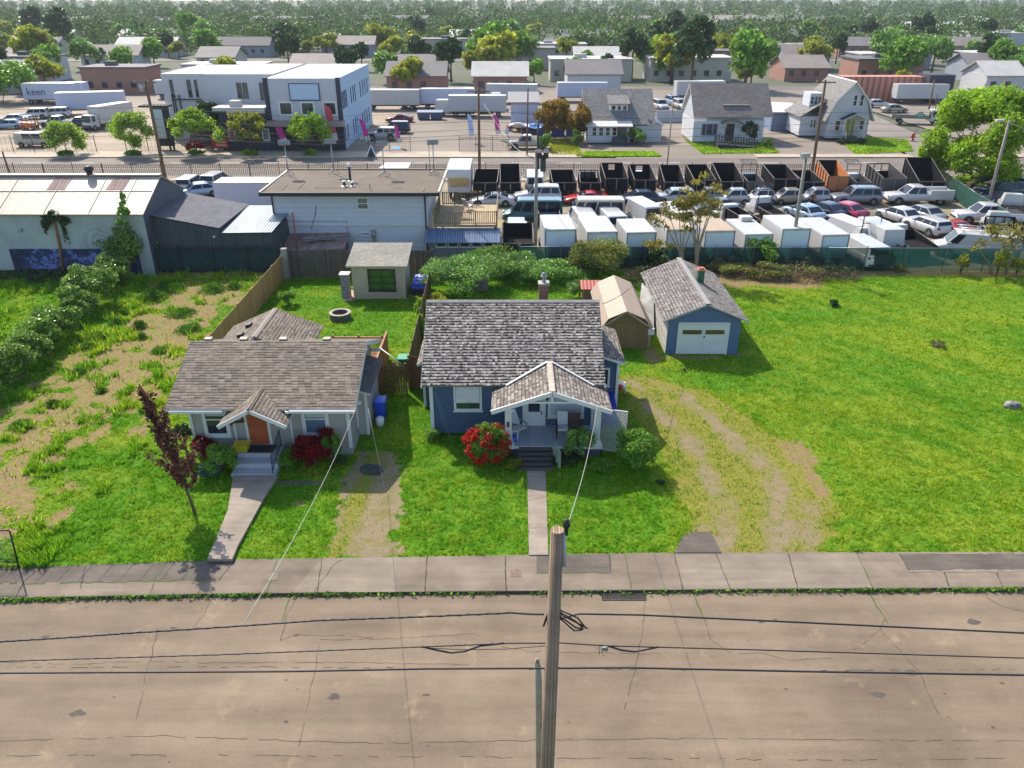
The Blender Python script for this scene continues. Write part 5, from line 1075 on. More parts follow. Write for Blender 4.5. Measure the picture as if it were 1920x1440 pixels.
def wheel(T,x,y,r,wd=.22,name='wheel'):
    key=(round(r,2),round(wd,2))
    if key not in WHEEL_ME:
        b=MB(); n=20; prof=[(r*.62,-wd/2),(r*.93,-wd/2),(r,-wd*.32),(r,wd*.32),(r*.93,wd/2),(r*.62,wd/2)]; b.lathe(prof,0,0,n); b.v=[(a,c,bb) for a,bb,c in b.v]; b.f=[f[::-1] for f in b.f]
        o=b.build('wheel',M_tyre); me1=o.data; bpy.data.objects.remove(o)
        b=MB(); b.tube([(0,-wd*.42,0),(0,wd*.42,0)],r*.64,14)
        for k in range(5): a=2*PI*k/5; b.cbox(r*.36*math.cos(a),0,r*.36*math.sin(a),r*.5,wd*.92,r*.13,1,0,0,-a)
        o=b.build('rim',[plain('rim_dark',(.08,.08,.085),.5,.4,.2),M_rim]); me2=o.data; bpy.data.objects.remove(o); WHEEL_ME[key]=(me1,me2)
    a,c=WHEEL_ME[key]; w_=bpy.data.objects.new(name,a); COL.objects.link(w_); w_.parent=T; w_.location=(x,y,r)
    q=bpy.data.objects.new('rim',c); COL.objects.link(q); q.parent=w_
SPEC={ # L,W,H, sill, [body stations (x frac, ztop, wfrac)], cabin (xrb,xrt,xft,xfb), belt, wheel r, axle fracs, side panes
 'sedan':dict(L=4.75,W=1.84,H=1.44,sill=.24,st=[(0,.70,.80),(.02,.86,.90),(.10,.96,.98),(.28,.97,1),(.68,.93,1),(.78,.88,1),(.93,.74,.96),(.985,.62,.86),(1,.50,.78)],cab=(.10,.27,.56,.73),belt=.93,r=.33,ax=(.20,.80),panes=((.06,.46),(.5,.96))),
 'suv':dict(L=4.95,W=1.95,H=1.76,sill=.30,st=[(0,.80,.86),(.02,1.02,.94),(.10,1.08,1),(.70,1.06,1),(.78,1.02,1),(.93,.92,.96),(.985,.78,.88),(1,.60,.82)],cab=(.02,.07,.57,.71),belt=1.06,r=.38,ax=(.19,.80),panes=((.04,.30),(.33,.63),(.66,.97))),
 'city':dict(L=2.72,W=1.58,H=1.55,sill=.24,st=[(0,.62,.84),(.04,.92,.94),(.15,1.0,1),(.72,.98,1),(.84,.90,.97),(.95,.76,.92),(1,.5,.84)],cab=(.06,.16,.62,.86),belt=.97,r=.29,ax=(.16,.83),panes=((.05,.34),(.40,.95))),
 'sport':dict(L=4.6,W=1.9,H=1.26,sill=.20,st=[(0,.66,.84),(.03,.88,.92),(.12,.92,1),(.30,.88,1),(.65,.82,.98),(.80,.78,.98),(.93,.62,.92),(1,.42,.78)],cab=(.08,.32,.50,.68),belt=.86,r=.34,ax=(.20,.80),panes=((.34,.94),)),
 'van':dict(L=5.5,W=2.0,H=2.05,sill=.32,st=[(0,.9,.92),(.01,1.15,.97),(.06,1.2,1),(.80,1.15,1),(.88,1.05,.97),(.96,.92,.92),(1,.62,.86)],cab=(.0,.02,.74,.86),belt=1.13,r=.36,ax=(.18,.82),panes=((.86,.985),)),
 'high':dict(L=5.8,W=2.02,H=2.65,sill=.32,st=[(0,.9,.92),(.01,1.15,.97),(.06,1.2,1),(.80,1.2,1),(.88,1.08,.97),(.96,.94,.92),(1,.62,.86)],cab=(.0,.03,.74,.87),belt=1.15,r=.36,ax=(.18,.82),panes=((.86,.985),)),
 'jeep':dict(L=4.4,W=1.85,H=1.82,sill=.42,st=[(0,.9,.9),(.01,1.12,.95),(.06,1.15,.96),(.62,1.15,.96),(.70,1.14,.92),(.95,1.08,.84),(1,.7,.82)],cab=(.01,.03,.58,.66),belt=1.13,r=.44,ax=(.19,.81),panes=((.03,.28),(.32,.62),(.66,.97))),
 'pickup':dict(L=5.9,W=1.98,H=1.88,sill=.42,st=[(0,.9,.94),(.01,1.15,.97),(.05,1.17,1),(.40,1.17,1),(.70,1.15,1),(.78,1.13,1),(.95,1.04,.96),(1,.66,.9)],cab=(.40,.42,.62,.74),belt=1.14,r=.41,ax=(.19,.82),panes=((.05,.45),(.5,.95))),
}
def vehicle(kind,col,label,cat,x,y,rz,group=None,name=None,L=None,panes=None,rack=False,service=False,rearwin=True,roofcol=None,H=None,sc=1.):
    s=dict(SPEC[kind]); 
    if L: s['L']=L
    if H: s['H']=H
    L=s['L']; hw=s['W']/2; T=thing(name or 'parked_car',label,cat,(x,y,.005),rz,group); P_=paint(col)
    # lower body loft
    b=MB(); st=s['st']; rings=[]
    for fx,zt,wf in st:
        X=(fx-.5)*L; w_=hw*wf; z0=s['sill']+(.08 if fx in (0,1) else 0)
        rings.append([(X,0,z0),(X,w_*.86,z0),(X,w_*.97,z0+.12),(X,w_,(z0+zt)/2),(X,w_*.985,zt-.14),(X,w_*.90,zt-.02),(X,w_*.5,zt+.015),(X,0,zt+.025),(X,-w_*.5,zt+.015),(X,-w_*.90,zt-.02),(X,-w_*.985,zt-.14),(X,-w_,(z0+zt)/2),(X,-w_*.97,z0+.12),(X,-w_*.86,z0)])
    n=len(rings[0]); vs=[p for r in rings for p in r]; fs=[]
    for i in range(len(rings)-1):
        for j in range(n): fs.append((i*n+j,(i+1)*n+j,(i+1)*n+(j+1)%n,i*n+(j+1)%n))
    b.add(vs,fs,0,True); b.f.append(list(range(n))); b.m.append(0); b.sm.append(False); b.f.append([(len(rings)-1)*n+j for j in range(n)][::-1]); b.m.append(0); b.sm.append(False)
    # cabin
    xrb,xrt,xft,xfb=[(v-.5)*L for v in s['cab']]; zb=s['belt']-.03; zt=s['H']; wb=hw*.93; wt=hw*(.74 if kind in('sedan','sport','city','suv','pickup') else .84)
    A=[(xrb,-wb,zb),(xfb,-wb,zb),(xfb,wb,zb),(xrb,wb,zb)]; B=[(xrt,-wt,zt-.06),(xft,-wt,zt-.06),(xft,wt,zt-.06),(xrt,wt,zt-.06)]
    k=MB(); k.hexa(A,B,0); 
    C=[(xrt+.06*L,-wt*.8,zt),(xft-.03*L,-wt*.8,zt),(xft-.03*L,wt*.8,zt),(xrt+.06*L,wt*.8,zt)]; k.hexa(B,C,0)
    b.add(k.v,k.f,0 if not roofcol else 0,False)
    if kind=='pickup' and not service:
        b.box(-.485*L,xrb-.05,-hw*.8,hw*.8,1.18,1.20,1)  # dark sheet stands in for the shaded hollow of the open bed
    body=b.build('body',[P_,M_plas],T)
    if roofcol: q=MB(); q.hexa([(p[0],p[1]*.98,zt-.05) for p in B],[(p[0],p[1],zt+.012) for p in C]); q.build('roof',paint(roofcol),T)
    # glass
    def quad(a,bq,c,d,u0,u1,v0,v1,off):
        a,bq,c,d=map(Vector,(a,bq,c,d)); g=lambda u,v:(a*(1-u)+bq*u)*(1-v)+(d*(1-u)+c*u)*v
        n_=(bq-a).cross(d-a).normalized()*off; q=MB(); q.slab([g(u0,v0)+n_,g(u1,v0)+n_,g(u1,v1)+n_,g(u0,v1)+n_],off+.005); return q
    quad(A[1],A[2],B[2],B[1],.06,.94,.06,.93,.012).build('windshield',M_cg,T)
    if rearwin: quad(A[3],A[0],B[0],B[3],.08,.92,.22 if kind in('suv','van','high','jeep') else .08,.9,.012).build('rear_window',M_cg,T)
    for u0,u1 in (panes if panes is not None else s['panes']):
        quad(A[0],A[1],B[1],B[0],u0,u1,.08,.88,.012).build('window',M_cg,T); quad(A[2],A[3],B[3],B[2],1-u1,1-u0,.08,.88,.012).build('window',M_cg,T)
    # arches, wheels, lamps, bumpers, mirrors
    for fx in s['ax']:
        X=(fx-.5)*L
        for sg in (-1,1):
            q=MB(); q.tube([(X,sg*(hw-.13),s['r']*1.02),(X,sg*(hw+.006),s['r']*1.02)],s['r']*1.16,20,0,True); q.build('wheel_arch',M_plas,T); wheel(T,X,sg*(hw-.095),s['r'])
    for sg in (-1,1):
        zf=st[-2][1]; q=MB(); q.cbox((.5-.022)*L,sg*hw*.64,zf-.10,.12,hw*.36,.14,0,-sg*.25); q.build('headlight',M_head,T)
        zr=st[1][1]; q=MB(); q.cbox(-.497*L+.04,sg*hw*.74,zr-.13,.10,hw*.26,.18); q.build('tail_light',M_tail,T)
        q=MB(); q.cbox(xfb-.25,sg*(hw+.05),s['belt']+.06,.12,.2,.13); q.build('mirror',M_plas if col!='white' else P_,T)
    q=MB(); q.cbox(.5*L-.02,0,s['sill']+.2,.1,hw*1.3,.16); q.build('grille',M_plas,T); q=MB(); q.cbox(-.5*L+.02,0,s['sill']+.14,.1,hw*1.5,.13); q.build('bumper',M_plas if kind!='pickup' else M_rim,T)
    if kind=='jeep':
        q=MB(); q.tube([(-.5*L-.22,0,1.0),(-.5*L,0,1.0)],.38,16); q.build('spare_wheel',M_tyre,T)
        for fx in s['ax']:
            for sg in(-1,1): q=MB(); q.cbox((fx-.5)*L,sg*(hw+.04),.98,1.15,.22,.07); q.build('fender',M_plas,T)
    if rack:
        q=MB()
        for X in (-.3*L,0,.2*L): q.tube([(X,-wt,zt),(X,-wt,zt+.22),(X,wt,zt+.22),(X,wt,zt)],.025,5)
        for Y in (-wt,0,wt): q.tube([(-.4*L,Y,zt+.24),(.25*L,Y,zt+.24)],.025,5)
        q.build('roof_rack',M_rim,T)
    if service:
        for sg in (-1,1):
            q=MB(); q.box(-.5*L,-.5*L+2.35,sg*hw*.62,sg*(hw+.04),.62,1.52); 
            for i in range(3): q.box(-.5*L+.08+i*.76,-.5*L+.76+i*.76,sg*(hw+.04),sg*(hw+.055),1.02,1.46)
            q.build('tool_box',P_,T,bevel=.012)
        q=MB(); q.box(-.5*L,-.5*L+2.3,-hw*.62,hw*.62,1.0,1.06); q.box(-.5*L,-.5*L+.05,-hw*.6,hw*.6,.7,1.4); q.build('bed',M_vwhite,T)
    T.scale=(sc,)*3
    return T
def boxtruck(label,x,y,rz,Lb=4.4,H=3.15,wd=2.34,roof='white',door='door_bluewhite',group='box trucks backed up to the green fence',z0=.85,name='box_truck',vent=False,cab=True,loc_rear=True):
    """x,y = rear centre on the ground"""
    T=thing(name,label,'truck',(x,y,.005),rz,group); h=wd/2
    b=MB(); b.box(0,Lb,-h,h,z0,H-.02); bo=b.build('box',M_vbox,T,bevel=.03)
    q=MB(); q.box(.02,Lb-.02,-h+.03,h-.03,H-.02,H+.015)
    q.build('box_roof',plain('box_roof_'+roof,(.40,.41,.415) if roof=='white' else (.36,.275,.19),.6,0,.10,1.2),T)
    q=MB(); q.box(-.03,0,-h+.09,h-.09,z0+.1,H-.16)
    for i in range(1,7): z=z0+.1+i*(H-.26-z0)/7; q.box(-.036,-.03,-h+.1,h-.1,z-.006,z+.006)
    q.build('roll_door',plain('door_bluewhite',(.56,.64,.70),.5,0,.05,1),T)
    q=MB(); q.box(-.052,0,-h+.03,-h+.085,z0,H-.1,1); q.box(-.052,0,h-.085,h-.03,z0,H-.1,1); q.box(-.05,0,-h,-h+.03,z0,H); q.box(-.05,0,h-.03,h,z0,H); q.box(-.05,0,-h+.09,h-.09,H-.14,H); q.box(-.05,0,-h+.09,h-.09,z0-.1,z0+.08); fr=q.build('door_frame',[plain('frame_offwhite',(.42,.42,.41),.5,0,.1,3),plain('frame_dark',(.10,.085,.08) if roof=='white' else (.13,.10,.06),.6,0,.2,3)],T)
    for u in (-.16,0,.16,-h+.15,h-.15): q=MB(); q.box(-.06,-.05,u-.04,u+.04,H-.10,H-.06); q.build('marker_light',M_tail,fr)
    for s_ in (-1,1): q=MB(); q.box(-.065,-.05,s_*(h-.07),s_*(h-.02),z0+.2,z0+.6); q.build('tail_light',M_tail,T)
    q=MB(); q.box(.2,Lb+2.0,-.45,.45,.5,.72); q.build('chassis',M_plas,T)
    if cab:
        q=MB(); q.hexa([(Lb+.15,-.95,.5),(Lb+1.95,-.9,.5),(Lb+1.95,.9,.5),(Lb+.15,.95,.5)],[(Lb+.15,-.95,1.25),(Lb+1.9,-.88,1.15),(Lb+1.9,.88,1.15),(Lb+.15,.95,1.25)]); q.hexa([(Lb+.15,-.93,1.25),(Lb+1.2,-.9,1.2),(Lb+1.2,.9,1.2),(Lb+.15,.93,1.25)],[(Lb+.15,-.8,2.05),(Lb+.75,-.78,2.05),(Lb+.75,.78,2.05),(Lb+.15,.8,2.05)]); q.build('cab',M_vwhite,T,bevel=.04)
        q=MB(); q.slab([(Lb+1.19,-.82,1.26),(Lb+1.19,.82,1.26),(Lb+.79,.72,1.98),(Lb+.79,-.72,1.98)],.02); q.v=[(a+.03,bb,c) for a,bb,c in q.v]; q.build('windshield',M_cg,T)
    for X in (.9,Lb+1.2):
        for s_ in (-1,1): wheel(T,X,s_*(h-.2),.42,.28)
    if vent: q=MB(); q.cbox(Lb-.6,-.3,H+.2,.8,.9,.36); q.build('roof_unit',plain('unit_cream',(.5,.48,.44),.6),T,bevel=.04)
    return T
def dumptruck(label,x,y,rz,wd=2.2,Lb=4.0,zr=1.85,zf=2.4,col='black',head='solid',cabcol='white',group='dump bed trucks parked in a row',name='dump_truck',zfl=.95):
    T=thing(name,label,'truck',(x,y,.005),rz,group); h=wd/2
    M1=M_vblk if col=='black' else (striped('orange_planks',(.42,.14,.04),.2,1,.4,.6,.7,0,.15,.08) if col=='orange' else plain('dump_grey',(.05,.05,.055),.5,0,.2,2))
    q=MB(); q.box(0,Lb,-h,h,zfl-.1,zfl); q.build('bed_floor',plain('bed_dirty',(.014,.013,.014),.9,0,.5,1.5,0,0,0,.1) if zf<3.1 else plain('bed_mud',(.11,.075,.045),.9,0,.6,1),T)
    for s_ in (-1,1):
        q=MB(); y0,y1=s_*h,s_*(h-.06); 
        q.hexa([(0,min(y0,y1),zfl),(Lb,min(y0,y1),zfl),(Lb,max(y0,y1),zfl),(0,max(y0,y1),zfl)],[(0,min(y0,y1),zr),(Lb,min(y0,y1),zf),(Lb,max(y0,y1),zf),(0,max(y0,y1),zr)])
        sd_=q.build('side_wall',M1,T)
        q=MB(); 
        for i in range(6):
            X=.05+i*(Lb-.1)/5; zt=zr+(zf-zr)*X/Lb; q.box(X-.04,X+.04,s_*h,s_*(h+.06),zfl-.1,zt)
        q.beam((0,s_*h,zr),(Lb,s_*h,zf),.05,.05,1); q.build('rib',[M_vrib if col!='orange' else M_vblk,plain('rim_pale',(.20,.18,.17),.6,0,.2,3)],sd_)
    q=MB(); q.box(-.05,0,-h,h,zfl-.05,zr-.03); tg=q.build('tailgate',M1,T)
    q=MB(); q.box(-.08,-.05,-h,h,zr-.06,zr); q.box(-.08,-.05,-.06,.06,zfl,zr-.1); q.box(-.08,-.05,-h,-h+.05,zfl-.1,zr);q.box(-.08,-.05,h-.05,h,zfl-.1,zr); q.build('tailgate_frame',plain('frame_pale',(.15,.13,.125),.6,0,.2,3),tg)
    for s_ in (-1,1): 
        q=MB(); q.box(-.09,-.08,s_*(h-.14)-.05,s_*(h-.14)+.05,zfl-.35,zfl-.05); q.build('tail_light',M_tail,T)
    q=MB(); zz=zf
    if head=='solid': q.box(Lb-.05,Lb,-h,h,zfl,zz)
    elif head=='hole': q.box(Lb-.05,Lb,-h,h,zfl,zz-.75); q.box(Lb-.05,Lb,-h,-.35,zz-.75,zz); q.box(Lb-.05,Lb,.35,h,zz-.75,zz); q.box(Lb-.05,Lb,-.35,.35,zz-.15,zz)
    elif head=='open':
        q.box(Lb-.05,Lb,-h,h,zfl,zz-.8); 
        for u in (-h,-h/3,h/3,h-.08): q.box(Lb-.05,Lb,u,u+.08,zz-.8,zz)
        q.box(Lb-.05,Lb,-h,h,zz-.1,zz)
    elif head=='rack':
        q.box(Lb-.05,Lb,-h,h,zfl,zfl+.5); zt=zfl+2.05
        for s_ in (-h,h-.06): q.beam((Lb,s_+.03,zfl),(Lb,s_+.03,zt),.06,.06)
        q.beam((Lb,-h,zt),(Lb,h,zt),.05,.05); q.beam((Lb,-h,zt-.6),(Lb,h,zt-.6),.04,.04)
        for s_ in (-h+.03,h-.03): q.beam((Lb,s_,zt),(Lb+1.1,s_,zt+.25),.05,.05)
        q.beam((Lb+1.1,-h,zt+.25),(Lb+1.1,h,zt+.25),.05,.05)
        for i in range(1,6): u=-h+wd*i/6; q.beam((Lb,u,zt),(Lb+1.1,u,zt+.25),.025,.02); 
        for i in range(1,4): q.beam((Lb+.27*i,-h,zt+.06*i),(Lb+.27*i,h,zt+.06*i),.025,.02)
    q.build('headboard',M_vblk if head!='rack' else M_vrib,T)
    q=MB(); q.box(.1,Lb+1.9,-.42,.42,.55,.8); q.build('chassis',M_plas,T)
    q=MB(); q.hexa([(Lb+.12,-.92,.5),(Lb+1.9,-.9,.5),(Lb+1.9,.9,.5),(Lb+.12,.92,.5)],[(Lb+.12,-.92,1.2),(Lb+1.85,-.85,1.1),(Lb+1.85,.85,1.1),(Lb+.12,.92,1.2)]); q.hexa([(Lb+.12,-.9,1.2),(Lb+1.3,-.88,1.15),(Lb+1.3,.88,1.15),(Lb+.12,.9,1.2)],[(Lb+.2,-.78,1.95),(Lb+.95,-.76,1.95),(Lb+.95,.76,1.95),(Lb+.2,.78,1.95)]); q.build('cab',paint(cabcol),T,bevel=.03)
    for X in (1.0,Lb+1.2):
        for s_ in (-1,1): wheel(T,X,s_*(min(h,1.0)-.16),.41,.26)
    return T
LEFT=PI; UP=PI/2
# -- dump beds along the avenue fence (px of rear top edge)
DT=[(887,932,342,317,'solid','black','black dump truck just right of the white camper'),
 (938,976,342,307,'solid','black','black dump truck with its bed raised high'),
 (1036,1081,342,318,'solid','black','black dump truck right of the white van and leftmost of the long row'),
 (1088,1127,342,319,'open','black','small black dump truck with an open barred headboard'),
 (1135,1178,334,305,'hole','black','tall black dump truck with a window hole in its headboard, behind the red car'),
 (1190,1231,337,308,'hole','black','black dump truck with a headboard hole, behind the navy sedan'),
 (1246,1284,341,309,'solid','black','black dump truck left of the sapling tree top in the storage lot'),
 (1302,1342,337,308,'solid','black','black dump truck behind the red-leaved sapling'),
 (1352,1395,340,305,'solid','black','black dump truck with high ribbed sides behind the first small city car'),
 (1402,1432,340,325,'rack','grey','small dump truck with a tall mesh rack behind the second small city car'),
 (1452,1497,335,308,'solid','black','black ribbed dump truck left of the grey wooden pole'),
 (1507,1546,341,319,'solid','black','low black dump truck just left of the orange wooden one'),
 (1555,1593,330,300,'solid','orange','dump truck with orange-brown wooden sides'),
 (1607,1634,342,325,'rack','grey','small dump truck with a mesh rack behind the grey sport utility car'),
 (1657,1701,334,306,'open','grey','dark grey dump truck with open headboard behind the white pickup'),
 (1724,1773,340,295,'solid','black','largest dump bed with a muddy floor at the right end of the row')]
for i,(a,b_,yr,yf,hd,cl,lb) in enumerate(DT):
    D=80.6; pr=W((a+b_)/2,yr,D); wd=W(b_,yr,D)[0]-W(a,yr,D)[0]; Lb=4.2 if hd!='rack' else 3.0; zf=W(0,yf,D+Lb)[2]
    dumptruck(lb,pr[0],D,UP+(0.02 if i%3 else -.03),wd,Lb,max(1.45,pr[2]),max(zf,pr[2]+.1),cl,hd,'white' if i%3 else 'dark')
# -- box trucks
BT=[(1022,1081,430,402.5,'white',0,'white box truck at the left end of the row beside the wooden pole'),
 (1101,1159,434.6,405,'white',0,'second white box truck from the left, partly behind the shrub'),
 (1175,1232,435.5,410,'white',0,'third white box truck from the left, above the mossy shrub'),
 (1250,1306,430,402,'tan',0,'box truck with a tan weathered roof, left of the bare sapling trunks'),
 (1322,1380,432.5,405,'tan',0,'box truck with a tan weathered roof and brown rear frame, behind the sapling'),
 (1397,1451,439,410,'white',1,'white box truck with a small roof unit'),
 (1467,1522,428.7,403,'white',0,'white box truck right beside the grey wooden pole'),
 (1542,1595,440,408,'white',0,'white box truck at the right end of the row')]
for i,(a,b_,yr,yf,rf,vt,lb) in enumerate(BT):
    D=58.0+(.0 if i in(0,) else .15); c=W((a+b_)/2,yr,D); wd=W(b_,yr,D)[0]-W(a,yr,D)[0]; H=c[2]
    far=(0,)*3; dfar=(HC-H)/(-ray(0,yf)[2]/ray(0,yf)[1]); Lb=max(3.4,min(5.2,dfar-D))
    boxtruck(lb,c[0],D,UP+(.06 if i<1 else .08),Lb,H,wd,rf,vent=bool(vt))
CARS=[('sport','white',(922,389),LEFT,'white sports car beside the raised wooden deck','car',{'roofcol':'dark'}),
 ('suv','white',(1008,383),LEFT,'white sport utility car behind the teal van','car',{}),
 ('sport','red',(1100,386),LEFT,'red coupe in front of the tall black dump truck','car',{}),
 ('high','beige',(1112,430),LEFT,'beige high roof conversion van with dark side windows','van',{'name':'parked_van','panes':((.05,.28),(.30,.55),(.58,.80),(.84,.98))}),
 ('van','teal',(998,421),LEFT,'dark teal passenger van behind the wooden pole','van',{'name':'parked_van','panes':((.05,.3),(.34,.58),(.62,.8),(.84,.98)),'H':2.2,'L':5.6}),
 ('sedan','navy',(1200,387),LEFT,'navy blue sedan in the storage lot','car',{}),
 ('suv','silver',(1266,386),LEFT,'silver car partly behind the yellow-leaved sapling','car',{'L':4.2,'H':1.55}),
 ('city','grey',(1330,383),LEFT,'dark grey small car directly behind the sapling top','car',{}),
 ('city','silver',(1379,385),LEFT,'silver small city car, leftmost of the clear row','car',{}),
 ('city','white',(1430,385),LEFT,'white small city car with dark roof stripe','car',{'roofcol':'dark'}),
 ('city','tan',(1480,385),LEFT,'tan small city car just left of the grey wooden pole','car',{}),
 ('city','silver',(1533,384),LEFT,'silver small city car just right of the grey wooden pole','car',{'roofcol':'grey'}),
 ('suv','grey',(1608,386),LEFT,'grey sport utility car left of the white service pickup','car',{}),
 ('pickup','white',(1723,386),LEFT,'white crew cab service pickup with tool boxes','pickup',{'L':6.6,'service':True,'name':'parked_pickup'}),
 ('sedan','dark',(1348,404),LEFT+.1,'black car half hidden behind the tan-roofed box trucks','car',{}),
 ('sedan','sky',(1517,418),UP+.35,'pale blue sedan left of the navy one behind the box trucks','car',{}),
 ('sedan','navy',(1556,414),UP+.5,'navy sedan behind the white vans','car',{}),
 ('sedan','pink',(1592,414),UP+.5,'pinkish red car behind the tall white van','car',{}),
 ('sedan','white',(1697,424),UP+.35,'white sedan on the open lot behind the mesh rack truck','car',{}),
 ('sedan','silver',(1741,420),UP+.35,'silver sedan with a black rear window on the open lot','car',{}),
 ('suv','white',(1752,446),UP+.3,'white hatchback beyond the black dump beds','car',{'L':4.3,'H':1.5}),
 ('sport','red',(1795,446),UP+.3,'bright red coupe at the right side of the lot','car',{}),
 ('pickup','white',(1857,424),LEFT-.12,'white pickup at the right edge with its front wheel visible','pickup',{'name':'parked_pickup'}),
 ('van','white',(1628,503),UP+.12,'white cargo van right of the last box truck, behind the green fence','van',{'name':'parked_van','L':5.2,'H':1.9}),
 ('van','white',(1592,463),UP+.3,'white van with two dark rear windows behind the box trucks','van',{'name':'parked_van'}),
 ('high','white',(1652,482),UP+.12,'tall white van beside the mesh rack truck','van',{'name':'parked_van','panes':(),'H':2.5,'rearwin':False}),
 ('van','white',(1835,488),LEFT-.35,'white van with ladder rack at the lower right of the lot','van',{'name':'parked_van','L':6.2,'rack':True}),
 ('van','white',(1096,446),UP+.1,'white van between the first two box trucks','van',{'name':'parked_van'}),
 ('van','white',(1146,444),UP+.15,'white van between the second and third box trucks','van',{'name':'parked_van'}),
 ('high','white',(1204,436),UP+.3,'tall white van behind the third box truck','van',{'name':'parked_van','H':2.5,'panes':((.86,.985),)}),
 ('van','cream',(1262,436),UP+.3,'cream van behind the fourth box truck','van',{'name':'parked_van'}),
 ('suv','silver',(968,456),UP,'silver van roof just above the black open trailer','car',{}),
 ('van','white',(1003,366),UP,'white van parked among the dump trucks','van',{'name':'parked_van','H':2.1}),
 ('suv','white',(350,365),UP,'white car left of the long white trailer','car',{}),
 ('suv','silver',(398,358),UP-.1,'silver car behind the end of the long white trailer','car',{}),
 ('sedan','sky',(366,372),LEFT+.5,'pale blue car tight beside the warehouse','car',{}),
 ('suv','navy',(1877,374),LEFT+.15,'dark blue station car outside the lot fence','car',{}),
 ('sedan','navy',(1880,388),LEFT+.1,'low dark blue car next to the leaning lamp pole','car',{}),
 ('suv','white',(1925,368),LEFT,'white car at the right edge outside the lot fence','car',{}),
 ('van','beige',(62,277),.0,'beige and white passenger van on the gravel yard','van',{'name':'parked_van','H':1.95,'L':4.9,'panes':((.30,.60),(.66,.97))}),
 ('sport','dred',(748,230),LEFT,'dark red coupe in the far car park','car',{}),
 ('suv','navy',(738,251),LEFT,'dark blue sport utility car behind the white off-roader','car',{}),
 ('jeep','white',(715,264),LEFT,'white boxy off-roader with a rear spare wheel','car',{}),
 ('pickup','beige',(990,281),LEFT,'beige pickup half covered by a white and blue tarp','pickup',{'name':'parked_pickup','L':5.6}),
 ('high','white',(853,218),.0,'long white high roof van behind the grey containers','van',{'name':'parked_van','L':7.0,'H':2.7,'panes':((.88,.985),)}),
 ('pickup','silver',(108,241),LEFT,'silver pickup behind the orange forklift','pickup',{'name':'parked_pickup','L':6.4}),
 ('pickup','dark',(150,243),LEFT+.1,'black pickup in front of the white trailers','pickup',{'name':'parked_pickup','L':5.4}),
 ('van','white',(183,238),-PI/2-.2,'white van left of the white cab-over truck','van',{'name':'parked_van'}),
 ('sedan','lblue',(12,243),LEFT+.2,'light blue sedan at the far left edge','car',{}),
 ('sedan','white',(20,232),LEFT+.2,'white sedan second row at the far left','car',{}),
 ('suv','white',(60,224),LEFT+.2,'white car behind the orange forklift','car',{}),
 ('suv','white',(100,222),LEFT+.2,'white car in the back row above the silver pickup','car',{}),
 ('suv','white',(1238,205),-PI/2+.2,'white car behind the white wall, left of the two others','car',{}),
 ('suv','sky',(1262,197),-PI/2+.2,'pale blue car behind the white wall','car',{}),
 ('suv','white',(1276,204),-PI/2+.2,'white car rightmost behind the white wall','car',{}),
 ('sedan','white',(1648,202),.0,'white sedan on the side street','car',{}),
 ('sedan','tan',(1680,212),.1,'tan sedan in front of the flatbed truck','car',{}),
 ('van','white',(906,210),-PI/2,'white van facing the avenue beside the pole','van',{'name':'parked_van'}),
 ('high','white',(930,205),-PI/2,'white high van facing the avenue','van',{'name':'parked_van','H':2.8}),
]
for kind,col,(a,b_),rz,lb,cat,kw in CARS:
    x,y=P(a,b_); s_=SPEC[kind]; 
    if abs(math.sin(rz))<.5: y+=s_['W']/2
    elif b_>300: y+=s_['L']*.35
    vehicle(kind,col,lb,cat,x,y,rz,'vehicles parked in the lots',**kw)
# rear white vans between
# extra dump bodies nearer the green fence
def dt(a,b_,yr,D,yf,hd,lb,col='black',Lb=3.4,rz=UP,cab='white'):
    c=W((a+b_)/2,yr,D); wd=W(b_,yr,D)[0]-W(a,yr,D)[0]; zf=W(0,yf,D+Lb)[2]
    dumptruck(lb,c[0],D,rz,wd,Lb,c[2],max(zf,c[2]+.02),col,hd,cab,group='dump bed trucks near the green fence')
dt(942,1000,456,60.3,418,'solid','black open dump trailer left of the wooden pole',Lb=3.3)
dt(1010,1050,402,69.,393,'solid','black bed behind the first box truck',Lb=2.6)
dt(1400,1428,413,66.5,388,'solid','black dump bed above the box truck with the roof unit',Lb=3.6,rz=UP+.3)
dt(1450,1480,404,70,385,'rack','mesh rack truck behind the grey wooden pole','grey',3.0,rz=UP+.25)
dt(1650,1690,462,59.4,438,'rack','small dump truck with a tall mesh rack above the green fence','grey',2.8,rz=UP+.2)
dt(1706,1766,466,59.4,431,'solid','black dump bed above the green fence',Lb=3.6,rz=UP+.16)
dt(1872,1925,455,63.5,405,'open','dark dump bed truck behind the small tree at the right edge',Lb=3.8,rz=UP-.2)
dt(1893,1935,418,70.5,385,'solid','dark dump bed at the far right edge with red corner',Lb=3.8,rz=UP-.3)
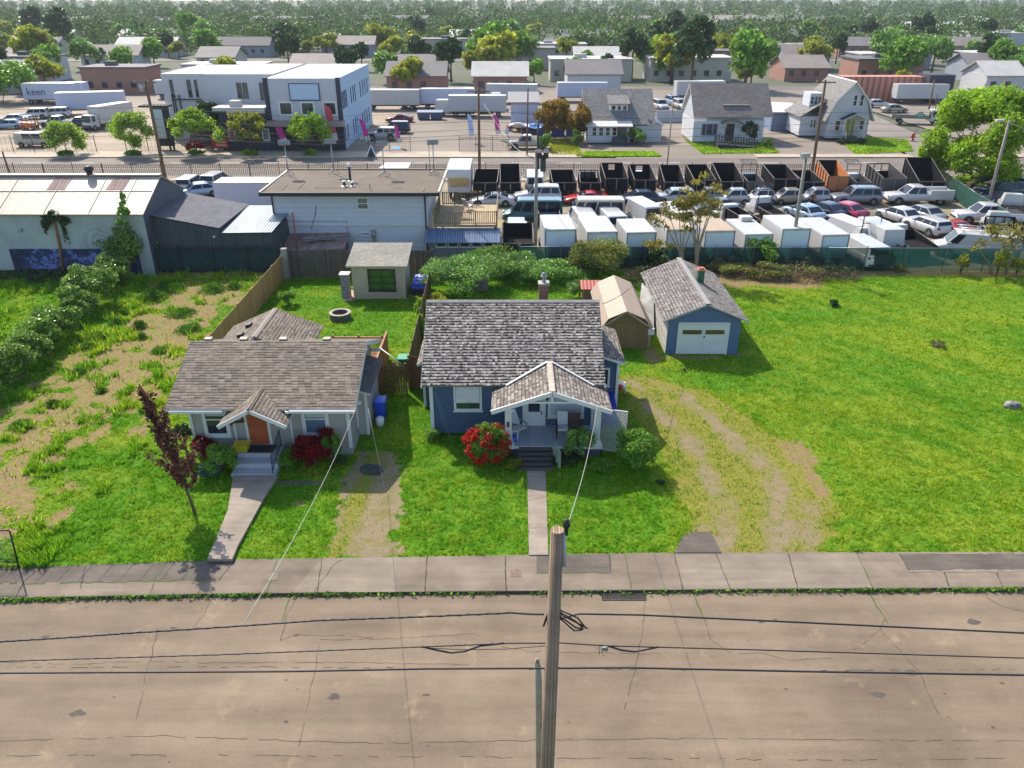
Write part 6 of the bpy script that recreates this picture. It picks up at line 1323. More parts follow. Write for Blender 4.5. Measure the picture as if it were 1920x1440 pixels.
# long white trailer, camper, far trucks
def trailer(label,x0,x1,y0,y1,z0,z1,rz=0,name='trailer',col=None,roof=None,group=None):
    cx,cy=(x0+x1)/2,(y0+y1)/2; T=thing(name,label,'trailer',(cx,cy,.005),rz,group); L=x1-x0; Wd=y1-y0; M1=(M_vbox if col is M_vwhite else col) or plain('trailer_side',(.42,.46,.58),.45,0,.05,1)
    b=MB(); b.box(-L/2,L/2,-Wd/2,Wd/2,z0,z1); b.build('box',M1,T,bevel=.04); b=MB(); b.box(-L/2+.04,L/2-.04,-Wd/2+.04,Wd/2-.04,z1,z1+.02); b.build('roof',roof or M_vwhite,T)
    b=MB(); b.box(-L/2,L/2,-Wd/2-.015,-Wd/2,z0,z0+.12); b.box(-L/2,L/2,-Wd/2-.015,-Wd/2,z1-.1,z1); b.build('rail',M_galv,T)
    for X in (-L/2+1.2,L/2-1.4): 
        for s_ in (-1,1): wheel(T,X,s_*(Wd/2-.2),.45,.28)
    b=MB(); b.box(-L/2+.2,L/2-.2,-.5,.5,z0-.25,z0); b.build('chassis',M_plas,T); return T
trailer('long white box trailer behind the dark annex roofs',W(398,345,73.5)[0],W(530,345,73.5)[0],73.5,76.1,.8,3.2)
def camper():
    x=W(860,330,80)[0]; T=thing('truck_camper','white camper with a cream recessed nose in the dump truck row','camper',(x,80,.0))
    o=[(-.0,.9),(0.,1.3),(-1.3+1.3,1.3)]
    b=MB(); b.prism([(.4,.8),(5.0,.8),(5.0,3.35),(1.0,3.35),(.25,3.1),(0,2.75),(.0,2.25),(.55,1.35)][::-1],-1.2,1.2,'x'); b.v=[(p[0],p[1],p[2]) for p in b.v]; b.build('body',plain('camper_white',(.5,.5,.49),.4,0,.04),T,bevel=.05)
    b=MB(); b.poly([(-.95,.52,1.32),(.95,.52,1.32),(1.05,-.03,2.2),(.9,-.04,2.32),(-.9,-.04,2.32),(-1.05,-.03,2.2)]); b.v=[(a,bb-.0,c) for a,bb,c in b.v]; b.build('nose_panel',plain('camper_cream',(.42,.33,.16),.6,0,.15,2),T)
    b=MB(); b.box(-1.15,1.15,.35,.45,.8,1.25); b.build('bumper',M_vwhite,T)
    for s_ in(-1,1):
        for yy in (1.2,4.2): q=thing; wheel(T,s_*1.0,yy,.36,.2)
    for o_ in T.children:
        if o_.name.startswith('wheel'): o_.rotation_euler.z=PI/2
    b=MB(); 
    for yy in (1.4,2.4,3.4,4.3): b.box(-1.1,1.1,yy,yy+.05,3.35,3.38)
    b.build('roof_rib',plain('camper_seam',(.5,.5,.48)),T)
camper()
def cabover(label,x,y,rz,Lb=5.5,group=None,H=3.4):
    T=boxtruck(label,x,y,rz,Lb,H,2.3,'white',group=group,cab=False); 
    q=MB(); q.hexa([(Lb+.1,-1,.5),(Lb+1.75,-1,.5),(Lb+1.75,1,.5),(Lb+.1,1,.5)],[(Lb+.1,-.95,2.3),(Lb+1.55,-.92,2.3),(Lb+1.55,.92,2.3),(Lb+.1,.95,2.3)]); q.build('cab',M_vwhite,T,bevel=.05)
    q=MB(); q.slab([(Lb+1.72,-.85,1.25),(Lb+1.72,.85,1.25),(Lb+1.62,.82,2.15),(Lb+1.62,-.82,2.15)],.02); q.v=[(a+.0,bb,c) for a,bb,c in q.v]; q.build('windshield',M_cg,T)
    for s_ in(-1,1): q=MB(); q.box(Lb+.8,Lb+1.4,s_*.95-.04,s_*.95+.04,1.35,2.1); q.build('window',M_cg,T)
    q=MB(); q.box(Lb+1.7,Lb+1.8,-.95,.95,.45,.8); q.build('bumper',M_plas,T); return T
x,y=P(209,243); cabover('white cab-over box truck facing the avenue with a flag decal on its side',x,y+6.8,-PI/2-.35,7.)
x,y=P(165,215); trailer('large white box trailer behind the black pickup',x-5,x+6,y,y+2.6,.9,3.7,.25)
x,y=P(96,196); t=trailer('white trailer with dark blue lettering at the far left',x-5,x+5,y,y+2.6,.9,3.8,.0)
text_mesh('keen',1.9,plain('letter_blue',(.01,.03,.16),.5),t,(-4.2,-1.34,1.7),(PI/2,0,0))
x,y=P(790,206); trailer('white recreational trailer in the far car park',x-4.6,x+4.8,y+2,y+4.6,.7,3.1,.0,'travel_trailer')
x,y=P(1735,228)
def flatbed():
    x,y=P(1722,232); T=cabover.__call__ if False else thing('flatbed_truck','white cab truck with a grey stake bed on the side street','truck',(x,y,0),-.25)
    q=MB(); q.hexa([(1.4,-1,.5),(3.1,-1,.5),(3.1,1,.5),(1.4,1,.5)],[(1.4,-.95,2.3),(2.9,-.92,2.3),(2.9,.92,2.3),(1.4,.95,2.3)]); q.build('cab',M_vwhite,T,bevel=.05); q=MB(); q.slab([(3.1,-.85,1.25),(3.1,.85,1.25),(2.97,.82,2.15),(2.97,-.82,2.15)],.02); q.build('windshield',M_cg,T)
    q=MB(); q.box(1.7,2.6,-1.02,-.96,1.3,2.1); q.build('window',M_cg,T); q=MB(); q.box(-4.5,1.2,-1.1,1.1,.9,1.05); q.box(-4.5,1.2,-1.1,-1.05,1.05,1.5); q.box(1.1,1.2,-1.1,1.1,1.05,2.2); q.build('bed',plain('bed_grey',(.2,.19,.17),.8,0,.2),T)
    for X in (-3,2.2):
        for s_ in (-1,1): wheel(T,X,s_*.9,.42,.26)
flatbed()
def forklift():
    x,y=P(58,243); T=thing('forklift','orange forklift in the gravel yard','forklift',(x,y,0),.0); Mo=plain('forklift_orange',(.60,.12,.01),.5,0,.08)
    b=MB(); b.hexa([(-1.2,-.6,.3),(1.0,-.6,.3),(1.0,.6,.3),(-1.2,.6,.3)],[(-1.2,-.55,1.2),(.6,-.55,1.0),(.6,.55,1.0),(-1.2,.55,1.2)]); b.build('body',Mo,T,bevel=.06)
    b=MB(); 
    for X in (-.8,.7):
        for Y in (-.5,.5): b.beam((X,Y,1.0),(X*.8,Y,2.1),.07,.07)
    b.box(-.75,.65,-.55,.55,2.08,2.14); b.build('overhead_guard',M_black,T); b=MB()
    for Y in (-.3,.3): b.beam((1.15,Y,.1),(1.15,Y,2.2),.1,.1); b.box(1.15,2.2,Y-.06,Y+.06,.08,.13)
    b.build('mast',M_black,T)
    for X in (-.8,.75):
        for s_ in (-1,1): wheel(T,X,s_*.55,.32,.22)
forklift()
for i,(a,b_) in enumerate(((795,224),(819,224))):
    x,y=P(a,b_); T=thing('container',('left' if i==0 else 'right')+' one of the two blue-grey rubbish containers','container',(x,y,0),0,'rubbish containers in the far car park')
    b=MB(); b.hexa([(-.95,-.6,.12),(.95,-.6,.12),(.95,.6,.12),(-.95,.6,.12)],[(-1.05,-.75,1.25),(1.05,-.75,1.25),(1.05,.75,1.4),(-1.05,.75,1.4)]); b.build('body',plain('container_blue',(.06,.09,.16),.6,0,.1),T); b=MB(); b.slab([(-1.1,-.8,1.27),(1.1,-.8,1.27),(1.1,.8,1.46),(-1.1,.8,1.46)],.05); b.build('lid',plain('container_lid',(.16,.2,.28),.5),T)
# ================================================================ FAR BUILDINGS
M_wsid=striped('white_house_siding',(.50,.52,.55),.2,1,.4,.8,.6,0,.04,.08); M_rfg=brickmat('weathered_grey_roof',(.20,.195,.19),(.32,.31,.30),(.1,.1,.1),.35,.2,.15,.95,.7,((.12,.11,.10),.9,.6))
M_dkb=plain('dark_bluegrey_wall',(.030,.034,.055),.7,0,.15,.5); M_wst=striped('white_stucco',(.47,.48,.51),1.5,1,.1,.8,.8,0,.03,.02,((.38,.39,.42),.35,.60)); M_lbw=striped('pale_blue_wall',(.36,.48,.62),1.5,1,.1,.85,.8,0,.03,.02)
def commercial():
    T=Thing('office_building','large white and dark building with three big square windows over dark shopfronts','building',(-29,112,0))
    y0=109.; x0=W(508,230,y0)[0]; x1=W(641,230,y0)[0]
    b=MB(); b.box(x0,x1,y0,133,3.7,9.2); T.part('upper_wall',b,M_wst); b=MB(); b.box(x1,x1+.04,y0+.3,133,.0,9.2); T.part('side_wall',b,M_lbw)
    b=MB(); b.box(x0,x1-.02,y0+.35,133,0,3.7); T.part('lower_wall',b,M_dkb)
    b=MB(); b.box(x0-.35,x0+.25,y0-.1,y0+.5,0,9.3); b.box(x1-.35,x1+.2,y0-.1,y0+.4,0,9.3); T.part('corner_post',b,plain('corner_navy',(.02,.022,.05),.6))
    b=MB(); b.box(x0-.4,x1+.4,y0-1.1,y0+.3,W(570,236,y0-1)[2]-.1,W(570,230,y0-1)[2]+.15); T.part('canopy',b,plain('canopy_tan',(.28,.24,.21),.7))
    for a,c in ((523,545),(564,586),(606,628)):
        window(T,W(a-2,190,y0)[0],W(c+3,190,y0)[0],W(530,217,y0)[2],W(530,190,y0)[2],y0,rail=False,tw=.22,dep=.1,pane=plain('glass_reflect',(.03,.05,.05),.05,0,.9,.6))
    b=MB(); b.box(W(544,185,y0)[0],W(601,185,y0)[0],y0-.15,y0,W(570,189,y0)[2],8.6); b.box(W(546,185,y0)[0],W(599,185,y0)[0],y0-.2,y0-.15,W(570,188,y0)[2]+.1,8.5,1); T.part('sign_board',b,[plain('sign_frame',(.04,.05,.12)),plain('sign_blue',(.40,.52,.68),.5,0,.05)])
    yy=y0+.35
    for a,c,z0,z1,m in ((530,553,.1,2.6,M_black),(560,590,.3,2.7,M_glass),(613,642,.7,3.0,plain('shop_glass_brown',(.09,.085,.06),.1,0,.5,.8))): window(T,W(a,260,yy)[0],W(c,260,yy)[0],z0,z1,yy,trim=M_black,pane=m,rail=False,mull=1,tw=.1)
    for i,y in enumerate((110.4,111.3,112.2,113.1,116.5,118.2,119.6,124,126,128,130)):
        for z0,z1 in ((5.2,7.4),(1.0,3.0)):
            if z0<2 and i<4 and i%2: continue
            window(T,y,y+.28,z0,z1,x1+.05,trim=plain('trim_navy',(.02,.03,.08)),rail=False,tw=.03,face='+x',dep=.05)
    # dark wing with white cornice
    xa,xb=W(412,240,108.6)[0],x0-.4; zc=W(450,208,108.6)[2]
    b=MB(); b.box(xa,xb,108.8,120,0,zc); T.part('wing_wall',b,M_dkb)
    b=MB(); b.box(xa-.5,xb,108.2,120.2,zc,zc+.45); b.box(xa+1.5,xb,107.9,109.5,zc-.2,zc+.12); b.box(xa+1.6,xa+2.9,109,110.4,zc+.45,zc+1.2); T.part('cornice',b,plain('cornice_white',(.46,.43,.40),.7,0,.06))
    b=MB(); b.box(xa-3,xb,114,132,zc,9.3); T.part('rear_wall',b,M_wst)
    for px_ in (447,458,): window(T,W(px_,185,114)[0],W(px_+9,185,114)[0],6.2,8.2,114,rail=False,trim=M_black,tw=.06)
    window(T,W(490,190,114)[0],W(499,190,114)[0],6,8.2,114,rail=False,trim=M_black,tw=.06)
    for px_ in (426,490): window(T,W(px_,240,108.8)[0],W(px_+14,240,108.8)[0],1.3,2.9,108.8,rail=False,tw=.14,pane=plain('poster_red',(.25,.11,.10),.5,0,.5,3) if px_==426 else M_glass2)
    # left white block
    xc,xd=W(312,200,118)[0],W(408,200,118)[0]
    b=MB(); b.box(xc,xd,118,134,0,9.0); T.part('left_wall',b,M_wst)
    for px_,w_ in ((324,6),(356,7),(370,5),(394,6)): window(T,W(px_,190,118)[0],W(px_+w_,190,118)[0],5.9,8.2,118,rail=False,trim=M_black,tw=.06)
    b=MB(); 
    for px_ in (330,334,343): x=W(px_,220,117.9)[0]; b.box(x-.06,x+.06,117.75,117.9,3.2,6.2)
    b.box(W(324,197,117.8)[0],W(380,197,117.8)[0],117.7,117.95,5.5,5.65); T.part('balcony_rail',b,M_black)
    b=MB(); b.box(xc-.2,xd+.4,117.2,118,3.0,3.4); T.part('ledge',b,M_wst)
    b=MB(); b.box(W(362,255,114)[0],W(412,255,114)[0],113,114,0,2.8); T.part('stone_wall',b,brickmat('dark_stone',(.10,.09,.1),(.2,.19,.19),(.04,.04,.05),.5,.3))
commercial()
def pylon():
    x,y=P(310,281); T=Thing('sign_tower','dark timber sign tower with a tall white panel and pergola top','sign',(x,y,0)); h=5.6
    b=MB(); b.box(x-.9,x+1.3,y,y+.5,.5,h); T.part('frame',b,M_black); b=MB(); b.box(x-.75,x+.55,y-.12,y,1.5,h-.3); T.part('panel',b,plain('panel_pale',(.52,.58,.62),.5,0,.04))
    for u in (-.8,.6,1.1): b=MB(); b.box(x+u,x+u+.18,y-.02,y+.3,0,.8); T.part('leg',b,M_black)
    b=MB(); 
    for i in range(9): b.box(x-2.2+i*.45,x-2.05+i*.45,y-.8,y+1.4,h+.1,h+.25)
    b.box(x-2.4,x+1.7,y-.3,y-.15,h-.05,h+.1); b.box(x-2.4,x+1.7,y+.8,y+.95,h-.05,h+.1); T.part('pergola',b,M_black)
pylon()
def shouse1():
    y0=114.; g=lambda px_,y=y0: W(px_,240,y)[0]
    T=Thing('white_house','white cottage with grey roof, small dormer and glazed front porch','house',(g(1150),117,0))
    xa,xb=g(1102),g(1182); b=MB(); b.box(xa,xb,y0,116.5,.2,2.6); T.part('porch_wall',b,M_wsid)
    xr0,xr1=g(1099,116.5),g(1219,116.5); b=MB(); b.box(xr0,xr1,116.5,124,.2,3.0); b.prism([(116.5,2.9),(124,2.9),(120.2,6.2)],xr0+.05,xr1-.05,'x'); T.part('wall',b,M_wsid)
    zf=W(1140,232,115.2)[2]; b=MB(); gable_roof(b,xr0-.4,xr1+.5,115.0,125.5,zf,zf+4.2,'x',.15,0,1); T.part('roof',b,[M_rfg,M_white])
    b=MB(); b.slab([(xa-.3,y0-.5,2.5),(xb+.3,y0-.5,2.5),(xb+.3,115.6,3.0),(xa-.3,115.6,3.0)],.12); T.part('porch_roof',b,[plain('porch_roof_white',(.5,.5,.48))])
    for i in range(4): x=g(1110)+i*.95; window(T,x,x+.72,1.1,2.35,y0,tw=.09,dep=.05)
    b=MB(); b.box(g(1150),g(1176),y0-.02,y0+.1,.3,2.4); T.part('entry',b,M_glass); b=MB(); b.box(g(1149),g(1177),y0-1.4,y0-.05,0,1.0); T.part('entry_steps',b,M_dkb)
    # dormer
    xd0,xd1=W(1143,205,117)[0],W(1177,205,117)[0]; zt=W(1160,195,116.8)[2]; zb=W(1160,219,116.8)[2]
    b=MB(); b.box(xd0,xd1,117,120.3,zb,zt); T.part('dormer_wall',b,M_white); b=MB(); b.slab([(xd0-.3,116.5,zt+.05),(xd1+.3,116.5,zt+.05),(xd1+.2,121.,zt+1.5),(xd0-.2,121.,zt+1.5)],.12); T.part('dormer_roof',b,M_rfg)
    for i in range(3): x=xd0+.25+i*.8; window(T,x,x+.65,zb+.25,zt-.2,117,tw=.08,dep=.04)
    xe0,xe1=g(1190,115.5),g(1213,115.5); b=MB(); b.box(xe0,xe1,115.5,121,.1,2.3); b.prism([(xe1,0),(xe1+2.2,0),(xe1+2.2,2.3),(xe1,3.2)][::-1],115.8,123,'y'); T.part('wing_wall',b,M_wsid)
    b=MB(); b.slab([(xe1,115.5,3.3),(xe1+2.5,115.5,2.35),(xe1+2.5,123.2,2.35),(xe1,123.2,3.3)],.1,0); T.part('wing_roof',b,plain('pale_metal',(.5,.5,.48)))
shouse1()
def shouse2():
    y0=114.5; g=lambda px_,y=y0: W(px_,240,y)[0]
    T=Thing('white_house','white cottage with brown-grey roof, shed dormer and a dark front ramp','house',(g(1365),118,0)); xa,xb=g(1300),g(1432)
    b=MB(); b.box(xa,xb,y0,122.5,.2,3.1); b.prism([(y0,3),(122.5,3),(118.5,6.3)],xa+.05,xb-.05,'x'); T.part('wall',b,M_wsid)
    zf=W(1365,219,y0-.5)[2]; b=MB(); gable_roof(b,g(1297),g(1445),y0-.5,123.2,zf,zf+4.0,'x',.15,0,1); T.part('roof',b,[brickmat('brown_grey_roof',(.17,.15,.14),(.25,.23,.215),(.1,.09,.085),.35,.2,.15,.95,.6),M_white])
    xd0,xd1=g(1355,116),g(1391,116); zt=W(1365,197,115.8)[2]; zb=W(1365,214,115.8)[2]; b=MB(); b.box(xd0,xd1,116,119.5,zb,zt); T.part('dormer_wall',b,M_white)
    b=MB(); b.slab([(xd0-.5,115.4,zt+.05),(xd1+.5,115.4,zt+.05),(xd1+.3,120,zt+1.5),(xd0-.3,120,zt+1.5)],.12); T.part('dormer_roof',b,MATS['brown_grey_roof'])
    for i in range(3): x=xd0+.2+i*.85; window(T,x,x+.7,zb+.2,zt-.2,116,tw=.08,dep=.04,trim=plain('trim_olive',(.2,.19,.15)))
    for a,c in ((1316,1324),(1325,1336),(1337,1345),(1400,1409),(1411,1421)): window(T,g(a),g(c),1.2,2.7,y0,tw=.1,dep=.05,trim=plain('trim_navy2',(.10,.12,.2)))
    b=MB(); b.box(g(1362),g(1377),y0-.04,y0+.02,.3,2.7); T.part('door',b,plain('door_black',(.012,.015,.03),.4)); 
    b=MB(); c=g(1370); pts=[(c-1.5*math.cos(PI*i/8),2.75+.5*math.sin(PI*i/8)) for i in range(9)]
    for p,q in zip(pts,pts[1:]): b.beam((p[0],y0-.5,p[1]),(q[0],y0-.5,q[1]),1.0,.08,0,(0,0,1))
    T.part('door_hood',b,plain('hood_dark',(.10,.09,.09)))
    T2=Thing('ramp','dark wooden ramp and railings in front of the white cottage','ramp',(g(1380,111),111,0)); xr0,xr1=g(1350,110),g(1423,110); M=plain('ramp_wood',(.035,.035,.05),.8,0,.3,3)
    b=MB(); b.hexa([(xr0,109.8,.1),(xr1,109.8,.1),(xr1,111.2,.1),(xr0,111.2,.1)],[(xr0,109.8,.7),(xr1,109.8,.25),(xr1,111.2,.25),(xr0,111.2,.7)]); T2.part('deck',b,M)
    b=MB()
    for y in (109.8,111.2,): 
        b.beam((xr0,y,1.6),(xr1,y,1.2),.1,.08); b.beam((xr0,y,1.2),(xr1,y,.8),.06,.05)
        for i in range(8): t=i/7; x=xr0+(xr1-xr0)*t; b.box(x-.05,x+.05,y-.05,y+.05,0,1.7-.4*t)
    for x in (xr0,g(1365,111)): b.beam((x,111,1.4),(x+1.2,114,1.5),.08,.08); b.box(x-.06,x+.06,112,112.1,0,2.6)
    T2.part('railing',b,M)
shouse2()
def blue_garage():
    y0=P(1440,246)[1]; xa,xb=P(1444,246)[0],P(1513,246)[0]; T=Thing('garage','blue-grey flat garage with a pale roof between two white houses','garage',((xa+xb)/2,y0+3,0)); 
    b=MB(); b.box(xa,xb,y0,y0+6,0,2.9); T.part('wall',b,striped('bluegrey_boards',(.16,.21,.33),.5,0,.2,.8)); b=MB(); b.slab([(xa-.4,y0-.4,2.9),(xb+.3,y0-.4,2.9),(xb-.5,y0+8,3.3),(xa-.2,y0+8,3.5)],.15); T.part('roof',b,plain('pale_roof',(.5,.47,.42),.7,0,.08,.5))
    b=MB(); b.box((xa+xb)/2-.06,(xa+xb)/2+.06,y0-.03,y0,0,2.7); b.box(xa+.5,xb-.5,y0-.02,y0,2.5,2.6); T.part('door_seam',b,plain('seam_blue',(.10,.13,.22)))
blue_garage()
def gambrel():
    y0=P(1590,263)[1]; g=lambda px_,y=y0: W(px_,240,y)[0]; xa,xb=g(1551),g(1627)
    T=Thing('white_house','white gambrel roofed corner house with two yellow-green doors','house',(g(1590),y0+4,0)); c=(xa+xb)/2; h=(xb-xa)/2
    pr=[(xa,.3),(xb,.3),(xb,3.2),(c+h*.72,5.6),(c,7.9),(c-h*.72,5.6),(xa,3.2)]; b=MB(); b.prism(pr[::-1],y0,y0+10,'y'); b.box(xa-3.2,xa,y0+2.4,y0+9,.3,3.0); T.part('wall',b,M_wsid)
    b=MB(); q=[(xa-.7,2.7),(c-h*.80,5.5),(c,8.1),(c+h*.80,5.5),(xb+.7,2.7)]
    for (x0,z0),(x1,z1) in zip(q,q[1:]): b.slab([(x0,y0-.4,z0),(x1,y0-.4,z1),(x1,y0+10.5,z1),(x0,y0+10.5,z0)],.15,0,1)
    b.slab([(xa-3.6,y0+1.9,3.0),(xa-.2,y0+1.9,5.2),(xa-.2,y0+9.4,5.2),(xa-3.6,y0+9.4,3.0)],.12); T.part('roof',b,[M_rfg,M_white])
    b=MB(); b.box(xa-1.9,xa,y0+3.5,y0+6.5,4.2,6.1); T.part('dormer_wall',b,M_wsid)
    for i in range(3): window(T,xa-1.8+i*.55,xa-1.3+i*.55,4.6,5.7,y0+3.5,tw=.06,dep=.04)
    for a,e,z0,z1 in ((1590,1598,4.7,6.3),(1602,1610,4.7,6.3),(1564,1575,1.3,2.8),(1609,1619,1.4,2.8)): window(T,g(a),g(e),z0,z1,y0,tw=.1,dep=.05)
    for a in (1520,1526,1533,1543): window(T,W(a,225,y0+2.4)[0],W(a+5,225,y0+2.4)[0],1.4,2.6,y0+2.4,tw=.06,dep=.04)
    for a in (1586,1595): b=MB(); b.box(g(a),g(a+6),y0-.05,y0,.7,2.9); T.part('door',b,plain('door_yellowgreen',(.30,.27,.02),.6,0,.1))
    b=MB(); x=g(1594.5); b.slab([(x-1.9,y0-1.5,3.0),(x,y0-1.5,3.9),(x,y0,3.9),(x-1.9,y0,3.0)],.1,0,1); b.slab([(x,y0-1.5,3.9),(x+1.9,y0-1.5,3.0),(x+1.9,y0,3.0),(x,y0,3.9)],.1,0,1); T.part('porch_roof',b,[M_dkb,M_white])
    b=MB()
    for s_ in (-1,1): b.beam((x+s_*.9,y0,1.6),(x+s_*1.3,y0-2.2,.9),.08,.7); b.box(x+s_*1.5-.07,x+s_*1.5+.07,y0-1.4,y0-1.3,.3,3.0)
    T.part('railing',b,M_white); b=MB(); 
    for i in range(4): b.box(x-.8,x+.8,y0-2.2+i*.5,y0,0,.2+i*.17)
    T.part('steps',b,plain('steps_dark',(.12,.11,.10)))
    b=MB(); b.poly([(P(1610,262)[0],P(1610,262)[1],.05),(P(1600,277)[0],P(1600,277)[1],.05),(P(1608,289)[0],P(1608,289)[1],.05),(P(1640,289)[0],P(1640,289)[1],.05)][:0] or [(*P(1594,266),.05),(*P(1602,266),.05),(*P(1632,282),.05),(*P(1618,284),.05)]); solo('walkway',b,M_fwalk,None,None,kind='structure')
gambrel()
def storage():
    y0=P(985,240)[1]; g=lambda px_,y=y0: W(px_,230,y)[0]; xa,xb=g(958),g(1008); T=Thing('storage_shed','tall white storage building with grey lean roof beyond the car park','building',(g(983),y0+2,0)); zt=W(983,191,y0)[2]
    b=MB(); b.box(xa,xb,y0,y0+5,0,zt); T.part('wall',b,striped('white_tarp_wall',(.46,.50,.60),.5,1,.2,.9)); b=MB(); b.slab([(xa-.5,y0-.5,zt),(xb+.3,y0-.5,zt),(xb+.3,y0+5,zt+1.),(xa-.5,y0+5,zt+1.)],.15); T.part('roof',b,plain('roof_midgrey',(.2,.2,.2)))
    x,y=P(980,246); rr=random.Random(3)
    T=thing('rubbish_pile','heap of dark goods, traffic cones and white boxes under the white storage wall','pile',(x,y,0)); b=MB()
    for i in range(40): b.cbox(rr.uniform(-2.2,2.6),rr.uniform(-.8,.8),rr.uniform(.2,1.1),rr.uniform(.3,1),rr.uniform(.3,.8),rr.uniform(.2,.8),rr.choice((0,0,1,2)),rr.uniform(0,3))
    b.build('goods',[M_black,plain('goods_white',(.5,.5,.48)),plain('goods_orange',(.5,.09,.02))],T)
    x,y=P(1005,250); b=MB(); b.box(x-2.2,x+2,y-1.2,y+.6,.02,1.1); solo('skip',b,plain('skip_navy',(.015,.02,.05),.6,0,.2),'dark navy skip in front of the rubbish heap','skip',(x,y,0),bevel=.03)
    x,y=P(1047,255); b=MB(); 
    for i in range(3): b.box(x-3.2+i*2.2,x-1.3+i*2.2,y,y+1.2,0,2.2)
    solo('portable_toilets',b,plain('booth_blue',(.012,.05,.30),.5,0,.1),'row of blue booths behind the orange-leaved shrub','booth',(x,y,0),bevel=.04)
    x,y=P(992,262); b=MB(); n=8
    g2=[[(x-3+6*i/n,y-.3+2.4*j/n,1.95+.35*math.sin(i*.9)*math.cos(j)) for i in range(n+1)] for j in range(n+1)]
    for j in range(n):
        for i in range(n): b.poly([g2[j][i],g2[j][i+1],g2[j+1][i+1],g2[j+1][i]],0 if i<4 else 1,True)
    solo('tarp',b,[plain('tarp_white',(.55,.56,.58),.5,0,.06),plain('tarp_sky',(.05,.22,.55),.5,0,.1)],'white and blue tarp stretched over the beige pickup','tarp',(x,y,2))
    # white wall / fence beside the cottage
    a=P(1230,229); c=P(1290,229); b=MB(); b.box(a[0],c[0],a[1],a[1]+.2,0,1.9); solo('boundary_wall',b,M_wst,'white boundary wall between the two white cottages','wall',(a[0],a[1],0))
    x,y=P(1665,196); b=MB(); b.box(x-7,x+9,y+6,y+10,0,4.5); b.box(x+9,x+14,y+4,y+9,0,5,1); solo('brick_building',b,[striped('salmon_wall',(.50,.22,.16),1.2,0,.3,.55,.8,0,.05,.4),M_dkb],'salmon and dark building behind the side street','building',(x,y+8,0))
storage()
# ================================================================ SIGNS, FLAGS, STREET THINGS
def flag(px_,py_,h,col,label,lean=.15,wd=.6,rz=0):
    x,y=P(px_,py_); T=thing('feather_flag',label,'flag',(x,y,0),rz,'feather flags along the avenue'); b=MB(); b.tube([(0,0,0),(0,0,h*.3),(0.02,0,h*.8),(wd*.3,0,h)],.02,5); b.build('pole',M_galv,T)
    n=10; b=MB(); pts=[]
    for i in range(n+1):
        t=i/n; z=h*.22+(h*.78)*t; w_=wd*(1-.15*t)*(1 if t<.75 else math.sqrt(max(0,1-((t-.75)/.25)**2))); pts.append((z,w_,.06*math.sin(t*6)))
    for (z0,w0,s0),(z1,w1,s1) in zip(pts,pts[1:]): b.poly([(0.02,s0*.2,z0),(w0+.02,s0,z0),(w1+.02,s1,z1),(.02,s1*.2,z1)],0 if z0>h*.3 else 1); b.poly([(0.02,s0*.2+.01,z0),(w0+.02,s0+.01,z0),(w1+.02,s1+.01,z1),(.02,s1*.2+.01,z1)][::-1],0 if z0>h*.3 else 1)
    b.build('banner',[col,M_white],T); T.rotation_euler.y=-lean
Mpk=plain('flag_magenta',(.55,.03,.28),.7,0,.15,3); Mrd=plain('flag_red',(.5,.06,.09),.7,0,.15,3); Mbl=plain('flag_blue',(.35,.5,.75),.7,0,.15,3)
flag(534,284,4.3,Mpk,'magenta feather flag left of the small street tree by the dark shopfront',.28,.9); flag(624,284,6.2,Mrd,'tall red feather flag right of the small street tree',.1,1.0); flag(690,277,4.,Mpk,'magenta feather flag in front of the white off-roader',.25,.7); flag(747,277,3.2,Mpk,'small magenta feather flag behind the white off-roader',.15,.55)
flag(676,272,3.4,Mbl,'pale blue feather flag beside the pale blue wall',.1,.6); flag(882,268,4.,Mbl,'pale blue feather flag left of the tall pole in the car park',.1,.7); flag(932,262,3.6,Mpk,'magenta feather flag right of the tall pole in the car park',.15,.7); 
x,y=P(951,278); b=MB(); b.tube([(x,y,0),(x,y,3.)],.03,6); b.box(x-.25,x+.25,y-.03,y+.03,1.9,2.6,1); solo('pole_sign',b,[M_black,Mbl],'small pale banner on a thin pole above the iron fence','sign',(x,y,0))
x,y=P(697,296); b=MB(); b.slab([(x-.75,y-.35,.15),(x-.55,y-.35,.15),(x+.05,y,1.6),(x-.1,y,1.6)],.05); b.slab([(x+.55,y-.35,.15),(x+.75,y-.35,.15),(x+.1,y,1.6),(x-.05,y,1.6)],.05); b.slab([(x-.55,y-.3,.15),(x+.55,y-.3,.15),(x+.05,y,1.5),(x-.05,y,1.5)],.03,1); solo('sandwich_board',b,[M_white,M_dkb],'white A-shaped sandwich board on the avenue pavement','sign',(x,y,0.14))
x,y=P(414,284); b=MB(); b.box(x-1.15,x+1.15,y,y+.08,.5,1.75,0); b.box(x-1.2,x-1.1,y,y+.1,0,1.8,1); b.box(x+1.1,x+1.2,y,y+.1,0,1.8,1)
for i,(u,w_) in enumerate(((-.9,1.6),(-.1,.9),(-.5,1.3))): b.box(x+u,x+u+w_,y-.012,y-.002,1.48-.36*i,1.62-.36*i,2)
solo('banner',b,[plain('banner_red',(.55,.02,.015),.6,0,.08),M_black,M_white],'red banner with rows of white lettering on the iron fence','banner',(x,y,0))
x,y=P(1712,288); 
